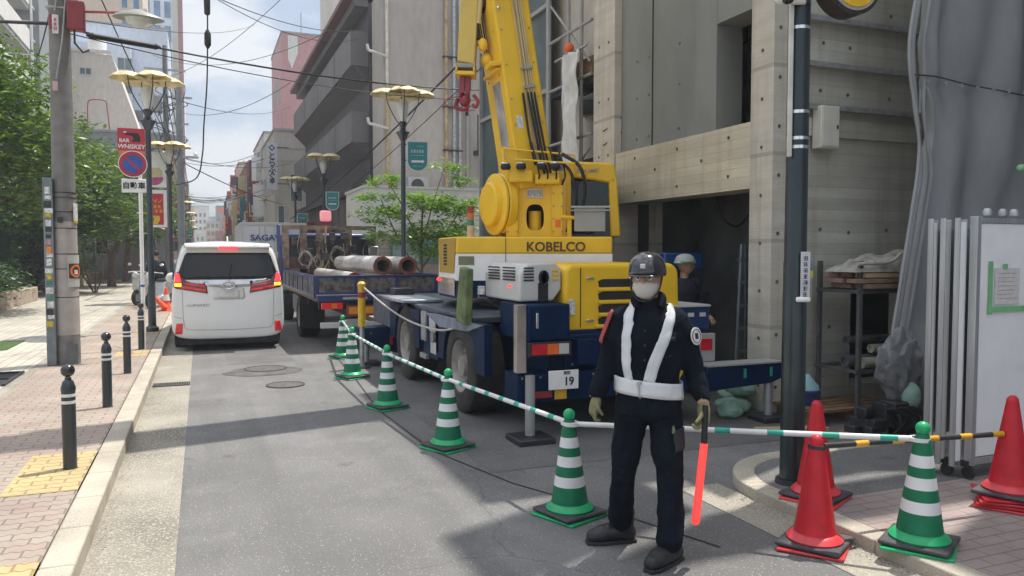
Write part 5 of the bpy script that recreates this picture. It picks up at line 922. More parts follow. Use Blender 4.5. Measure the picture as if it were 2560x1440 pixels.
for i in range(7):
    d = rr.uniform(9, 13); t, cx, cy = bldg('shop_building', lab[i], xs_[i], 12, y, y+d-.2, hs[i], cs[i]); hx = -(12-xs_[i])/2
    for f in range(3):
        for k in range(3): win(t, 'X', hx, -d/2+.8+k*d/3.2, -d/2+.8+k*d/3.2+d/5, 2.8+f*2.4, 4.3+f*2.4, -1, gm=[C_['wglass'], C_['glass'], bluegl][(i+f) % 3])
    for k in range(2): win(t, 'Y', -d/2+.1, hx+.3+k*.9, hx+.95+k*.9, 6+k*.6, 7.4+k*.6, mull=0)
    MB().box(hx-.7, hx, -d/2+1, -d/2+1.2, 4.2, 6.4+.3*i).build('projecting_sign', [C_['refl'], C_['redd'], C_['teal'], C_['gold'], C_['white'], C_['redd'], C_['teal']][i], t, smooth=0); MB().box(hx-.8, hx, -d/2+.5, d/2-.8, 2.6, 2.75).build('awning', [C_['dk'], C_['teal'], C_['redd'], C_['grey'], C_['dk'], C_['gold'], C_['redd']][i], t, smooth=0)
    signs(t, hx, d, 7, .8, hs[i]-2, -1)
    if i == 3: MB().lathe([(.9, 0), (.9, .1)], (hx+.8, -d/2-.02, 9.7), 24, M=Matrix.Rotation(PI/2, 4, 'X')).build('red_dot', C_['redd'], t)
    y += d
t, cx, cy = bldg('end_building', 'brownish building closing the street end', 1.2, 4.5, 210, 225, 9.5, W_tan); [win(t, 'Y', -7.5, -1.3+k, -.6+k, 4+2*j, 5.2+2*j) for k in range(3) for j in range(3)]
t, cx, cy = bldg('end_building', 'pale low building at the very end of the street', -4, 1.6, 230, 245, 8, W_white); [win(t, 'Y', -7.5, -2.3+k*1.2, -1.6+k*1.2, 3+2*j, 4.2+2*j) for k in range(4) for j in range(2)]
endl = ['tall tan slab closing the vista left of the street end', 'white office block closing the vista behind the tan slab', 'grey apartment block at the far right of the street end', 'pale blue block just left of the tiny orange crane', 'low brick block under the tiny orange crane']
for (x0, x1, y0, h, m_), l_ in zip(((-6, -1.2, 205, 13, W_tan), (-1.8, 2.6, 255, 16, W_white), (4.2, 9, 235, 15, W_grey), (2.2, 4.4, 240, 12, W_blue), (3.4, 5.2, 200, 7, W_brick)), endl):
    t, cx, cy = bldg('end_building', l_, x0, x1, y0, y0+8, h, m_)
    for j in range(int(h/2.2)-1):
        for k in range(max(1, int((x1-x0)/1.2))): xx = -(x1-x0)/2+.3+k*1.2; win(t, 'Y', -4, xx, xx+.7, 2.2+j*2.1, 3.4+j*2.1, mull=0)
t = thing('tower_crane', 'small distant orange tower crane at the street end', 'tower crane', (5.3, 190, 0)); MB().box(-.4, .4, -.4, .4, 0, 11).build('mast', C_['org'], t, smooth=0); MB().box(-1.6, 1.2, -.6, .6, 11, 11.8).build('slewing_deck', C_['org'], t, smooth=0); MB().tube([(-.2, 0, 11.6), (4.4, 0, 23)], .25, 6).build('jib', C_['org'], t)
t = thing('pink_lantern_sign', 'glowing pink box sign on a red stand beyond the blue truck frame', 'sign', (3.55, 24, -.06)); MB().box(-.05, .05, -.05, .05, 0, 2.5).build('stand', C_['redd'], t); MB().box(-.17, .17, -.10, .10, 2.72, 3.05).build('lamp_box', mat('sign_pink', (.70, .28, .30), .3, var=.05, emis=((.9, .3, .32), .35)), t, bevel=.06); MB().box(-.18, .18, -.09, .09, 1.0, 2.70).build('red_board', mat('board_red', (.18, .012, .03), .5), t, bevel=.01)
t = thing('food_stall_sign', 'red sign with yellow letters under the third teal shield', 'shop sign', (4.2, 35, 2.55)); MB().box(-.55, .5, -.1, .1, 0, .5).build('board', C_['redd'], t, smooth=0); strokes(t, yt, -.3, .25, 3, .26, -.101, False, 9)

# ================================================================== MORE DISTANT CABLES (each its own run)
rr = random.Random(77); words = ['lowest', 'second lowest', 'third', 'fourth', 'fifth', 'sixth', 'seventh', 'eighth', 'ninth', 'highest']
for k in range(10):
    y0 = 48+k*9; cable((-2.0, y0, 5.2+k*.55), (4.3, y0+rr.uniform(-6, 8), 5.6+k*.5), rr.uniform(.2, .8), .016+.0012*k, words[k]+' of the far cables strung across the street over the minivan')
for k in range(6):
    cable((-1.4+.12*k, 30, 6.4+.3*k), (-1.5+.1*k, 120, 5.4+.5*k), .7, .016, ['first', 'second', 'third', 'fourth', 'fifth', 'sixth'][k]+' cable of the bundle running away above the left lamp row, counted from below')
# ================================================================== VEHICLES
def wheel(parent, x, y, r, w_, side, name='wheel', hubm=None):
    """side -1: outer face towards -X"""
    M = Matrix.Rotation(PI/2, 4, 'Y'); h = w_/2
    tm = MB(); tm.lathe([(r*.55, -h*.9), (r*.60, -h), (r*.88, -h), (r*.97, -h*.85), (r*.985, -h*.7), (r*.985, h*.7), (r*.97, h*.85), (r*.88, h), (r*.60, h), (r*.55, h*.9), (r*.55, -h*.9)], (0, 0, 0), 48, M=M, cap=False)
    if r > .4:
        for k in range(36):
            a = 2*PI*k/36; MM = Matrix.Rotation(a, 4, 'X')
            tm.box(-h*.8, -.02, -.016, .016, r*.97, r*1.0, M=MM); tm.box(.02, h*.8, .010, .042, r*.97, r*1.0, M=MM)
    o = tm.build('tyre', mat('tyre_dusty', (.035, .033, .031), .85, var=.3, sc=4, bump=.3, bsc=30, grime=.5, gcol=(.10, .088, .072)), parent, loc=(x, y, r))
    s_ = side*h; rm = MB(); pr_ = [(r*.56, s_*.95), (r*.52, s_*.8), (r*.45, s_*.35), (r*.25, s_*.30), (r*.22, s_*.85), (r*.05, s_*.9)]
    rm.lathe(pr_+[(.001, s_*.9)], n=28, M=M, cap=False)
    for k in range(8): a = 2*PI*k/8; rm.cyl((s_*.2, math.cos(a)*r*.33, math.sin(a)*r*.33), (s_*.62, math.cos(a)*r*.33, math.sin(a)*r*.33), .016, n=6)
    rm.build('rim', hubm or C_['grey'], o); return o
def cutpoly(poly, y0, step, plane='Y'):
    bm = bmesh.new(); vs = [bm.verts.new((u, y0, v)) for u, v in poly]; bm.faces.new(vs)
    for ax, idx in (((1, 0, 0), 0), ((0, 0, 1), 1)):
        lo = min(p[idx] for p in poly); hi = max(p[idx] for p in poly); k = lo+step
        while k < hi: bmesh.ops.bisect_plane(bm, geom=bm.verts[:]+bm.edges[:]+bm.faces[:], plane_co=[k*a for a in ax], plane_no=ax); k += step
    return bm
def shrink_panel(name, poly, m, parent, target, off=.006, thick=.004, y0=-3.0, step=.06, world=True):
    bm = cutpoly(poly, y0, step); me = bpy.data.meshes.new(name); bm.normal_update()
    for f in bm.faces:
        if f.normal.y > 0: f.normal_flip()
        f.smooth = True
    bm.to_mesh(me); bm.free(); me.materials.append(m); o = bpy.data.objects.new(name, me); COL.objects.link(o); o.parent = parent
    s_ = o.modifiers.new('w', 'SHRINKWRAP'); s_.target = target; s_.wrap_method = 'PROJECT'; s_.use_project_y = True; s_.use_positive_direction = True; s_.use_negative_direction = False; s_.offset = off
    q = o.modifiers.new('s', 'SOLIDIFY'); q.thickness = thick+off*.5; q.offset = -1; return o
# ---------------------------------------------------------------- white minivan (local: +Y is forward)
van = thing('minivan', 'white minivan seen from behind with its brake lights on', 'minivan', (.44, 14.2, 0))
def van_ring(y, hw, hb, hr, zb, zm, zg, zr, yo=0):
    """half widths: body hw, belt hb, roof hr"""
    P = [(0, zb), (hw*.75, zb), (hw*.97, zb+.07), (hw, zb+.22), (hw, zm), (hw*.985, zg-.12), (hb, zg), (hb*.5+hr*.5, zg+(zr-zg)*.5), (hr, zr-.13), (hr*.93, zr-.04), (hr*.7, zr-.005), (0, zr+.02)]
    return [(x, y+yo*(z-.5), z) for x, z in P]+[(-x, y+yo*(z-.5), z) for x, z in P[-2:0:-1]]
secs = [van_ring(.0, .88, .80, .66, .24, .7, 1.27, 1.73, .06), van_ring(.02, .915, .855, .74, .21, .7, 1.27, 1.80, .05), van_ring(.12, .93, .885, .78, .20, .7, 1.26, 1.86, .03), van_ring(.6, .93, .90, .80, .20, .75, 1.2, 1.90), van_ring(2.2, .93, .90, .80, .2, .75, 1.12, 1.92), van_ring(3.2, .925, .88, .76, .2, .75, 1.08, 1.86),
        van_ring(3.75, .92, .86, .72, .2, .7, 1.02, 1.50), van_ring(4.2, .90, .83, .72, .2, .62, .92, 1.08), van_ring(4.7, .84, .76, .68, .22, .55, .76, .86), van_ring(4.88, .7, .6, .55, .27, .5, .62, .68)]
vb = MB(); n_ = len(secs[0]); vb.add([p for s_ in secs for p in s_], [(i*n_+j, (i+1)*n_+j, (i+1)*n_+(j+1) % n_, i*n_+(j+1) % n_) for i in range(len(secs)-1) for j in range(n_)])
# closed rear end with an inner loop so that the tail stays full
c0 = [(x*.55, y-.022, .95+(z-.95)*.62) for x, y, z in secs[0]]; o_ = len(vb.v); vb.v += c0
for j in range(n_): vb.f.append((j, (j+1) % n_, o_+(j+1) % n_, o_+j)); vb.m.append(0)
vb.f.append(tuple(o_+j for j in range(n_))); vb.m.append(0); vb.f.append(tuple((len(secs)-1)*n_+j for j in range(n_-1, -1, -1))); vb.m.append(0)
body = vb.build('body', C_['vanw'], van, smooth=0); bmv = bmesh.new(); bmv.from_mesh(body.data); bmesh.ops.recalc_face_normals(bmv, faces=bmv.faces); [setattr(f, 'smooth', True) for f in bmv.faces]; bmv.to_mesh(body.data); bmv.free()
ss = body.modifiers.new('sub', 'SUBSURF'); ss.levels = 2; ss.render_levels = 2
VP = lambda name, poly, m, off=.006, **k: shrink_panel(name, poly, m, van, body, off, **k)
VP('rear_window', [(-.80, 1.24), (-.83, 1.28), (-.70, 1.66), (-.67, 1.70), (.67, 1.70), (.70, 1.66), (.83, 1.28), (.80, 1.24)], mat('van_glass', (.006, .009, .011), .03, var=.05, spec=.5), .006)
rl_ = mat('tail_red', (.42, .008, .012), .12, var=.1, coat=.8, emis=((1, .02, .02), .12)); rb = mat('brake_glow', (.8, .02, .03), .2, emis=((1, .04, .05), 1.3)); ab = mat('indicator_glow', (.9, .35, .02), .2, emis=((1, .42, .02), 2.2))
dkr = mat('tail_dark', (.10, .006, .010), .1, var=.3, coat=.8)
for s_ in (-1, 1):
    f = lambda pts: [(s_*x, z) for x, z in (pts if s_ > 0 else pts[::-1])]
    VP('tail_light', f([(.34, 1.00), (.36, 1.15), (.60, 1.19), (.70, 1.23), (.80, 1.38), (.87, 1.36), (.885, 1.12), (.84, 1.09)]), dkr, .010, step=.04)
    VP('tail_light_bar', f([(.37, 1.10), (.38, 1.14), (.62, 1.18), (.70, 1.19), (.68, 1.15)]), rl_, .016, step=.04); VP('tail_light_bar', f([(.36, 1.02), (.365, 1.065), (.70, 1.13), (.80, 1.14), (.82, 1.105)]), rl_, .016, step=.04)
    VP('brake_light', f([(.76, 1.20), (.80, 1.355), (.86, 1.335), (.865, 1.20)]), rb, .016, step=.03); VP('indicator_light', f([(.76, 1.125), (.76, 1.18), (.865, 1.18), (.865, 1.13)]), ab, .017, step=.03)
    VP('reflector', f([(.755, .32), (.745, .50), (.845, .50), (.875, .32)]), rl_, .010, step=.04)
ch_ = mat('garnish_chrome', (.62, .63, .66), .1, 1, var=.05)
VP('chrome_garnish', [(-.46, 1.165), (-.50, 1.21), (-.3, 1.235), (.3, 1.235), (.62, 1.255), (.66, 1.225), (.40, 1.18), (.36, 1.12), (.1, 1.10), (-.1, 1.10), (-.34, 1.13), (-.38, 1.16)], ch_, .014)
VP('plate_recess', [(-.27, .93), (-.25, 1.09), (.25, 1.09), (.27, .93), (.24, .89), (-.24, .89)], mat('recess_white', (.70, .69, .67), .3, var=.02), .002)
VP('number_plate', [(-.165, .905), (-.165, 1.045), (.165, 1.045), (.165, .905)], mat('plate_offwhite', (.66, .66, .64), .5), .016)
mb = MB(Matrix.Translation((0, -.068, 1.145)) @ Matrix.Rotation(PI/2, 4, 'X'))
def torus(mbx, rx, ry, r, c=(0, 0, 0), n=36, M=None):
    pts = [Vector(c)+Vector((rx*math.cos(2*PI*i/n), ry*math.sin(2*PI*i/n), 0)) for i in range(n+1)]; mbx.tube(pts, r, 8, cap=False)
torus(mb, .098, .066, .009); torus(mb, .030, .060, .007); torus(mb, .070, .026, .007, (0, .025, 0)); mb.build('emblem', C_['chrome'], van)
def seam(pts, r=.0045):
    bmx = bmesh.new(); P = smoothpath([(x, -3, z) for x, z in pts], 5); vs = []
    poly = []; 
    for i, p in enumerate(P):
        d = (P[min(i+1, len(P)-1)]-P[max(0, i-1)]).normalized(); nrm = Vector((-d.z, 0, d.x))*r; vs.append((p+nrm, p-nrm))
    mbx = MB(); mbx.add([q for a in vs for q in a], [(2*i, 2*i+1, 2*i+3, 2*i+2) for i in range(len(vs)-1)]); o = mbx.build('tailgate_seam', C_['grey'], van, smooth=0)
    m_ = o.modifiers.new('w', 'SHRINKWRAP'); m_.target = body; m_.wrap_method = 'PROJECT'; m_.use_project_y = True; m_.use_positive_direction = True; m_.offset = .003
seam([(-.745, 1.06), (-.74, .7), (-.72, .46), (-.68, .40), (-.6, .385), (0, .37), (.6, .385), (.68, .40), (.72, .46), (.74, .7), (.745, 1.06)])
seam([(-.88, .62), (-.76, .58)]); seam([(.76, .58), (.88, .62)])
a_ = text('ALPHARD', .062, C_['grey'], (-.50, -.030, .80), (PI/2, 0, 0), van, sx=1.35); sw = a_.modifiers.new('w', 'SHRINKWRAP'); sw.target = body; sw.wrap_method = 'NEAREST_SURFACEPOINT'; sw.offset = .006
mb = MB(); mb.prism([(-.11, 1.795), (.06, 1.79), (.06, 1.83), (.30, 1.87), (.30, 1.80)][:5], -.70, .70, 'X'); sp_ = mb.build('spoiler', C_['vanw'], van, bevel=.025, seg=3); sp_.rotation_euler = (0, 0, 0)
MB().box(-.155, .155, -.118, -.10, 1.745, 1.80).build('high_brake_light', rb, van, bevel=.008).location = (0, .0, .008)
MB().prism([(.35, 1.90), (.42, 1.995), (.50, 1.91)], -.012, .012, 'X').build('roof_fin', C_['vanw'], van, bevel=.006)
mb = MB(); mb.tube([(.0, -.125, 1.24), (.05, -.118, 1.5)], .008, 6); mb.build('wiper', C_['blk'], van)
MB().box(-.82, .82, .06, 4.4, .12, .27).build('underbody', C_['blk'], van, smooth=0)
for x, s_ in ((-.79, -1), (.79, 1)):
    for y_ in (.95, 3.95): wheel(van, x, y_, .34, .23, s_, hubm=C_['steel'])
for s_ in (-1, 1):
    MB().sph((s_*1.02, 3.25, 1.18), .12, 16, sc=(.9, .5, .9)).build('wing_mirror', C_['vanw'], van); MB().prism([(.55, 1.22), (.7, 1.72), (3.0, 1.75), (3.6, 1.15)], s_*.90-.012, s_*.90+.012, 'X').build('side_window', C_['glass'], van, smooth=0)
# ---------------------------------------------------------------- blue flatbed truck
tr = thing('flatbed_truck', 'dark blue flatbed truck loaded with steel pipes parked before the crane', 'truck', (2.88, 13.4, 0))
TX = 1.08
mb = MB(); mb.box(-TX, TX, .0, .05, .98, 1.02); mb.box(-TX, TX, -.005, .055, 1.27, 1.31)
for x in (-TX, -.42, .30, TX-.06): mb.box(x, x+.06, -.004, .052, 1.02, 1.27)
mb.build('tailgate_frame', C_['blue'], tr, bevel=.005); MB().box(-TX+.06, TX-.06, .012, .04, 1.02, 1.27).build('tailgate_panel', mat('weathered_panel', (.14, .13, .13), .6, .3, var=.5, sc=9, grime=.5), tr, smooth=0)
for s_ in (-1, 1):
    mb = MB(); x = s_*TX; mb.box(x-.02, x+.02, .06, 5.7, 1.25, 1.31); mb.box(x-.02, x+.02, .06, 5.7, .92, .98); [mb.box(x-.025, x+.025, .06+k*.8, .11+k*.8, .98, 1.25) for k in range(8)]; mb.build('side_gate', C_['blue'], tr, smooth=0)
    MB().box(x-.010, x+.010, .1, 5.7, .98, 1.25).build('side_panel', _m['weathered_panel'], tr, smooth=0)
MB().box(-TX+.02, TX-.02, .05, 5.7, .86, .95).build('deck', C_['wood'], tr, smooth=0)
mb = MB(); [mb.box(x, x+.12, .1, 7.5, .58, .85) for x in (-.5, .38)]; [mb.box(-1.0, 1.0, y_, y_+.08, .72, .85) for y_ in (.2, 1.6, 3.2, 4.8)]; mb.build('chassis', C_['dk'], tr, smooth=0)
MB().box(-1.05, 1.05, -.02, .12, .86, .97).build('rear_bar', C_['blue'], tr, bevel=.01); MB().box(-.62, -.20, -.035, -.02, .895, .935).build('number_label', mat('label_grey', (.35, .36, .38), .5), tr, smooth=0)
for x in (-.98, .62): q = MB().box(x, x+.36, .0, .06, .73, .84).build('tail_lamp', rl_, tr, bevel=.01); MB().box(x+.17, x+.26, -.006, 0, .745, .825).build('indicator', C_['org'], q, smooth=0)
MB().box(-.56, .30, -.01, .02, .60, .79).build('reflector_board', C_['redd'], tr, smooth=0); MB().box(-.52, .27, -.016, -.0105, .64, .76).build('reflector_stripe', mat('reflector_amber', (.7, .28, .03), .4), tr, smooth=0)
MB().box(-1.0, 1.0, .0, .08, .40, .50).build('bumper_bar', C_['lgrey'], tr, bevel=.01); MB().box(-.66, -.30, -.012, 0, .41, .55).build('number_plate', mat('plate_dim', (.35, .37, .35), .5), tr, smooth=0)
for x in (-.86, .86):
    wheel(tr, x, 2.7, .42, .4, -1 if x < 0 else 1); wheel(tr, x, 6.9, .42, .26, -1 if x < 0 else 1)
    MB().box(x-.24, x+.24, 2.1, 2.13, .22, .80).build('mudflap', C_['blk'], tr, smooth=0)
mb = MB(); mb.box(-TX+.1, -TX+.5, 3.3, 4.5, .45, .80); mb.build('tool_box', C_['blue'], tr, bevel=.01)
rst = mat('rusty_frame', (.20, .15, .12), .7, .2, var=.35, sc=8, grime=.5)
mb = MB(); y0 = 5.7; mb.box(-TX, TX+.1, y0, y0+.08, 2.26, 2.36)
for x in (-TX, -.66, -.28, .42, TX-.02): mb.box(x, x+.16 if x < 1 else x+.12, y0, y0+.08, .95, 2.26)
mb.box(-TX, TX, y0, y0+.08, 1.22, 1.32); mb.build('headboard_frame', rst, tr, smooth=0); MB().box(-TX+.1, TX, y0+.03, y0+.06, .98, 1.60).build('headboard_panel', mat('panel_brown', (.08, .045, .04), .7, var=.3), tr, smooth=0)
MB().prism([(5.6, .95), (5.6, 1.4), (5.9, 2.38), (6.1, 2.40), (6.1, .95)], -TX-.09, -TX-.02, 'X').build('side_stake', C_['blue'], tr, bevel=.01)
MB().box(-1.0, 1.0, 6.0, 7.7, .75, 2.18).build('cab', C_['blue'], tr, bevel=.06); MB().box(-.85, .85, 5.985, 6.0, 1.62, 2.10).build('cab_rear_window', mat('cab_glass', (.02, .03, .05), .05, spec=.9), tr, smooth=0)
mb = MB(); mb.box(.98, 1.22, y0-.05, y0-.02, 1.62, 1.86); mb.build('wing_mirror', C_['chrome'], tr, bevel=.02); mb = MB(); mb.tube([(.9, y0, 1.95), (1.1, y0, 2.0), (1.1, y0-.03, 1.86)], .012, 6); mb.build('mirror_arm', C_['dk'], tr)
MB().tube(smoothpath([(-.05, y0-.05, 2.35), (-.08, y0-.08, 1.9), (-.02, y0-.1, 1.5), (-.12, y0-.12, 1.3)]), .022, 6).build('hanging_strap', mat('strap_yellow', (.33, .30, .14), .8), tr)
rp_ = mat('rope_grey', (.32, .30, .27), .85, var=.3); mb = MB(); rr = random.Random(7)
for (cx, cz, r) in ((-.55, 1.55, .15), (.22, 1.62, .17), (.62, 1.50, .13), (-.25, 1.48, .12)):
    for k in range(4):
        pts = [(cx+(r+rr.uniform(-.04, .03))*math.cos(a+k), y0-.08-.02*k, cz+(r+rr.uniform(-.03, .05))*math.sin(a+k)*1.15) for a in [2*PI*i/10 for i in range(11)]]; mb.tube(smoothpath(pts, 2), .012, 5)
mb.build('hanging_rope', rp_, tr)
rr = random.Random(23)
for k in range(26):
    mb = MB()
    x = rr.uniform(-1.0, 1.0); z = rr.uniform(1.25, 2.05); a = rr.uniform(.03, .10); h = rr.uniform(.05, .22); mb.box(x-a, x+a, y0-.06-rr.uniform(0, .12), y0-.02, z, min(2.2, z+h), M=None); mb.build('hanging_tool', mat('tool_dark', (.05, .04, .042), .7, var=.6, sc=5), tr, bevel=.01)
mb = MB()
for k in range(14): x = rr.uniform(-.95, .95); z = rr.uniform(1.6, 2.2); mb.tube(smoothpath([(x, y0-.05, z), (x+rr.uniform(-.1, .1), y0-.12, z-.3), (x+rr.uniform(-.15, .15), y0-.10, z-.6)], 4), rr.uniform(.008, .018), 5)
mb.build('hanging_straps', mat('strap_mixed', (.24, .21, .13), .8, var=.6, sc=3), tr)
MB().box(-TX+.16, TX-.02, y0+.085, y0+.10, 1.3, 2.05).build('dark_interior_panel', mat('interior_shade_dark', (.018, .020, .035), .4, var=.5, sc=3), tr, smooth=0)  # dark panel added to suggest the unlit interior behind the headboard frame
# load: steel pipes and boxes lying on the deck
pst = mat('pipe_steel', (.46, .42, .39), .55, .2, var=.25, sc=3, stretch=(6, .5, 6), grime=.4, gcol=(.25, .14, .10)); prs = mat('pipe_end_rust', (.20, .075, .055), .8, var=.25)
for k, (x, z, r, l, y0_) in enumerate(((3.10, 1.46, .165, 4.6, 14.0), (3.56, 1.46, .165, 4.4, 13.95), (2.62, 1.21, .13, 4.6, 14.2), (3.05, 1.12, .15, 4.4, 14.1), (3.50, 1.12, .15, 4.5, 14.15))):
    lb = ['rusty ended steel pipe on the upper left of the truck load', 'rusty ended steel pipe on the upper right of the truck load', 'lower left steel pipe on the truck deck', 'lower middle steel pipe on the truck deck', 'lower right steel pipe on the truck deck'][k]
    t = thing('steel_pipe', lb, 'pipe', (x, y0_, z), 0, 'steel pipes loaded on the blue truck'); M = Matrix.Rotation(-PI/2, 4, 'X')
    MB().lathe([(r*.72, 1.6), (r*.72, 0), (r*.93, 0), (r*1.0, .02), (r, l), (r*.7, l)], n=28, M=M).build('tube', pst, t); MB().lathe([(r*.715, .14), (r*.70, -.008), (r*1.03, -.008), (r*1.03, .06), (r*1.0, .06)], n=28, M=M, cap=False).build('collar', prs, t)
t = thing('white_wrap', 'white plastic wrap over the upper pipe on the blue truck', 'wrap', (2.98, 14.02, 1.46)); mb = MB(); vs = []
for i in range(16):
    for j in range(13): a = R(70+j*11); rr_ = .178+.012*noise.noise(Vector((i*.5, j*.6, 1))); vs.append((.12+rr_*math.cos(a), i*.22-.02*math.sin(j), rr_*math.sin(a)))
mb.add(vs, [(i*13+j, i*13+j+1, (i+1)*13+j+1, (i+1)*13+j) for i in range(15) for j in range(12)]); mb.build('film', mat('film_white', (.60, .57, .54), .35, var=.1), t, smooth=80)
# ---------------------------------------------------------------- delivery box truck far behind
t = thing('delivery_truck', 'white delivery box truck with blue lettering ahead of the minivan', 'truck', (2.55, 30, 0)); MB().box(-1.18, 1.18, 0, 5.5, .75, 2.83).build('cargo_box', mat('box_white', (.62, .63, .66), .45, var=.03, grime=.15), t, bevel=.03)
mb = MB(); mb.box(-1.18, 1.18, -.02, 0, .78, .86); mb.box(-1.18, 1.18, -.02, 0, 2.72, 2.82); mb.box(-1.18, -1.10, -.02, 0, .86, 2.72); mb.box(-.02, .02, -.015, 0, .86, 2.72); mb.box(1.10, 1.18, -.02, 0, .86, 2.72); [mb.cyl((x, -.03, .9), (x, -.03, 2.7), .012, n=6) for x in (-.55, -.35, .35, .55)]; mb.build('door_frame', C_['lgrey'], t, smooth=0)
text('SAGAWA', .30, mat('letter_blue', (.02, .05, .22), .5), (-.12, -.035, 2.25), (PI/2, 0, 0), t, bold=True, sx=1.15); MB().box(-1.0, 1.0, .1, 7.2, .5, .74).build('chassis', C_['dk'], t); MB().box(-1.05, 1.05, 5.6, 7.3, .6, 2.3).build('cab', C_['white'], t, bevel=.08)
for x in (-.9, .9): wheel(t, x, 1.2, .38, .3, -1 if x < 0 else 1); wheel(t, x, 6.4, .38, .25, -1 if x < 0 else 1); MB().box(x-.12, x+.12, -.03, .0, .58, .70).build('tail_lamp', rl_, t)
# ================================================================== CRANE
cr = thing('mobile_crane', 'yellow mobile crane with navy carrier and raised telescopic boom', 'crane', (3.65, 9.2, 0))
TC = Matrix.Translation((-3.65, -9.2, 0)); K = lambda: MB(TC)
navy, yel = C_['navy'], C_['yel']; dstrp = mat('deck_plate', (.10, .12, .15), .5, .4, var=.25, sc=5)
mb = K(); mb.box(2.95, 4.45, 6.45, 12.1, .45, .98); mb.build('carrier_frame', navy, cr, bevel=.02)
mb = K(); mb.box(2.56, 4.75, 7.4, 12.1, .98, 1.04); mb.box(2.56, 4.75, 11.0, 12.3, .60, .98); mb.build('deck', dstrp, cr, bevel=.01)
# wheel arches, side skirts on the left
mb = K()
def arch(yc, r, y0, y1, zt): 
    pts = [(y0, zt), (y0, .5)]
    pts += [(yc-r, .5)] + [(yc-r*math.cos(PI*i/12), .5+r*.95*math.sin(PI*i/12)) for i in range(1, 12)] + [(yc+r, .5), (y1, .5), (y1, zt)]
    return pts
for (yc, y0, y1) in ((7.75, 6.95, 8.6), (10.1, 9.35, 10.95)): mb.prism(arch(yc, .56, y0, y1, .985 if yc > 9 else 1.0)[::-1], 2.52, 2.60, 'X')
mb.build('wheel_arch', navy, cr, smooth=0)
K().prism([(6.95, 1.0), (8.5, 1.0), (9.0, .98), (8.4, .86), (7.4, .90)], 2.50, 2.515, 'X').build('arch_plate', mat('plate_steel', (.20, .24, .32), .4, .3, var=.2), cr, smooth=0)
for yc in (7.75, 10.1):
    wheel(cr, 2.70-3.65, yc-9.2, .50, .36, -1, hubm=mat('hub_grey', (.36, .33, .30), .6, .2, var=.3, grime=.5)); wheel(cr, 4.60-3.65, yc-9.2, .50, .34, 1, hubm=_m['hub_grey'])
# between the wheels: boxes, lamps, steps
mb = K(); mb.box(2.56, 2.9, 8.65, 9.3, .42, .96); mb.build('side_tank', navy, cr, bevel=.02); K().box(2.545, 2.56, 8.72, 8.98, .76, .94).build('white_panel', C_['lgrey'], cr, smooth=0); K().box(2.545, 2.56, 8.66, 8.92, .50, .64).build('white_panel', C_['lgrey'], cr, smooth=0)
K().lathe([(.07, 0), (.07, .04)], (2.53, 8.82, .70), 20, M=Matrix.Rotation(PI/2, 4, 'Y')).build('round_lamp', mat('lamp_dim', (.25, .27, .24), .3), cr); K().box(2.53, 2.56, 9.1, 9.3, .62, .98).build('ladder_plate', C_['steel'], cr, bevel=.004); K().box(2.52, 2.57, 9.06, 9.32, .40, .46).build('step', C_['steel'], cr, bevel=.004); K().box(2.52, 2.57, 8.5, 8.6, .55, 1.0).build('bracket_plate', C_['steel'], cr)
K().box(2.40, 2.95, 9.7, 10.9, 1.05, 1.09).build('fender_top', mat('fender_alloy', (.42, .46, .52), .35, .6, var=.2), cr, bevel=.008)
K().box(2.60, 2.9, 11.0, 11.3, 1.05, 1.18).build('deck_box', C_['dk'], cr, bevel=.01)
# front left outrigger box, poking out to the left
mb = K(); mb.prism([(2.15, .58), (2.75, .60), (2.75, .18), (2.5, .26), (2.18, .36)], 11.4, 11.75, 'Y'); mb.build('outrigger_box', navy, cr, bevel=.012); K().lathe([(.018, 0), (.018, .012)], (2.34, 11.39, .50), 14, M=Matrix.Rotation(PI/2, 4, 'X')).build('bolt', C_['chrome'], cr); K().box(2.62, 2.66, 11.385, 11.398, .32, .46).build('side_marker', C_['red'], cr, smooth=0)
K().box(2.45, 4.8, 11.42, 11.72, .35, .57).build('outrigger_beam', navy, cr, bevel=.01)
K().tube([(2.3, 11.58, .36), (2.3, 11.58, .06)], .045, 12).build('outrigger_jack', C_['steel'], cr); K().box(2.12, 2.48, 11.4, 11.76, -.0, .06).build('outrigger_pad', C_['dk'], cr, bevel=.01)
# rear outrigger box, beam to the right, jack
mb = K(); mb.box(2.62, 4.72, 6.34, 6.68, .34, .60); mb.build('rear_outrigger_box', navy, cr, bevel=.012)
mb = K(); mb.prism([(4.5, .59), (5.40, .60), (5.40, .44), (5.28, .40), (4.5, .36)], 6.12, 6.33, 'Y'); mb.build('outrigger_beam', navy, cr, bevel=.008)
K().box(4.5, 5.40, 6.10, 6.34, .60, .615).build('beam_top', C_['grey'], cr, smooth=0)
for x in (4.93, 5.25): K().box(x, x+.03, 6.112, 6.119, .47, .56).build('green_mark', mat('mark_green', (.02, .28, .18), .5), cr, smooth=0)
K().tube([(5.32, 6.22, .42), (5.32, 6.22, .06)], .045, 12).build('outrigger_jack', C_['steel'], cr); K().box(5.16, 5.44, 6.07, 6.35, 0, .06).build('outrigger_pad', C_['dk'], cr, bevel=.01)
K().tube([(2.72, 6.3, .6), (2.72, 6.3, .06)], .045, 12).build('outrigger_jack', C_['grey'], cr); K().box(2.55, 2.9, 6.13, 6.48, 0, .055).build('outrigger_pad', C_['dk'], cr, bevel=.01)
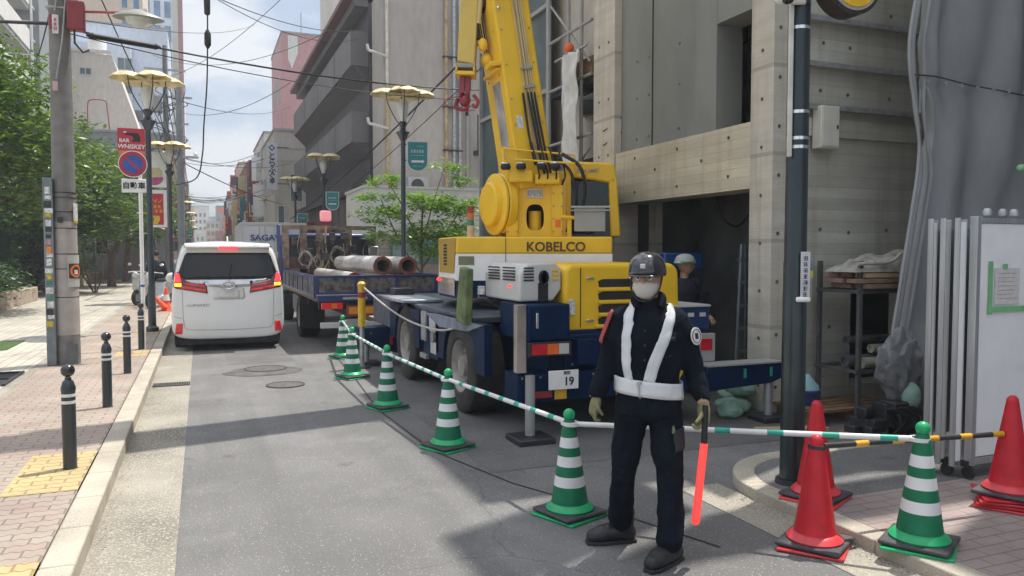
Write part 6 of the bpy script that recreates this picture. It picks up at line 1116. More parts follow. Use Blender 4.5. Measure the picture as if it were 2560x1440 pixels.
# rear bodywork
K().box(2.70, 3.12, 6.30, 7.0, .90, 1.235).build('tool_locker', navy, cr, bevel=.015); K().box(2.72, 3.10, 6.292, 6.30, .92, 1.215).build('locker_door', navy, cr, bevel=.003); K().box(2.77, 2.795, 6.275, 6.292, 1.02, 1.16).build('door_handle', C_['chrome'], cr, bevel=.004)
K().box(2.60, 2.695, 6.32, 6.40, .62, 1.235).build('reflective_post', mat('post_alloy', (.40, .36, .33), .3, .5, var=.3, sc=2), cr, bevel=.006)
lampb = K().box(2.70, 3.12, 6.27, 6.33, .765, .895).build('tail_lamp_housing', C_['blk'], cr, bevel=.006); K().box(2.725, 2.87, 6.262, 6.27, .785, .88).build('tail_lamp', C_['red'], lampb, smooth=0); K().box(2.875, 2.985, 6.262, 6.27, .785, .88).build('indicator', C_['org'], lampb, smooth=0); K().box(2.99, 3.09, 6.262, 6.27, .785, .88).build('reversing_lamp', C_['lgrey'], lampb, smooth=0)
K().prism([(3.12, .60), (3.12, .90), (3.2, .94), (4.5, .94), (4.62, .60)], 6.42, 7.0, 'Y').build('rear_panel', navy, cr, bevel=.02)
K().box(3.2, 3.42, 6.30, 6.42, .66, .90).build('rear_light_box', navy, cr, bevel=.01)
pp = K().box(2.90, 3.20, 6.285, 6.30, .455, .63).build('number_plate', C_['white'], cr, bevel=.004)
for s_, sz, x, z in (('19', .105, 3.10, .525), ('800', .045, 3.08, .605)): q = text(s_, sz, C_['dk'], (x-3.65, 6.2835-9.2, z), (PI/2, 0, 0), pp, bold=True)
mb = K(); ys = mat('hazard_yellow', (.65, .38, .02), .5)
for x in (3.34, 3.62, 3.92, 4.2): K().prism([(x, .36), (x+.05, .56), (x+.19, .56), (x+.06, .36)], 6.330, 6.339, 'Y').build('hazard_mark', ys, cr, smooth=0)
K().prism([(2.98, .36), (2.98, .45), (3.10, .45), (3.10, .36)], 6.329, 6.338, 'Y').build('hazard_mark', ys, cr, smooth=0); K().box(2.76, 2.95, 6.329, 6.338, .38, .44).build('red_reflector', C_['redd'], cr, smooth=0)
tl = K().box(4.52, 4.74, 6.32, 6.38, .62, .90).build('right_lamp_housing', C_['grey'], cr, bevel=.006); K().box(4.56, 4.70, 6.31, 6.32, .735, .85).build('tail_lamp', C_['red'], tl, bevel=.005)
K().box(4.28, 4.76, 6.45, 7.9, .92, 1.16).build('right_locker', mat('locker_blue', (.012, .035, .11), .4, coat=.2), cr, bevel=.012); K().box(4.30, 4.76, 6.43, 7.92, 1.16, 1.18).build('locker_top', C_['lgrey'], cr, smooth=0)
for x in (4.50, 4.64): K().box(x, x+.07, 6.442, 6.449, 1.06, 1.10).build('print_mark', C_['lgrey'], cr, smooth=0)
K().box(4.58, 4.72, 6.31, 6.33, .42, .55).build('round_reflector', C_['org'], cr, bevel=.01)
# engine hood: rounded yellow box with slatted grille
hd = K(); hd.prism([(3.135, .95), (3.135, 1.54), (3.20, 1.60), (4.33, 1.60), (4.40, 1.53), (4.42, .95)], 6.46, 7.7, 'Y'); o = hd.build('engine_hood', yel, cr, bevel=.10, seg=5)
gz = [1.42, 1.30, 1.18, 1.06]; gl = K()
for z in gz: gl.prism([(3.50, z-.045), (3.49, z+.012), (3.54, z+.03), (4.08, z+.03), (4.12, z+.0), (4.12, z-.045)], 6.445, 6.457, 'Y')
gl.build('grille_opening', C_['blk'], cr, smooth=0); gr = K()
for z in gz[:-1]: gr.prism([(3.49, z-.05), (3.49, z-.085), (4.13, z-.085), (4.13, z-.05)], 6.425, 6.46, 'Y')
gr.prism([(3.46, 1.02), (3.46, .985), (4.15, .985), (4.15, 1.02)], 6.43, 6.462, 'Y'); gr.build('grille_slats', yel, cr, bevel=.008)
K().sph((3.86, 6.42, 1.47), .05, 14, sc=(1.2, .5, 1)).build('hood_lamp', C_['chrome'], cr)
# grey exhaust / muffler box
ex = K(); 
prof = [(2.70, 1.25), (2.70, 1.50), (2.78, 1.60), (3.06, 1.61), (3.125, 1.55), (3.125, 1.36), (3.04, 1.25)]
ex.prism(prof, 6.50, 7.42, 'Y'); ex.build('muffler_cover', C_['lgrey'], cr, bevel=.02, seg=3)
mb = K(); 
for y0 in (6.60, 7.0): [mb.box(2.690, 2.699, y0, y0+.30, 1.44+k*.028, 1.454+k*.028) for k in range(5)]
[mb.box(2.74, 2.84, 6.492, 6.499, 1.44+k*.028, 1.454+k*.028) for k in range(5)]; mb.box(2.885, 2.985, 6.492, 6.499, 1.25, 1.42); mb.build('vent_slots', C_['blk'], cr, smooth=0)
K().lathe([(.048, -.02), (.048, .02), (.055, .02), (.055, -.02)], (2.935, 6.48, 1.47), 24, M=Matrix.Rotation(PI/2, 4, 'X') @ Matrix.Diagonal((.8, 1.25, 1, 1))).build('exhaust_pipe', C_['blk'], cr); mb = K(); [mb.box(3.03, 3.09, 6.488, 6.498, 1.45+k*.04, 1.472+k*.04) for k in range(3)]; mb.build('yellow_vent', yel, cr, smooth=0)
for y_ in (6.72, ): K().sph((2.685, y_, 1.385), .014, 10).build('marker_lamp', rb, cr)
# green canvas chock hung at the side
K().prism([(7.25, 1.54), (7.48, 1.56), (7.62, .99), (7.30, .97)], 2.44, 2.52, 'X').build('canvas_cover', mat('canvas_green', (.13, .17, .07), .8, var=.3, sc=7, bump=.5, bsc=12), cr, bevel=.015)
# ---------------- upper structure (turned 22 degrees): local frame U
U = Matrix.Translation((3.62-3.65, 8.35-9.2, 0)) @ Matrix.Rotation(-YAW-R(1), 4, 'Z'); UB = lambda: MB(U)
UB().lathe([(.62, 1.04), (.62, 1.18)], (0, .7, 0), 32).build('slewing_ring', C_['dk'], cr)
PX0, PX1 = -.86, .93; foot = [(PX0, -.25), (-1.16, .55), (-1.16, 1.7), (PX1, 1.7), (PX1, -.25)]
UB().prism(foot, 1.69, 1.885, 'Z').build('counterweight_top', yel, cr, bevel=.02, seg=3)
UB().prism([(x*.997, y_) for x, y_ in foot], 1.38, 1.689, 'Z').build('counterweight_middle', C_['white'], cr, smooth=0)
UB().prism([(x*.994, y_) for x, y_ in foot], 1.17, 1.379, 'Z').build('counterweight_base', navy, cr, smooth=0)
a0 = Vector((PX0, -.25)); a1 = Vector((-1.16, .55)); d_ = (a1-a0).normalized(); nr = Vector((d_.y*-1, d_.x)); nr = nr if nr.x < 0 else -nr
def onchamfer(s, z, off=.004): p = a0+d_*s+nr*off; return (p.x, p.y, z)
mb = UB(); q = [onchamfer(.12, 1.46), onchamfer(.80, 1.46), onchamfer(.84, 1.87), onchamfer(.02, 1.87)]; mb.add(q, [(0, 1, 2, 3)]); mb.build('orange_grille_panel', mat('panel_ochre', (.42, .26, .03), .5, var=.05), cr, smooth=0)
mb = UB(); 
for k in range(7): z = 1.55+k*.038; mb.add([onchamfer(.42, z, .008), onchamfer(.58, z, .008), onchamfer(.58, z+.024, .008), onchamfer(.42, z+.024, .008)], [(0, 1, 2, 3)])
mb.build('vent_slots', C_['blk'], cr, smooth=0)
mb = UB(); mb.add([onchamfer(.08, 1.20, .006), onchamfer(.84, 1.20, .006), onchamfer(.84, 1.40, .006), onchamfer(.08, 1.40, .006)], [(0, 1, 2, 3)]); mb.build('reflective_plate', mat('plate_grey_shiny', (.40, .40, .45), .15, .6, var=.3, sc=3), cr, smooth=0)
o = UB().sph(onchamfer(.80, 1.37, .02), .022, 12).build('marker_lamp', rb, cr)
UB().box(-.30, -.295, -.258, -.25, 1.17, 1.885).build('panel_seam', C_['dk'], cr, smooth=0); UB().box(-.84, -.66, -.256, -.25, 1.56, 1.66).build('small_window', mat('small_window', (.16, .17, .09), .3), cr, smooth=0)
UB().box(.90, .95, -.26, -.1, 1.5, 1.58).build('side_latch', C_['dk'], cr)
# counterweight lettering (as on the boom)
q = text('KOBELCO', .15, mat('letter_brown', (.10, .05, .01), .5), (0, 0, 0), (0, 0, 0), cr, bold=True, sx=1.05); q.matrix_local = U @ Matrix.Translation((.28, -.254, 1.765)) @ Matrix.Rotation(PI/2, 4, 'X')
# mast frame
mb = UB(); mb.box(-.30, -.15, .0, .55, 1.886, 2.66); mb.box(.24, .38, .0, .55, 1.886, 2.66); mb.build('mast_plates', yel, cr, bevel=.015)
# centre plate with an oval opening
bm = bmesh.new(); 
ov = [(.045+.105*math.copysign(abs(math.cos(a))**.7, math.cos(a)), 2.12+.155*math.copysign(abs(math.sin(a))**.7, math.sin(a))) for a in [2*PI*i/32 for i in range(32)]]
rect = [(.045+.198*max(-1, min(1, math.cos(a)*1.5)), 2.26+.38*max(-1, min(1, math.sin(a)*1.5))) for a in [2*PI*i/32 for i in range(32)]]
mb = UB(); vs = [(x, .05, z) for x, z in ov]+[(x, .05, z) for x, z in rect]+[(x, .10, z) for x, z in ov]
mb.add(vs, [(i, (i+1) % 32, 32+(i+1) % 32, 32+i) for i in range(32)]+[(i, 64+i, 64+(i+1) % 32, (i+1) % 32) for i in range(32)]); mb.build('mast_front_plate', yel, cr, smooth=30)
UB().box(-.14, .23, .35, .37, 1.9, 2.4).build('mast_inner', C_['blk'], cr, smooth=0); UB().lathe([(.08, 0), (.08, .3)], (.045, .22, 1.9), 20).build('inner_cylinder', yel, cr)
UB().box(-.05, .13, .035, .048, 2.35, 2.46).build('warning_label', mat('label_white', (.55, .53, .48), .5, var=.3, sc=60), cr, smooth=0); mb = UB(); [mb.box(-.045+.035*k, -.02+.035*k, .031, .0345, 2.37+.02*(k % 2), 2.44) for k in range(5)]; mb.build('label_print', C_['grey'], cr, smooth=0)
mb = UB(); mb.box(-.26, .02, -.10, .15, 2.52, 2.66); mb.box(.04, .34, -.08, .15, 2.50, 2.62); mb.build('light_brackets', yel, cr, bevel=.02)
for x, y_ in ((-.30, -.12), (-.12, -.14), (.12, -.14), (.27, -.14)): o = UB().lathe([(.05, 0), (.062, .03), (.05, .06)], (x, y_, 2.665), 18).build('work_light', C_['blk'], cr); UB().sph((x, y_, 2.735), .05, 14, sc=(1.2, 1, .4)).build('lens', C_['chrome'], o)
# railing and clutter at the boom foot
mb = UB(); mb.tube([(-.34, -.05, 2.92), (.50, -.05, 2.84)], .012, 6); mb.tube([(-.20, -.15, 2.78), (.66, -.15, 2.72)], .012, 6); mb.tube([(-.34, -.05, 2.92), (-.30, -.1, 2.66)], .012, 6); mb.tube([(.5, -.05, 2.84), (.52, -.05, 2.6)], .012, 6); mb.tube([(.66, -.15, 2.72), (.62, -.1, 2.5)], .012, 6); mb.build('guard_rail', yel, cr)
mb = UB(); rr = random.Random(15)
for k in range(4): x = .0+.10*k; mb.tube(smoothpath([(x, .0, 3.0-.03*k), (x+.05, -.12, 2.78), (x+.09, -.1, 2.6), (x+.06, .0, 2.5)]), .011, 6)
mb.tube(smoothpath([(.36, -.06, 2.85), (.55, -.16, 2.7), (.62, -.14, 2.45), (.58, -.05, 2.2), (.48, .05, 2.0)]), .022, 8); mb.tube(smoothpath([(.30, -.06, 2.8), (.46, -.12, 2.62), (.52, -.08, 2.3), (.42, .05, 1.95)]), .018, 8); mb.build('hydraulic_hoses', C_['cabl'], cr)
UB().prism([(-.33, 2.95), (-.27, 2.66), (-.08, 2.66), (-.12, 2.86)], -.02, .05, 'Y').build('foot_gusset', yel, cr, bevel=.01)
# winch drum with cover
DM = U @ Matrix.Translation((-.44, .10, 2.28)) @ Matrix.Rotation(R(-27), 4, 'Z').inverted() @ Matrix.Rotation(-PI/2, 4, 'Y')
DM = U @ Matrix.Translation((-.40, .22, 2.28)) @ Matrix.Rotation(R(27), 4, 'Z') @ Matrix.Rotation(-PI/2, 4, 'Y')
MB(DM).lathe([(.36, -.10), (.375, -.08), (.375, .0), (.36, .015), (.355, .015), (.355, .03), (.37, .03), (.37, .055), (.34, .07)], n=48).build('winch_drum', yel, cr); MB(DM).lathe([(.357, .012), (.3575, .034)], n=48).build('drum_gap', C_['dk'], cr)
MB(DM).lathe([(.27, .07), (.26, .13), (.24, .145), (.01, .148)], n=40).build('drum_cover', yel, cr)
UB().box(-.36, -.30, .1, .5, 1.89, 2.6).build('winch_bracket', mat('bracket_brown', (.12, .08, .04), .6), cr, smooth=0)
# stacked signal lamp
for z0, z1, mm, nm in ((2.18, 2.26, C_['redd'], 'red_segment'), (2.10, 2.18, mat('seg_amber', (.45, .14, .02), .3), 'amber_segment'), (2.03, 2.10, mat('seg_green', (.01, .20, .15), .3), 'green_segment'), (1.885, 2.03, mat('seg_base', (.50, .38, .28), .5), 'lamp_base')): UB().lathe([(.042, z0), (.042, z1)], (-.74, .3, 0), 20).build(nm, mm, cr)
# cab
CM = lambda: MB(U @ Matrix.Translation((0, .3, 0)))
CM().prism([(.44, 2.66), (.44, 2.80), (.50, 2.845), (1.0, 2.83), (1.05, 2.78), (1.08, 2.60), (1.06, 2.56)][:7], .3, 1.9, 'Y').build('cab_roof', yel, cr, bevel=.03, seg=3)
CM().prism([(.44, 1.9), (.44, 2.68), (.50, 2.66), (.50, 1.9)], .3, 1.9, 'Y').build('cab_pillar', yel, cr, bevel=.01); CM().prism([(1.00, 1.9), (.97, 2.62), (1.07, 2.66), (1.13, 1.9)], .3, .42, 'Y').build('cab_pillar', yel, cr, bevel=.02)
CM().prism([(.49, 1.9), (.49, 2.60), (.98, 2.60), (1.03, 1.9)], .33, .35, 'Y').build('cab_window', C_['glass'], cr, smooth=0); CM().prism([(1.10, 1.9), (1.06, 2.6), (.5, 2.6), (.5, 1.9)], .5, 1.85, 'Y').build('cab_shell', C_['dk'], cr, smooth=0)
q = text('DYNAMIC', .062, C_['grey'], (0, 0, 0), (0, 0, 0), cr, bold=True, sx=1.2, shear=.3); q.matrix_local = U @ Matrix.Translation((.70, .592, 2.725)) @ Matrix.Rotation(PI/2, 4, 'X')
mb = UB(); mb.box(.50, .86, -.1, -.085, 1.95, 2.24); mb.build('grey_guard_plate', C_['grey'], cr, bevel=.004); mb = UB(); mb.box(.46, .92, -.12, -.10, 2.225, 2.245); mb.box(.46, .92, -.12, -.10, 2.19, 2.20); mb.build('plate_rail', C_['steel'], cr, smooth=0); UB().tube([(.36, -.06, 2.12), (.50, -.06, 2.11)], .022, 8).build('strut', yel, cr); UB().box(.42, .47, -.05, .0, 1.89, 2.1).build('strut', yel, cr)
# ---------------- boom
B0 = Vector((-.06, .38, 2.62)); tilt = Matrix.Rotation(R(-8.4), 4, 'Y') @ Matrix.Rotation(R(1.5), 4, 'X')
BM = U @ Matrix.Translation(B0) @ tilt @ Matrix.Rotation(R(19), 4, 'Z'); BB = lambda: MB(BM)
hw, hd_ = .225, .36
BB().box(-hw, hw, -hd_, hd_, -.15, 8.2).build('boom', yel, cr, bevel=.03, seg=3)
BB().box(-hw+.05, hw-.05, -hd_+.05, hd_-.05, 8.2, 13.0).build('boom_section', yel, cr, bevel=.03); BB().box(-hw+.09, hw-.09, -hd_+.09, hd_-.09, 13.0, 17.5).build('boom_section', yel, cr, bevel=.03); BB().box(-.16, .16, -.3, .35, 17.4, 17.9).build('boom_head', C_['dk'], cr, bevel=.03)
BB().box(-hw-.02, hw+.02, -hd_-.02, hd_+.02, 7.9, 8.2).build('boom_collar', yel, cr, bevel=.01)
pl_ = mat('boom_pale', (.56, .44, .22), .5, var=.06, grime=.2); BB().box(.02, .09, -hd_-.008, -hd_+.002, .1, 8).build('boom_strip', pl_, cr, smooth=0)
mb = BB()
for x, r in ((.045, .012), (.075, .010), (.10, .012), (-.0, .008)): mb.tube([(x, -hd_-.03, .3), (x, -hd_-.03, 7.8)], r, 6)
mb.build('boom_pipes', pl_, cr)
mb = BB(); [mb.tube([(x, -hd_-.035, .95), (x+.0, -hd_-.07, .6), (x+.03, -hd_-.05, .2), (x+.08, -hd_-.02, -.1)], .014, 6) for x in (.03, .07, .11)]; mb.tube(smoothpath([(-.03, -hd_-.03, .95), (-.04, -hd_-.05, .5), (-.02, -hd_-.06, .1)]), .014, 6); mb.build('boom_hoses', C_['cabl'], cr)
for z in (1.22, 1.0): BB().box(-.01, .13, -hd_-.06, -hd_, z, z+.03).build('hose_clamp', C_['grey'], cr)
mb = BB()
for z in (2.05, 2.22): mb.tube([(-.17, -hd_, z), (-.13, -hd_-.14, z), (.13, -hd_-.14, z), (.17, -hd_, z)], .008, 6)
for x in (-.12, -.04, .04, .12): mb.tube([(x, -hd_-.14, 2.05), (x, -hd_-.14, 2.22)], .006, 6)
mb.build('step_cage', pl_, cr); BB().sph((-.17, -hd_-.01, 1.95), .022, 12).build('marker_lamp', C_['chrome'], cr)
BB().box(-hw-.006, -hw-.0005, -.20, .08, .25, 1.15).build('side_placard', mat('placard_grey', (.38, .36, .36), .4, .2, var=.25, sc=4), cr, smooth=0)
for i, ch_ in enumerate('KOBELCO'):
    q = text(ch_, .42, C_['cabl'], (0, 0, 0), (0, 0, 0), cr, bold=True, sx=.85); q.matrix_local = BM @ Matrix.Translation((-hw-.004, .02, 4.55-i*.40)) @ Matrix.Rotation(-PI/2, 4, 'Z') @ Matrix.Rotation(PI/2, 4, 'X')
# bracket knuckle at the boom side and the stowed jib with red hook block
mb = BB(); mb.sph((-.28, .02, 1.45), .09, 16, sc=(.8, 1, 1)); mb.sph((-.32, -.05, 1.62), .08, 16, sc=(.7, 1, 1)); mb.box(-.36, -.10, -.34, -.12, 1.30, 1.36); mb.box(-.30, -.20, -.3, .2, 1.25, 1.29); mb.build('jib_bracket', yel, cr, bevel=.01)
BB().tube([(-.36, .0, 1.7), (-.34, .0, 4.4)], .05, 10).build('jib_cylinder', C_['cabl'], cr); mb = BB(); [mb.tube([(-.28+k*.03, .05, 1.5), (-.30+k*.03, .05, 5)], .008, 5) for k in range(3)]; mb.build('side_hoses', C_['cabl'], cr)
JM = U @ Matrix.Translation((-.78, .28, 3.98)) @ Matrix.Rotation(R(2), 4, 'Y'); JB = lambda: MB(JM)
JB().prism([(-.105, 0), (.105, -.04), (.14, 1.2), (.16, 4.2), (-.06, 4.2), (-.075, 1.2)], -.13, .13, 'Y').build('stowed_jib', mat('jib_yellow', (.62, .45, .09), .45, var=.05, coat=.2), cr, bevel=.015)
JB().box(-.125, .115, -.15, .15, -.08, -.03).build('jib_end', C_['grey'], cr, bevel=.01); mb = JB(); mb.box(-.12, .11, -.15, .15, -.16, -.12); mb.box(-.12, -.10, -.15, .15, -.14, -.03); mb.box(.09, .11, -.15, .15, -.14, -.03); mb.build('jib_foot_plate', yel, cr); JB().tube([(.15, -.1, .75), (.13, -.1, .45)], .03, 10).build('jib_pin', C_['gold'], cr)
JB().tube([(-.02, -.02, 1.0), (-.13, -.1, 1.6)], .05, 8).build('jib_sheave', C_['dk'], cr)
hk = mat('hook_red', (.27, .016, .035), .4, var=.2, coat=.3); mb = MB(JM @ Matrix.Translation((0, 0, -.02)) @ Matrix.Scale(.95, 4)); mb.box(-.075, .06, -.04, .04, -.30, -.12); mb.sph((-.01, 0, -.44), .07, 14, sc=(1.1, .8, 1.2)); mb.box(-.08, -.02, -.07, .07, -.36, -.16); mb.box(.0, .05, -.07, .07, -.34, -.16)
for x in (-.06, .03): mb.lathe([(.06, -.02), (.075, 0), (.06, .02)], (x, 0, -.36), 18, M=Matrix.Rotation(PI/2, 4, 'Y'))
mb.tube(smoothpath([(-.10, 0, -.42), (-.12, 0, -.52), (-.02, 0, -.56), (.05, 0, -.50)]), .025, 8); mb.tube(smoothpath([(.10, -.05, -.38), (.16, -.05, -.45), (.14, -.05, -.53), (.09, -.05, -.50)]), .022, 8); mb.build('hook_block', hk, cr)
mb = JB(); mb.tube(smoothpath([(-.06, -.05, -.40), (-.22, -.06, -.44), (-.24, -.06, -.50), (-.05, -.06, -.58), (.12, -.05, -.56)]), .006, 5); mb.build('hook_wire', hk, cr); JB().tube([(.02, .0, -.5), (.02, 0, -.62)], .02, 8).build('hook_shank', C_['dk'], cr)

# small fittings on the crane: bolts, decals, handles, seams
bl = mat('bolt_steel', (.30, .28, .22), .5, .5)
def bolts(xf, pts, r=.012, parent=cr, ax='Y'):
    mb = MB(xf)
    for x, y_, z in pts: mb.lathe([(r, 0), (r*.9, .006), (.001, .008)], (x, y_, z), 6, M=Matrix.Rotation(PI/2, 4, 'X') if ax == 'Y' else Matrix.Rotation(-PI/2, 4, 'Y'))
    mb.build('bolts', bl, parent, smooth=0)
bolts(U, [(x, -.003, z) for x in (-.28, -.17, .26, .36) for z in (1.95, 2.1, 2.25, 2.4, 2.55)])
bolts(U, [(-.82+.21*k, -.251, 1.20) for k in range(9)]); bolts(TC, [(3.2+.16*k, 6.419, .66) for k in range(8)]); bolts(TC, [(2.517, 7.1+.3*k, .96) for k in range(5)], ax='X'); bolts(TC, [(2.66+.18*k, 6.339, .57) for k in range(11)])
bolts(BM, [(x, -hd_-.003, z) for x in (-.17, .17) for z in (.3, .6, .9, 1.3, 1.7, 2.5, 3.0, 3.5)]); bolts(BM, [(-hw-.003, y_, 1.22+.5*k) for y_ in (-.22, .22) for k in range(6)], ax='X')
dcl = mat('decal_black', (.04, .035, .03), .5); dcw = mat('decal_white', (.6, .6, .58), .5, var=.3, sc=60)
UB().box(-.62, -.54, -.254, -.2505, 1.22, 1.32).build('decal', dcw, cr, smooth=0); UB().box(.70, .84, -.254, -.2505, 1.42, 1.50).build('decal', dcw, cr, smooth=0); UB().box(-.255, -.195, -.004, -.0005, 2.30, 2.38).build('decal', dcw, cr, smooth=0); UB().box(.28, .345, -.004, -.0005, 2.0, 2.09).build('decal', C_['org'], cr, smooth=0)
BB().box(-.15, -.07, -hd_-.004, -hd_-.0005, .55, .70).build('decal', dcw, cr, smooth=0); BB().box(-.16, -.06, -hd_-.004, -hd_-.0005, 2.55, 2.62).build('decal', dcl, cr, smooth=0)
K().box(3.17, 3.24, 6.4425, 6.459, 1.12, 1.26).build('decal', dcw, cr, smooth=0); K().box(3.30, 3.305, 6.449, 6.4595, 1.0, 1.56).build('hood_seam', C_['dk'], cr, smooth=0)
for z in (1.05, 1.45): K().box(3.36, 3.44, 6.44, 6.458, z, z+.02).build('hood_latch', C_['chrome'], cr, bevel=.003)
mb = K(); [mb.tube([(2.58, 6.9+.02*k, .95), (2.55, 7.4, .86-.03*k), (2.56, 8.5, .90-.02*k)], .010, 5) for k in range(3)]; mb.build('side_hoses', C_['cabl'], cr)
K().tube(smoothpath([(2.86, 6.9, 1.05), (2.72, 7.5, 1.22), (2.75, 8.2, 1.10), (2.9, 9.0, 1.07)]), .022, 8).build('deck_hose', C_['cabl'], cr)
# ================================================================== CONES AND BARS
def cone(loc, rz, label, red=False, ball=True, stack=0, grp=None):
    t = thing('traffic_cone', label, 'traffic cone', loc, rz, grp); z0 = .03+stack*.022
    cm, fl = (C_['red'] if red else C_['green']), (mat('flange_red', (.62, .05, .06), .35) if red else mat('flange_green', (.01, .36, .13), .35))
    rad = lambda z: .128+(.040-.128)*(z-.06)/.58
    if red: prof = [(.165, z0), (.165, z0+.012), (.14, z0+.03), (rad(.06), z0+.05)]+[(rad(.06+.58*i/8), z0+.05+.56*i/8) for i in range(1, 9)]+[(.036, z0+.635), (.02, z0+.655), (.002, z0+.66)]; MB().lathe(prof, n=36).build('cone_body', cm, t, smooth=50)
    else:
        zs = [.05, .17, .24, .31, .38, .44, .51, .58, .60]; prof = [(.135, z0+.02), (rad(.05), z0+.05)]+[(rad(z), z0+z) for z in zs[1:]]+[(.034, z0+.63), (.034, z0+.64)]; mis = [0, 0, 1, 0, 1, 0, 1, 0, 0, 0, 0]
        MB().lathe(prof, n=36, mis=mis).build('cone_body', [cm, C_['refl']], t, smooth=50); MB().sph((0, 0, z0+.665), .042, 20).build('ball_top', fl, t)
    MB().lathe([(.165, z0), (.17, z0+.012), (.15, z0+.032), (.13, z0+.05)], n=36).build('flange', fl, t, smooth=60)
    MB().box(-.19, .19, -.19, .19, z0-.028, z0).build('base_weight', mat('rubber_grey', (.055, .055, .06), .7, var=.25, sc=8), t, bevel=.012)
    t.scale = (.92, .92, .92); _r = random.Random(label); t.rotation_euler = (0, 0, rz+_r.uniform(-.2, .2))
    body_ = [c for c in t.children if c.name.startswith(('cone_body', 'ball_top', 'flange'))]; tx_, ty_ = _r.uniform(-.008, .008), _r.uniform(-.008, .008)
    for c in body_: c.rotation_euler = (tx_, ty_, 0)
    for k in range(stack): MB(Matrix.Rotation(R(7*(k+1)), 4, 'Z')).box(-.195, .195, -.195, .195, .001+k*.022, .019+k*.022).build('nested_base', fl if k % 2 == 0 else cm, t, bevel=.006)
    return t
GC = 'green and white striped cones along the work zone'; cg = [(2.10, 12.5, 0), (1.88, 10.45, 0), (1.87, 8.27, 0), (1.97, 6.37, 0), (2.19, 4.42, 0), (3.66, 3.04, .078)]
lb = ['farthest green striped cone beside the truck rear wheel', 'second farthest green striped cone next to the yellow post', 'third green striped cone beside the crane front wheel', 'fourth green striped cone before the crane rear wheel', 'green striped cone standing just left of the guard', 'nearest green striped cone on the kerb at the lower right']
for i, (p, l) in enumerate(zip(cg, lb)): cone(p, R([10, 25, 12, 20, 14, 22][i]), l, stack=1, grp=GC)
RCg = 'plain red cones on the right hand pavement'
cone((3.74, 3.90, .078), R(12), 'red cone standing at the foot of the corner pole', True, stack=1, grp=RCg); cone((3.26, 3.40, .004), R(20), 'red cone standing down in the gutter in front of the pole', True, stack=1, grp=RCg); cone((4.78, 3.32, .078), R(30), 'red cone on a thick stack of bases by the white hoarding', True, stack=4, grp=RCg)
def bar(p0, p1, label, name='cone_bar', cols=None, step=.27, fr=.30, r=.017, grp='green and white bars linking the cones', rings=True):
    a, b2 = Vector(p0), Vector(p1); d = (b2-a); Lg = d.length; u = d.normalized(); t = thing(name, label, 'barrier bar', tuple(a), group=grp); mb = MB(); s_ = .05; k = 0
    ca, cb_ = cols or (C_['refl'], mat('bar_green', (.02, .33, .24), .4)); mb.tube([(0, 0, 0), tuple(u*(s_))], r, 12, 0)
    while s_ < Lg-.001:
        l1 = step*(1-fr) if k % 2 == 0 else step*fr; e = min(Lg, s_+l1); mb.tube([tuple(u*s_), tuple(u*e)], r if k % 2 == 0 else r+.0008, 12, k % 2); s_ = e; k += 1
    mb.build('bar', [ca, cb_], t, smooth=60)
    if rings:
        for q, c in ((Vector((0, 0, 0))-u*.04, 0), (u*Lg+u*.04, 1)):
            m2 = MB(Matrix.Translation(q)); m2.lathe([(.042, -.010), (.055, -.010), (.055, .010), (.042, .010), (.042, -.010)], n=24); m2.build('end_ring', ca, t)
    return t
ht = lambda p: Vector((p[0], p[1], p[2]+.598))
lbb = ['farthest striped bar between the two rear green cones', 'striped bar behind the third green cone', 'striped bar between the third and fourth green cones', 'striped bar passing the crane rear wheel', 'long striped bar behind the guard legs']
for i in range(5):
    a, b2 = ht(cg[i]), ht(cg[i+1]); u = (b2-a).normalized(); a.z += .004*(i % 2); b2.z += .004*(i % 2); bar(a+u*.05, b2-u*.05, lbb[i], step=.30 if i == 4 else .24)
ya = Vector((3.26, 3.40, .004+.585)); yb = Vector((4.78, 3.32, .078+.47)); u = (yb-ya).normalized()
bar(ya+u*.05, yb-u*.05, 'black and yellow bar running between the red cones', cols=(mat('bar_black', (.03, .032, .036), .45), mat('bar_yellow', (.72, .36, .02), .4)), step=.27, fr=.35, grp='black and yellow bars')
# far orange cones by the scooters
oc = lambda loc, lab, fallen=False: None
t = thing('traffic_cone', 'small orange cone with a silver collar by the parked scooters', 'traffic cone', (-.90, 23.0, .118)); oo = mat('cone_orange', (.8, .09, .03), .45)
MB().lathe([(.14, .02), (.12, .05), (.035, .62), (.02, .63)], n=24).build('cone_body', oo, t); MB().lathe([(.098, .28), (.068, .44)], n=24).build('collar', C_['refl'], t); MB().box(-.2, .2, -.2, .2, 0, .025).build('base', oo, t, bevel=.01)
t = thing('traffic_cone', 'orange cone tipped over and leaning on the upright one', 'traffic cone', (-1.12, 22.9, .20)); MM = Matrix.Rotation(R(-48), 4, 'Y') @ Matrix.Rotation(R(0), 4, 'X')
MB(Matrix.Translation((.2, -.05, .0)) @ Matrix.Rotation(R(-40), 4, 'Y')).lathe([(.09, .0), (.03, .52), (.02, .53)], n=20).build('cone_body', oo, t)
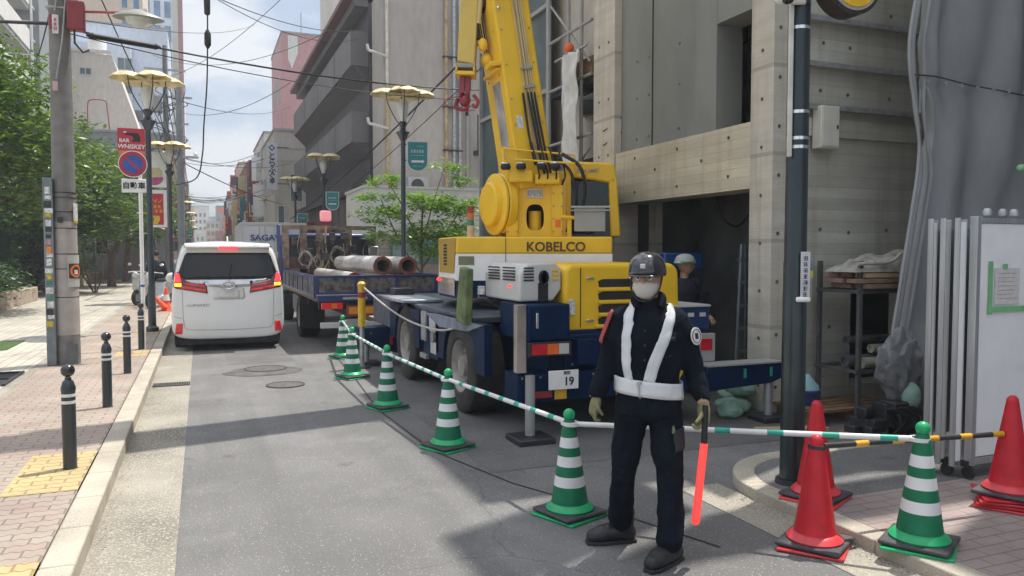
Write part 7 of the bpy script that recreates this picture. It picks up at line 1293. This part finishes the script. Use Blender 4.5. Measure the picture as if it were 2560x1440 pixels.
# ================================================================== PEOPLE
def limb(mb, pts, rad, n=14, sy=1.0, sub=5, mi=0):
    P = smoothpath(pts, sub); k = len(pts)-1; Rr = []
    for i in range(len(P)):
        s_ = min(k-1e-6, i/sub); a = int(s_); f = s_-a; f = f*f*(3-2*f); Rr.append(rad[a]*(1-f)+rad[min(k, a+1)]*f)
    mb.tube(P, Rr, n, mi, True, sy); mb.sph(P[0], Rr[0]*.98, 12); mb.sph(P[-1], Rr[-1]*.98, 12)
def loft(mb, secs, n=28):
    """secs: (cx, cy, z, rx, ry, power)"""
    vs = []
    for cx, cy, z, rx, ry, pw in secs:
        for j in range(n): a = 2*PI*j/n; c, s_ = math.cos(a), math.sin(a); vs.append((cx+rx*math.copysign(abs(c)**pw, c), cy+ry*math.copysign(abs(s_)**pw, s_), z))
    k = len(secs); mb.add(vs, [(i*n+j, i*n+(j+1) % n, (i+1)*n+(j+1) % n, (i+1)*n+j) for i in range(k-1) for j in range(n)]+[tuple(range(n-1, -1, -1)), tuple((k-1)*n+j for j in range(n))])
def cloth(mb, name, m, parent, vox=.011, wr=.010, wsz=.09, sm=4):
    o = mb.build(name, m, parent, smooth=0); r = o.modifiers.new('r', 'REMESH'); r.mode = 'VOXEL'; r.voxel_size = vox; r.use_smooth_shade = True
    q = o.modifiers.new('sm', 'SMOOTH'); q.iterations = sm; q.factor = .6
    if wr:
        tx = bpy.data.textures.new(name+'_folds', 'CLOUDS'); tx.noise_scale = wsz; tx.noise_depth = 3; d = o.modifiers.new('d', 'DISPLACE'); d.texture = tx; d.strength = wr*2.4; d.mid_level = .5
    return o
def hand(mb, wrist, dirv, palm, side, curl=.5, s=1.0):
    """palm with five separate fingers. dirv: towards finger tips, palm: palm normal, side: towards the thumb"""
    d, p, t_ = Vector(dirv).normalized(), Vector(palm).normalized(), Vector(side).normalized(); w0 = Vector(wrist)
    limb(mb, [w0, w0+d*.04*s, w0+d*.085*s], [.026*s, .032*s, .030*s], 12, sub=3)
    for k, (off, ln) in enumerate(((.026, .072), (.009, .080), (-.009, .075), (-.026, .058))):
        b = w0+d*.085*s+t_*off*s; j1 = b+(d*(1-curl*.35)+p*curl*.55).normalized()*ln*.45*s; j2 = j1+(d*(1-curl*1.1)+p*curl*1.1).normalized()*ln*.32*s; j3 = j2+(d*(.6-curl*1.6)+p*(.2+curl)).normalized()*ln*.25*s
        limb(mb, [b-d*.02*s, b, j1, j2, j3], [.0105*s, .0105*s, .0095*s, .009*s, .0075*s], 8, sub=2)
    b = w0+d*.035*s+t_*.024*s; limb(mb, [b, b+(t_*.7+d*.7+p*.2).normalized()*.035*s, b+(t_*.45+d*1.0+p*.7).normalized()*.068*s], [.013*s, .0115*s, .0095*s], 8, sub=2)
def head(mb, c, s=1.0, face=(0, -1, 0)):
    """skull, jaw, nose, ears, brow, facing `face`"""
    f = Vector(face).normalized(); a = math.atan2(f.x, -f.y); M = Matrix.Translation(c) @ Matrix.Rotation(a, 4, 'Z') @ Matrix.Scale(s, 4); old = mb.xf; mb.xf = (old @ M) if old else M
    mb.sph((0, .01, .03), .088, 20, sc=(.86, 1.08, 1.05)); loft(mb, [(0, -.025, -.115, .030, .030, .9), (0, -.022, -.095, .050, .055, .9), (0, -.012, -.06, .064, .078, .9), (0, -.002, -.01, .070, .090, .95), (0, 0, .04, .072, .092, 1)], 20)
    mb.prism([(-.105, .012), (-.125, -.022), (-.108, -.032), (-.08, -.03), (-.08, .03)], -.012, .012, 'X'); mb.sph((0, -.098, -.058), .022, 10, sc=(1.2, .5, .45)); mb.sph((0, -.082, .02), .05, 12, sc=(1.1, .35, .25))
    for x in (-.076, .076): mb.sph((x, .01, -.005), .028, 10, sc=(.3, .7, 1.1))
    mb.xf = old
skin = mat('skin', (.42, .25, .17), .55, var=.06); 
suit = mat('uniform_black', (.005, .008, .014), .92, var=.2, sc=14, bump=.25, bsc=60, spec=.15); boots = mat('boot_black', (.014, .015, .018), .5, var=.2, bump=.15)
glv = mat('glove_olive', (.20, .19, .10), .85, var=.12, bump=.3, bsc=50); gstrap = mat('vest_strap', (.60, .62, .64), .35, var=.06, sc=7, bump=.25, bsc=18)
# ---- the guard; local x = image right, y = away from camera
gd = thing('person', 'security guard in dark uniform, black helmet and white reflective cross straps holding a red baton', 'person', (2.265, 3.70, 0), -YAW-R(7))
TS = lambda u, v: ((u-1610)*.00223, (1400-v)*.00223)
# legs
LH, LK, LA = (-.045, .03, .80), (-.085, .06, .43), (-.10, .16, .10)
RH, RK, RA = (.145, 0, .80), (.165, -.06, .44), (.165, -.13, .09)
bd = MB(); loft(bd, [(.05, .02, .80, .14, .10, .9), (.05, .01, .95, .135, .09, .9), (.05, 0, 1.15, .15, .10, .9), (.05, .0, 1.32, .15, .09, .9), (.055, 0, 1.40, .07, .07, 1)])
limb(bd, [LH, LK, LA, (-.10, .16, .04)], [.075, .05, .035, .03]); limb(bd, [RH, RK, RA, (.165, -.13, .04)], [.075, .05, .035, .03])
SL, EL, WL = (-.115, .0, 1.33), (-.175, .03, 1.08), (-.235, -.02, .90); SR, ER, WR = (.225, .0, 1.32), (.30, .04, 1.06), (.345, -.03, .865)
limb(bd, [SL, EL, WL], [.045, .035, .025]); limb(bd, [SR, ER, WR], [.045, .035, .025]); limb(bd, [(.05, 0, 1.36), (.045, -.01, 1.43), (.04, -.02, 1.5)], [.06, .055, .055]); head(bd, (.035, -.03, 1.565), 1.02, (-.25, -1, 0))
cloth(bd, 'body', skin, gd, .008, 0, sm=2)
hx = lambda mbx: None
FM = Matrix.Translation((.035, -.03, 1.565)) @ Matrix.Rotation(math.atan2(-.25, 1), 4, 'Z'); F_ = lambda: MB(FM)
for s_ in (-1, 1):
    e = F_().sph((s_*.032, -.083, -.002), .013, 12).build('eye', C_['refl'], gd); F_().sph((s_*.032, -.094, -.002), .006, 10).build('iris', C_['blk'], e); F_().box(s_*.032-.018, s_*.032+.018, -.099, -.088, .018, .024).build('eyebrow', C_['blk'], gd)
mk = F_(); loft(mk, [(0, -.022, -.118, .030, .034, .9), (0, -.026, -.10, .052, .064, .85), (0, -.028, -.065, .068, .083, .85), (0, -.030, -.035, .070, .082, .85), (0, -.034, -.022, .055, .074, .9)], 24); mk.build('face_mask', mat('mask_pale', (.52, .50, .46), .8, var=.05), gd, smooth=60)
hl = F_(); hl.lathe([(.108, .008), (.115, .012), (.1165, .03), (.112, .065), (.098, .10), (.07, .126), (.035, .139), (.002, .142)], (0, .008, .0), 40, M=Matrix.Diagonal((.90, 1.10, 1, 1))); hl.build('helmet', mat('helmet_black', (.012, .013, .017), .14, var=.03, coat=1), gd, smooth=60)
hb = F_(); hb.prism([(-.085, -.085), (-.07, -.135), (-.03, -.155), (.03, -.155), (.07, -.135), (.085, -.085)], .004, .013, 'Z'); hb.build('helmet_peak', _m['helmet_black'], gd, bevel=.004); F_().box(-.014, .014, -.1235, -.115, .05, .075).build('helmet_badge', C_['lgrey'], gd, bevel=.003)
mb = F_(); mb.tube(smoothpath([(-.085, -.0, .01), (-.075, -.05, -.07), (-.03, -.075, -.122), (.03, -.075, -.122), (.075, -.05, -.07), (.085, 0, .01)]), .005, 6); mb.build('chin_strap', C_['blk'], gd)
# trousers
tp = MB(); loft(tp, [(.05, .01, .78, .165, .115, .85), (.055, .01, .86, .180, .125, .85), (.05, .0, .96, .168, .115, .85), (.045, .0, 1.02, .160, .11, .85)])
limb(tp, [(-.035, .02, .82), (-.065, .04, .60), (-.085, .06, .43), (-.095, .12, .24), (-.10, .16, .13)], [.094, .086, .070, .070, .072], 20); limb(tp, [(.14, 0, .82), (.155, -.04, .62), (.165, -.06, .44), (.17, -.10, .25), (.165, -.13, .13)], [.096, .088, .072, .072, .074], 20)
to = cloth(tp, 'trousers', suit, gd, .008, .011, .10, 5)
jk = MB(); loft(jk, [(.052, .005, .80, .185, .130, .85), (.05, .0, .90, .178, .124, .85), (.05, 0, 1.00, .172, .118, .85), (.05, -.005, 1.12, .185, .128, .82), (.052, -.005, 1.24, .195, .130, .8), (.055, 0, 1.33, .178, .112, .85), (.055, .0, 1.385, .12, .085, .9), (.048, -.005, 1.43, .072, .070, 1), (.045, -.008, 1.455, .066, .066, 1)])
limb(jk, [(-.09, 0, 1.325), (-.135, .005, 1.24), (-.165, .03, 1.10), (-.20, .02, 1.0), (-.232, -.015, .92)], [.080, .070, .062, .056, .050], 18); limb(jk, [(.19, 0, 1.32), (.245, .01, 1.23), (.29, .04, 1.08), (.32, .02, .98), (.345, -.02, .90)], [.082, .072, .062, .055, .047], 18)
jo = cloth(jk, 'jacket', suit, gd, .008, .010, .09, 5)
co_ = MB(); co_.tube(smoothpath([(-.02, -.075, 1.40), (-.03, -.03, 1.455), (.045, .065, 1.47), (.12, -.03, 1.455), (.105, -.075, 1.40)]), .020, 10, sy=1.5); co_.build('collar', suit, gd, smooth=60)
# gloves, boots
gl_ = MB(); hand(gl_, (-.236, -.02, .895), (-.20, -.12, -1), (.25, .2, 0), (.3, -1, 0), .45); cloth(gl_, 'glove', glv, gd, .0045, 0, sm=1)
gl_ = MB(); hand(gl_, (.347, -.035, .875), (.02, -.12, -1), (-.9, -.5, 0), (-.3, -1, 0), .95, 1.15); cloth(gl_, 'glove', glv, gd, .0045, 0, sm=1); MB().tube([(.343, -.025, .905), (.347, -.03, .872)], .033, 14).build('wrist', skin, gd)
def boot(hx_, hy, ang, nm='boot'):
    M = Matrix.Translation((hx_, hy, 0)) @ Matrix.Rotation(ang, 4, 'Z'); b = MB(M)   # toe towards -Y
    limb(b, [(0, .02, .19), (0, .02, .11), (0, .015, .06)], [.066, .060, .054], 18); limb(b, [(0, .045, .055), (0, -.03, .065), (0, -.11, .055), (0, -.165, .045)], [.054, .060, .058, .046], 18, sy=.9)
    o = cloth(b, nm, boots, gd, .007, .003, .05, 2); s2 = MB(M); s2.prism([(-.042, .09), (.042, .09), (.046, 0), (.053, -.10), (.046, -.17), (.026, -.208), (-.026, -.208), (-.046, -.17), (-.053, -.10), (-.046, 0)], 0, .022, 'Z'); s2.build('sole', C_['blk'], o, bevel=.005)
boot(-.098, .17, R(-72)); boot(.165, -.11, R(-38))
# reflective straps wrapped onto the jacket
def ribbon(path, width, nm='reflective_strap', m=None, off=.014):
    P = smoothpath(path, 8); vs = []; W = 4
    for i, p in enumerate(P):
        t_ = (P[min(i+1, len(P)-1)]-P[max(0, i-1)]).normalized(); out = Vector((p.x-.05, p.y, 0)); out = out.normalized() if out.length > .01 else Vector((0, -1, 0)); s_ = t_.cross(out).normalized()
        for k in range(W+1): vs.append(p+s_*width*(k/W-.5))
    mb = MB(); mb.add(vs, [(i*(W+1)+k, i*(W+1)+k+1, (i+1)*(W+1)+k+1, (i+1)*(W+1)+k) for i in range(len(P)-1) for k in range(W)]); o = mb.build(nm, m or gstrap, gd, smooth=80)
    w_ = o.modifiers.new('w', 'SHRINKWRAP'); w_.target = jo; w_.wrap_method = 'NEAREST_SURFACEPOINT'; w_.wrap_mode = 'OUTSIDE_SURFACE'; w_.offset = off; q = o.modifiers.new('s', 'SOLIDIFY'); q.thickness = .004; q.offset = 1; return o
bz = lambda x: .975-.10*(x+.14)
belt = []
for i in range(21): a = 2*PI*i/20+PI/2; x = .05+.185*math.copysign(abs(math.cos(a))**.85, math.cos(a)); belt.append((x, .135*math.copysign(abs(math.sin(a))**.85, math.sin(a)), bz(x)))
ribbon(belt, .088, 'reflective_belt')
ribbon([(-.02, .03, 1.44), (-.055, -.06, 1.42), (-.075, -.125, 1.34), (-.085, -.145, 1.2), (-.083, -.14, 1.1), (-.070, -.135, 1.0)], .062)
ribbon([(.17, .03, 1.42), (.175, -.07, 1.41), (.155, -.13, 1.33), (.11, -.15, 1.2), (.07, -.145, 1.1), (.045, -.135, 1.0)], .064)
ribbon([(-.02, .04, 1.44), (.0, .12, 1.33), (.05, .14, 1.15), (.12, .13, .98)], .06); ribbon([(.17, .04, 1.42), (.12, .12, 1.33), (.06, .14, 1.15), (-.02, .13, .99)], .06)
sa = ribbon([(-.135, -.02, 1.36), (-.185, -.04, 1.28), (-.205, -.02, 1.20)], .03, 'shoulder_piping', C_['redd'])
pm = Matrix.Translation((.287, -.062, 1.245)) @ Matrix.Rotation(R(38), 4, 'Z') @ Matrix.Rotation(R(82), 4, 'X')
pa = MB(pm); pa.lathe([(.046, .016), (.046, .022), (.001, .023)], n=32, M=Matrix.Diagonal((.8, 1.05, 1, 1))); pa.build('sleeve_badge', C_['refl'], gd); pa = MB(pm @ Matrix.Translation((0, 0, .0235))); torus(pa, .029, .037, .0022); pa.box(-.010, .012, -.016, .016, -.001, .001); pa.build('badge_print', C_['dk'], gd, smooth=0)
def onto(name, quad, m, target, off=.004, th=.004, n=6):
    a, b2, c, d = [Vector(q) for q in quad]; vs = []
    for j in range(n+1):
        for i in range(n+1): vs.append(a.lerp(b2, i/n).lerp(d.lerp(c, i/n), j/n))
    mb = MB(); mb.add(vs, [(j*(n+1)+i, j*(n+1)+i+1, (j+1)*(n+1)+i+1, (j+1)*(n+1)+i) for j in range(n) for i in range(n)]); o = mb.build(name, m, gd, smooth=80)
    w_ = o.modifiers.new('w', 'SHRINKWRAP'); w_.target = target; w_.wrap_method = 'NEAREST_SURFACEPOINT'; w_.wrap_mode = 'OUTSIDE_SURFACE'; w_.offset = off; q = o.modifiers.new('s', 'SOLIDIFY'); q.thickness = th; q.offset = 1; return o
suit2 = mat('uniform_trim', (.018, .019, .026), .7, var=.2, sc=20)
onto('pocket_flap', [(.155, -.2, 1.215), (.20, -.15, 1.22), (.20, -.15, 1.25), (.155, -.2, 1.25)], suit2, jo, .004); onto('pocket_flap', [(.135, -.2, 1.13), (.185, -.2, 1.13), (.185, -.2, 1.135), (.135, -.2, 1.135)], suit2, jo, .004)
onto('thigh_pocket', [(.20, -.16, .62), (.26, -.02, .62), (.26, -.02, .74), (.20, -.16, .74)], suit2, to, .003); onto('pocket_badge', [(.19, -.2, .745), (.215, -.2, .745), (.215, -.2, .77), (.19, -.2, .77)], mat('badge_olive', (.16, .20, .10), .6), to, .004)
onto('buckle', [(-.03, -.25, .92), (-.012, -.25, .92), (-.012, -.25, 1.0), (-.03, -.25, 1.0)], C_['grey'], jo, .020, .004, 3)
for z in (1.12, 1.2, 1.28): MB().sph((.02, -.142, z), .007, 8).build('button', C_['dk'], gd)
# baton held in his left hand
bt = thing('traffic_baton', 'glowing red traffic baton pointing down from the guard glove', 'baton', (0, 0, 0), -YAW-R(7)); bt.location = gd.location
P1, P2, P3 = Vector((.352, -.085, .80)), Vector((.345, -.10, .665)), Vector((.302, -.115, .235)); gpt = Vector((.353, -.075, .84))
MB().tube([tuple(gpt+Vector((0, 0, .03))), tuple(P2)], [.0155, .0175], 16).build('handle', C_['cabl'], bt); MB().tube([tuple(P2), tuple(P3), tuple(P3-Vector((.001, 0, .012)))], [.021, .0225, .015], 20).build('light_tube', mat('baton_red', (.85, .05, .05), .3, var=.02, emis=((1, .07, .06), .55)), bt, smooth=60)
# ---- simpler standing figure builder for the background people
def figure(label, loc, rz, top, face, helm=None, sit=False, sc=1.0):
    t = thing('person', label, 'person', loc, rz); t.scale = (sc, sc, sc)
    if not sit: hipz, kn, an = .88, [(-.10, 0, .47), (.10, 0, .47)], [(-.11, .02, .09), (.11, .02, .09)]
    else: hipz, kn, an = .82, [(-.16, -.38, .72), (.16, -.38, .72)], [(-.18, -.32, .30), (.18, -.32, .30)]
    b = MB(); loft(b, [(0, 0, hipz-.04, .13, .1, .9), (0, 0, hipz+.12, .12, .09, .9), (0, 0, hipz+.38, .14, .09, .9), (0, 0, hipz+.52, .12, .07, .9)]); limb(b, [(0, 0, hipz+.5), (0, 0, hipz+.6)], [.055, .05]); head(b, (0, -.01, hipz+.70), 1.0, face)
    for k in (0, 1): limb(b, [((-.09, .09)[k], 0, hipz-.03), kn[k], an[k]], [.07, .05, .035])
    arm = [[(-.17, 0, hipz+.48), (-.24, -.02, hipz+.20), (-.20, -.22, hipz+.08)], [(.17, 0, hipz+.48), (.24, -.02, hipz+.20), (.20, -.22, hipz+.08)]]
    for a in arm: limb(b, a, [.045, .035, .025])
    cloth(b, 'body', skin, t, .012, 0, sm=1)
    j = MB(); loft(j, [(0, 0, hipz-.06, .17, .12, .85), (0, 0, hipz+.15, .16, .11, .85), (0, 0, hipz+.38, .185, .12, .8), (0, 0, hipz+.49, .15, .09, .85), (0, 0, hipz+.54, .07, .065, 1)])
    for a in arm: limb(j, a, [.07, .058, .045])
    cloth(j, 'jacket', top, t, .014, .01, .08, 3); l_ = MB(); loft(l_, [(0, 0, hipz-.08, .16, .12, .85), (0, 0, hipz+.05, .165, .12, .85)])
    for k in (0, 1): limb(l_, [((-.09, .09)[k], 0, hipz-.03), kn[k], an[k]], [.09, .075, .07])
    cloth(l_, 'trousers', suit, t, .014, .008, .08, 2)
    for k in (0, 1): x, y_, z = an[k]; s2 = MB(); limb(s2, [(x, y_+.03, z-.03), (x, y_-.13, z-.045)], [.045, .04], 12); s2.build('shoe', boots, t)
    for a in arm: h_ = MB(); hand(h_, a[2], (0, -.8, -.4), (0, .3, -1), (1 if a[2][0] < 0 else -1, 0, 0), .5); h_.build('hand', skin, t, smooth=60)
    hz = hipz+.70
    if helm: MB(Matrix.Translation((0, -.01, hz)) @ Matrix.Rotation(math.atan2(face[0], -face[1]), 4, 'Z')).lathe([(.125, .02), (.118, .025), (.112, .06), (.09, .105), (.05, .13), (.002, .138)], (0, .0, .0), 28, M=Matrix.Diagonal((.92, 1.12, 1, 1))).build('helmet', helm[0], t, smooth=60); MB(Matrix.Translation((0, -.01, hz))).lathe([(.120, .03), (.118, .045)], (0, 0, 0), 28, M=Matrix.Diagonal((.92, 1.10, 1, 1))).build('helmet_band', helm[1], t)
    else: MB().sph((0, .012, hz+.04), .098, 18, sc=(.9, 1.05, .95)).build('hair', C_['blk'], t)
    return t
figure('worker in dark clothes and a pale green banded helmet half hidden behind the crane hood', (5.42, 7.85, 0), 0, mat('jacket_navy', (.012, .016, .03), .8), (.9, -.5, 0), (mat('helmet_pale', (.42, .45, .42), .4), mat('band_green', (.10, .35, .12), .4)), sc=.985)
figure('rider in a dark jacket sitting on the scooter behind the left lamp post', (-1.22, 24.9, .13), R(175), mat('jacket_ink', (.012, .016, .022), .8), (-.6, -1, 0), None, True)
# ================================================================== HAZE
hz_ = MB().box(-34, 24, -14, 300, -1.1, 66).build('haze', mat('haze_tmp', (1, 1, 1)), kind='stuff', smooth=0)
hm = bpy.data.materials.new('haze_air'); hm.use_nodes = True; ht_ = hm.node_tree; ht_.nodes.clear(); pv = N(ht_, 'ShaderNodeVolumePrincipled'); pv.inputs['Color'].default_value = (.86, .92, 1.0, 1); pv.inputs['Density'].default_value = .0017; pv.inputs['Anisotropy'].default_value = .3
ho = N(ht_, 'ShaderNodeOutputMaterial'); ht_.links.new(pv.outputs[0], ho.inputs['Volume']); hz_.data.materials.clear(); hz_.data.materials.append(hm)
